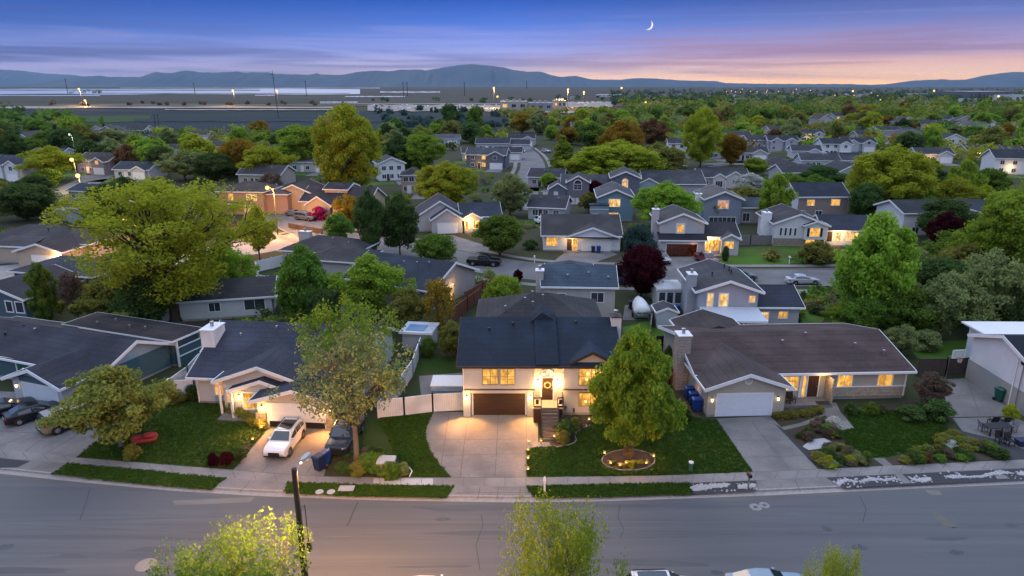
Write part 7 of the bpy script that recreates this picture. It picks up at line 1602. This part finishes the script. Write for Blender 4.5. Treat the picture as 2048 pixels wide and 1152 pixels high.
for i, (px, py) in enumerate([(1452, 186), (1462, 183), (1470, 186), (1484, 178), (1500, 185), (1513, 186), (1532, 186), (1556, 185), (1592, 178), (1620, 182), (1704, 187), (1706, 196), (1741, 189), (1753, 198), (1668, 196), (1866, 186), (1894, 184), (1992, 206), (1757, 210), (1534, 181), (1585, 187), (2046, 183), (1600, 198), (1480, 187), (1880, 190)]):
    big = px in (1866, 1704, 1992); g = G(px, py + 4, 1); street_lamp(g, 9 if not big else 12, 'distant street light among the town roofs on the plain' if not big else f'larger white light glaring among the far trees, {["first", "second", "third"][(1704, 1866, 1992).index(px)]} along the horizon', 0, (0, -1.5, .3), .25, bulb=(.6 if not big else 1.4) * max(1, g.y / 1200), glow=2.4, col=[(1, .55, .2), (1, .9, .7), (1, .7, .4)][i % 3])
    if not big:
        sl_ = [o for o in scene.objects if o.name.startswith('street_lamp') and o.parent is None][-1]; sl_['group'] = 'distant street lights of the town'
# tall masts and pylons on the plain
for px, py, pt, lean, lb in [(136, 188, 157, -1.2, 'dark mast by the lake shore, leaning slightly'), (390, 188, 165, 0, 'thin mast before the lake'), (557, 237, 141, -2.2, 'tall leaning power pole rising past the hills'), (613, 192, 161, 0, 'thin dark pole in front of the pale lake strip'), (807, 194, 163, 0, 'left pole of the close pair at the lake end'), (815, 192, 164, 0, 'right pole of the close pair at the lake end'), (929, 192, 164, 0, 'lone thin pole past the lake end'), (1053, 178, 162, 0, 'thin pole beneath the high hill'), (311, 251, 228, 0, 'short pole in the dark field, nearer the spruces'), (318, 251, 228, 0, 'short pole in the dark field, farther from the spruces')]:
    g = G(px, py); ht = HT(pt, g.y); r = max(.16, .00042 * g.y)
    r0 = empty('power_pole', g, 0, lb, 'power pole'); r0.rotation_euler[1] = R(lean); MB().tube([(0, 0, 0), (0, 0, ht)], [r * 1.2, r * .7], 6).build('pole', POLEW, r0); MB().box(-ht * .06, ht * .06, -r, r, ht * .92, ht * .92 + r * 1.2).box(-ht * .045, ht * .045, -r, r, ht * .85, ht * .85 + r).build('crossarm', POLEW, r0)
# long low buildings on the plain
def block(px0, px1, pyb, pyt, depth, wall, roof, label, lit=False, win=0):
    a, b = G(px0, pyb), G(px1, pyb); hh = HT(pyt, a.y); w = b.x - a.x
    h = House('commercial_building', a, 0, label, None, wallm(wall, 'stucco'), roof, cat='building'); h.vol(0, w, 0, depth, hh, ridge='flat', over=.3, found=False)
    n_ = max(3, int(w / 9))
    for k in range(n_): h.win('f', 0, w * (k + .25) / n_, hh * .35, w / n_ * .5, hh * .35, PANE2 if (lit and k % 3 == 0) else DARKP, 1)
    if win:
        for k in range(3): h._w(wallm((.3, .3, .32), 'stucco')).box(w * (.2 + .25 * k), w * (.3 + .25 * k), depth * .3, depth * .6, hh + .16, hh + 2.2)
    h.done()
block(1001, 1054, 221, 203, 40, (.40, .36, .31), (.34, .34, .35), 'large white commercial building with dark entrance on the plain', True, 1)
block(1058, 1105, 222, 206, 45, (.28, .28, .30), (.32, .32, .33), 'grey commercial block with rooftop units beside the white one', False, 1)
block(1108, 1132, 217, 201, 40, (.42, .36, .28), (.36, .36, .38), 'pale block building glowing under the yard light', True, 1)
block(1197, 1249, 194, 189.6, 60, (.56, .56, .58), (.62, .62, .64), 'long low white roofed hall on the plain', False)
block(1142, 1158, 199, 194, 30, (.4, .4, .42), (.3, .3, .32), 'dark low hall behind the pale block building')
block(1937, 2022, 199, 183, 120, (.12, .13, .17), (.50, .50, .52), 'long dark industrial building with white roof edge', False)
block(1820, 1868, 193, 188, 70, (.40, .38, .36), (.42, .40, .38), 'long pale warehouse near the glaring light', False)
block(1938, 1952, 207, 197, 30, (.5, .52, .54), (.4, .42, .44), 'small white hall in front of the long industrial building')
block(2028, 2075, 204, 190, 60, (.5, .52, .56), (.3, .34, .38), 'pale blue building at the edge with rows of windows')
# parked cars in the lit yard, far off
def mini(mat):
    return MB().loft([[(-.9, y, z0), (.9, y, z0), (.9, y, z1), (-.9, y, z1)] for y, z0, z1 in ((-2.3, .4, .8), (-1.2, .3, 1.0), (1.9, .3, 1.05), (2.3, .4, .9))]).loft([[(-.8, y, 1.0), (.8, y, 1.0), (.65, y, z), (-.65, y, z)] for y, z in ((-1.1, 1.02), (-.3, 1.6), (1.5, 1.6), (2.1, 1.04))]).mesh('parked_car', mat)
minis = {n_: mini(m) for n_, m in (('white', PW), ('silver', PS), ('dark', PB), ('red', PR))}
for i in range(64):
    x = rnd.uniform(745, 1000); y = rnd.choice([211, 213, 215.2, 217.6, 220]); c = rnd.choice(['white', 'white', 'silver', 'dark', 'red', 'silver'])
    o = bpy.data.objects.new('parked_car', minis[c]); COL.objects.link(o); o.location = G(x, y, 1.05); o.rotation_euler[2] = R(rnd.choice([0, 90, 8])); tag(o, f'tiny {c} car parked in the lit yard on the plain', 'car', f'{c} cars in the far lit yard')
for i in range(16):
    o = bpy.data.objects.new('parked_car', minis[rnd.choice(['white', 'silver'])]); COL.objects.link(o); o.location = G(rnd.uniform(1125, 1222), rnd.choice([206, 209, 212]), 1.05); o.rotation_euler[2] = R(rnd.choice([0, 90])); tag(o, 'tiny pale car parked by the amber yard light', 'car', 'pale cars by the far yard light')
# town houses on the plain: small gabled boxes with a roof each
def town(n_, poly, seed, where):
    rn = random.Random(seed); base = {}
    for i in range(n_):
        px, py = rn.uniform(poly[0], poly[1]), rn.uniform(poly[2], poly[3]); k = rn.randrange(6)
        wc, wn = [((.56, .57, .58), 'white'), ((.40, .39, .38), 'grey'), ((.44, .38, .31), 'tan')][k % 3]; lit = k > 3
        if k not in base:
            h = House('town_house', (0, 0, 0), 0, 'x', None, wallm(wc), [(.05, .05, .06), (.07, .066, .066)][k % 2]); h.vol(-7, 7, 0, 10, 4.4 if k % 2 else 3.2, ridge='xy'[k % 2], pitch=.5, over=.5)
            h.win('f', 0, -4.5, 1, 2.4, 1.6, PANE if lit else DARKP); h.win('f', 0, 1.8, 1, 2.4, 1.6, PANE2 if lit else DARKP); h.done(); base[k] = h.root; r = h.root
        else: r = copy_tree(base[k])
        r.location = G(px, py); r.rotation_euler = (0, 0, R(rn.uniform(-30, 30))); tag(r, f'tiny {wn} {"lit" if lit else "unlit"} house in the town {where}', 'house', f'{wn} {"lit" if lit else "unlit"} houses in the town {where}')
town(70, (1445, 1600, 188, 206), 5, 'on the plain below the sunset')
town(44, (1590, 1860, 190, 214), 6, 'among trees toward the glaring lights')
town(12, (1270, 1450, 192, 206), 7, 'past the pale halls')
town(10, (-40, 330, 268, 300), 8, 'at the edge of the dark field')
town(26, (1650, 2060, 212, 262), 9, 'deep in the leafy edge')
# woods that read as one mass far away
def woods(name, poly, n_, col, seed, label, w=(9, 20)):
    global rng
    rng = np.random.default_rng(seed); C = []; Rr = []; xs = [p[0] for p in poly]; ys = [p[1] for p in poly]
    while len(C) < n_:
        x = rng.uniform(min(xs), max(xs)); y = min(ys) + (max(ys) - min(ys)) * rng.uniform() 
        c = False; j = len(poly) - 1
        for i in range(len(poly)):
            (xi, yi), (xj, yj) = poly[i], poly[j]
            if (yi > y) != (yj > y) and x < (xj - xi) * (y - yi) / (yj - yi) + xi: c = not c
            j = i
        if not c: continue
        g = G(x, y); s = rng.uniform(*w); 
        for k in range(3): C.append((g.x + rng.uniform(-s, s) * .4, g.y + rng.uniform(-s, s) * .4, s * rng.uniform(.2, .5))); Rr.append(s * .32)
    me = leaves_mesh(name, np.array(C), np.array(Rr), 16, 2.4, .9); me.materials.append(LEAFM[col]); o = bpy.data.objects.new(name, me); COL.objects.link(o); return tag(o, label, 'woods', None, 'stuff')
PL1 = [(1220, 181), (1500, 175.5), (2300, 175), (2300, 206), (1700, 210), (1400, 210), (1230, 214)]
woods('far_woods', PL1, 1500, 'dark', 1, 'dark far woods under the sunset horizon'); woods('far_woods', PL1, 1300, 'bluegreen', 2, 'blue green far woods mixed along the horizon'); woods('far_woods', [(1240, 196), (2300, 190), (2300, 240), (1250, 236)], 900, 'olive', 3, 'olive far woods beyond the town'); woods('far_woods', [(1240, 200), (2300, 196), (2300, 246), (1250, 240)], 900, 'green', 4, 'green far woods beyond the suburb')
woods('far_woods', [(-300, 236), (120, 244), (200, 268), (-300, 300)], 240, 'green', 5, 'green wood at the edge of the dark field', (10, 22)); woods('far_woods', [(-300, 228), (60, 228), (120, 262), (-300, 290)], 160, 'dark', 6, 'dark wood at the edge of the dark field', (10, 22))
woods('far_scrub', [(140, 186), (240, 186), (240, 189), (140, 189)], 18, 'dark', 7, 'dark scrub on the lake shore', (14, 26)); woods('far_scrub', [(560, 201), (1000, 200), (1240, 190), (1240, 206), (900, 207)], 60, 'dark', 8, 'dark scrub scattered over the plain', (6, 14)); woods('far_scrub', [(100, 207), (700, 207), (700, 212), (100, 212)], 60, 'brown', 9, 'brown scrub along the lit highway', (5, 10))
woods('far_scrub', [(740, 222), (1010, 222), (1100, 262), (740, 262)], 120, 'bluegreen', 10, 'dusky scrub between car yard and houses', (5, 11)); woods('far_scrub', [(1000, 226), (1260, 226), (1260, 256), (1000, 262)], 160, 'olive', 11, 'olive scrub below the commercial buildings', (6, 13))
# leafy undergrowth filling the yards, and tree masses between the far houses
ROADS = [(q.x, q.y) for st in (street2, street3, street4, street5, street6) for q in st]
def thicket(name, poly, n_, col, seed, label, w, leaf, nl=16, roadgap=9.0, front=10):
    global rng
    rng = np.random.default_rng(seed); C = []; Rr = []; xs = [p[0] for p in poly]; ys = [p[1] for p in poly]; tries = 0; k = 0
    while k < n_ and tries < n_ * 25:
        tries += 1; x = rng.uniform(min(xs), max(xs)); y = rng.uniform(min(ys), max(ys)); c = False; j = len(poly) - 1
        for i in range(len(poly)):
            (xi, yi), (xj, yj) = poly[i], poly[j]
            if (yi > y) != (yj > y) and x < (xj - xi) * (y - yi) / (yj - yi) + xi: c = not c
            j = i
        if not c: continue
        g = G(x, y); s = rng.uniform(*w)
        if any((g.x - a) ** 2 + (g.y - b) ** 2 < roadgap ** 2 for a, b in ROADS): continue
        if any(abs(g.x - a) < 13 and -front < g.y - b < 15 for _, a, b in LANDMARKS): continue
        k += 1
        for q in range(3): C.append((g.x + rng.uniform(-s, s) * .45, g.y + rng.uniform(-s, s) * .45, s * rng.uniform(.15, .5))); Rr.append(s * .34)
    me = leaves_mesh(name, np.array(C), np.array(Rr), nl, leaf, .9); me.materials.append(LEAFM[col]); o = bpy.data.objects.new(name, me); COL.objects.link(o); return tag(o, label, 'shrubbery', None, 'stuff')
FARP = [(1180, 228), (1500, 214), (2100, 212), (2100, 345), (1800, 330), (1500, 330), (1290, 300), (1180, 270)]
for i, (c_, n_) in enumerate([('green', 70), ('olive', 70), ('dark', 30), ('lime', 60), ('grey', 45), ('yg', 60), ('rust', 22), ('gold', 18)]): thicket('far_tree_mass', FARP, n_, c_, 40 + i, f'{CW[c_]} tree mass among the far right houses', (6, 11), 1.0, 40, 9, 30)
FARL = [(-60, 262), (300, 268), (640, 268), (1060, 258), (1000, 300), (700, 345), (400, 350), (-60, 360)]
for i, (c_, n_) in enumerate([('green', 60), ('olive', 60), ('dark', 36), ('yg', 30), ('grey', 40)]): thicket('far_tree_mass', FARL, n_, c_, 60 + i, f'{CW[c_]} tree mass among the far left houses', (5, 9), .9, 40, 9, 24)
MIDP = [(-40, 370), (400, 360), (1000, 350), (1500, 350), (2100, 360), (2100, 640), (1700, 660), (1400, 640), (1000, 560), (860, 690), (640, 660), (350, 680), (100, 640), (-40, 560)]
for i, (c_, n_) in enumerate([('green', 150), ('olive', 150), ('dark', 190), ('brown', 90), ('lime', 70), ('grey', 90)]): thicket('undergrowth', MIDP, n_, c_, 80 + i, f'{CW[c_]} bushes growing through the back yards', (1.2, 3.0), .30, 40, 8, 7)
# hills: ridges with crest, spurs and feet
HILL = pmat('hill slopes', (.050, .064, .088), (.032, .044, .066), .0012, .95, detail=8, c3=(.062, .066, .076), s3=.0004, spec=.05)
def hills(prof, Y, seed, dep=5200):
    rn = np.random.default_rng(seed); xs = np.arange(prof[0][0], prof[-1][0] + 1, 7.0); ys = np.interp(xs, [p[0] for p in prof], [p[1] for p in prof])
    rows = 9; mb = MB(); V = []; ph = rn.uniform(0, 6, 8)
    for r in range(rows):
        t = r / (rows - 1); f = math.sin(math.pi * min(1, t * 1.0) * .5 * 2) if False else (t / .5 if t <= .5 else (1 - t) / .5)
        row = []
        for i, (x, y) in enumerate(zip(xs, ys)):
            yy = Y + (t - .5) * dep; h = max(0, HT(y + .25 * math.sin(x * .21 + ph[0]) + .2 * math.sin(x * .47 + ph[1]), Y)); X = AT(x, Y, h)
            sp_ = .5 + .5 * math.sin(x * .16 + ph[2] + 2.2 * math.sin(x * .05 + ph[3])); k = f ** (.8 + .9 * sp_) if 0 < f < 1 else f
            row.append((X, yy, h * k - 2 if f < 1 else h))
        V.append(row)
    for r in range(rows - 1):
        for i in range(len(xs) - 1): mb.poly([V[r][i], V[r][i + 1], V[r + 1][i + 1], V[r + 1][i]])
    o = struct('hills', mb, HILL); o.data.polygons.foreach_set('use_smooth', [True] * len(o.data.polygons)); return o
hills([(-700, 150), (-300, 139), (0, 139), (40, 141), (90, 147), (150, 150), (200, 158), (300, 172)], 33000, 3)
hills([(60, 173), (110, 162), (165, 153), (200, 151), (215, 153.5), (290, 154), (312, 143.5), (325, 146), (345, 146), (370, 140.5), (405, 145), (440, 145), (474, 143), (490, 145.5), (512, 144.5), (540, 145), (548, 148), (622, 149.5), (633, 146), (642, 149), (685, 150), (700, 146.5), (722, 143), (760, 141), (776, 143), (800, 139.5), (842, 139), (852, 141), (880, 136), (912, 131), (940, 128), (975, 131), (1010, 135), (1022, 139), (1050, 143), (1085, 143.5), (1100, 150), (1125, 154), (1150, 151), (1165, 155), (1186, 159), (1245, 159.5), (1265, 156.5), (1300, 156.5), (1370, 161), (1430, 162), (1452, 166), (1520, 167.5), (1700, 168), (1800, 172)], 26000, 4)
hills([(1700, 172), (1780, 168), (1828, 161), (1890, 158.5), (1905, 160), (1945, 158.5), (1962, 152), (2000, 146.5), (2022, 144), (2060, 144), (2200, 137), (2400, 150), (2700, 150)], 24000, 5)
# thin evening moon, far beyond the hills
MD = 40000
def moon():
    mb = MB(); N = 20; R0 = .0062 * MD; pts = []
    for k in range(N + 1):
        a = R(-118) + R(176) * k / N; pts.append((R0 * math.cos(a), R0 * math.sin(a)))
    for k in range(N, -1, -1):
        a = R(-118) + R(176) * k / N; f = math.sin(math.pi * k / N); pts.append(((R0 - R0 * .34 * f) * math.cos(a), (R0 - R0 * .34 * f) * math.sin(a)))
    mb.prism([(x, 0, z) for x, z in pts[:N + 1] + pts[N + 2:-1]], (0, 60, 0)); o = mb.build('moon', emat('moonlight', (1, .93, .86), 1.0)); d = Vector(ray(1297, 50)); o.location = Vector((0, 0, CAMH)) + d * (MD / d.y); return tag(o, 'thin bright crescent moon high over the hills', 'moon')
moon()
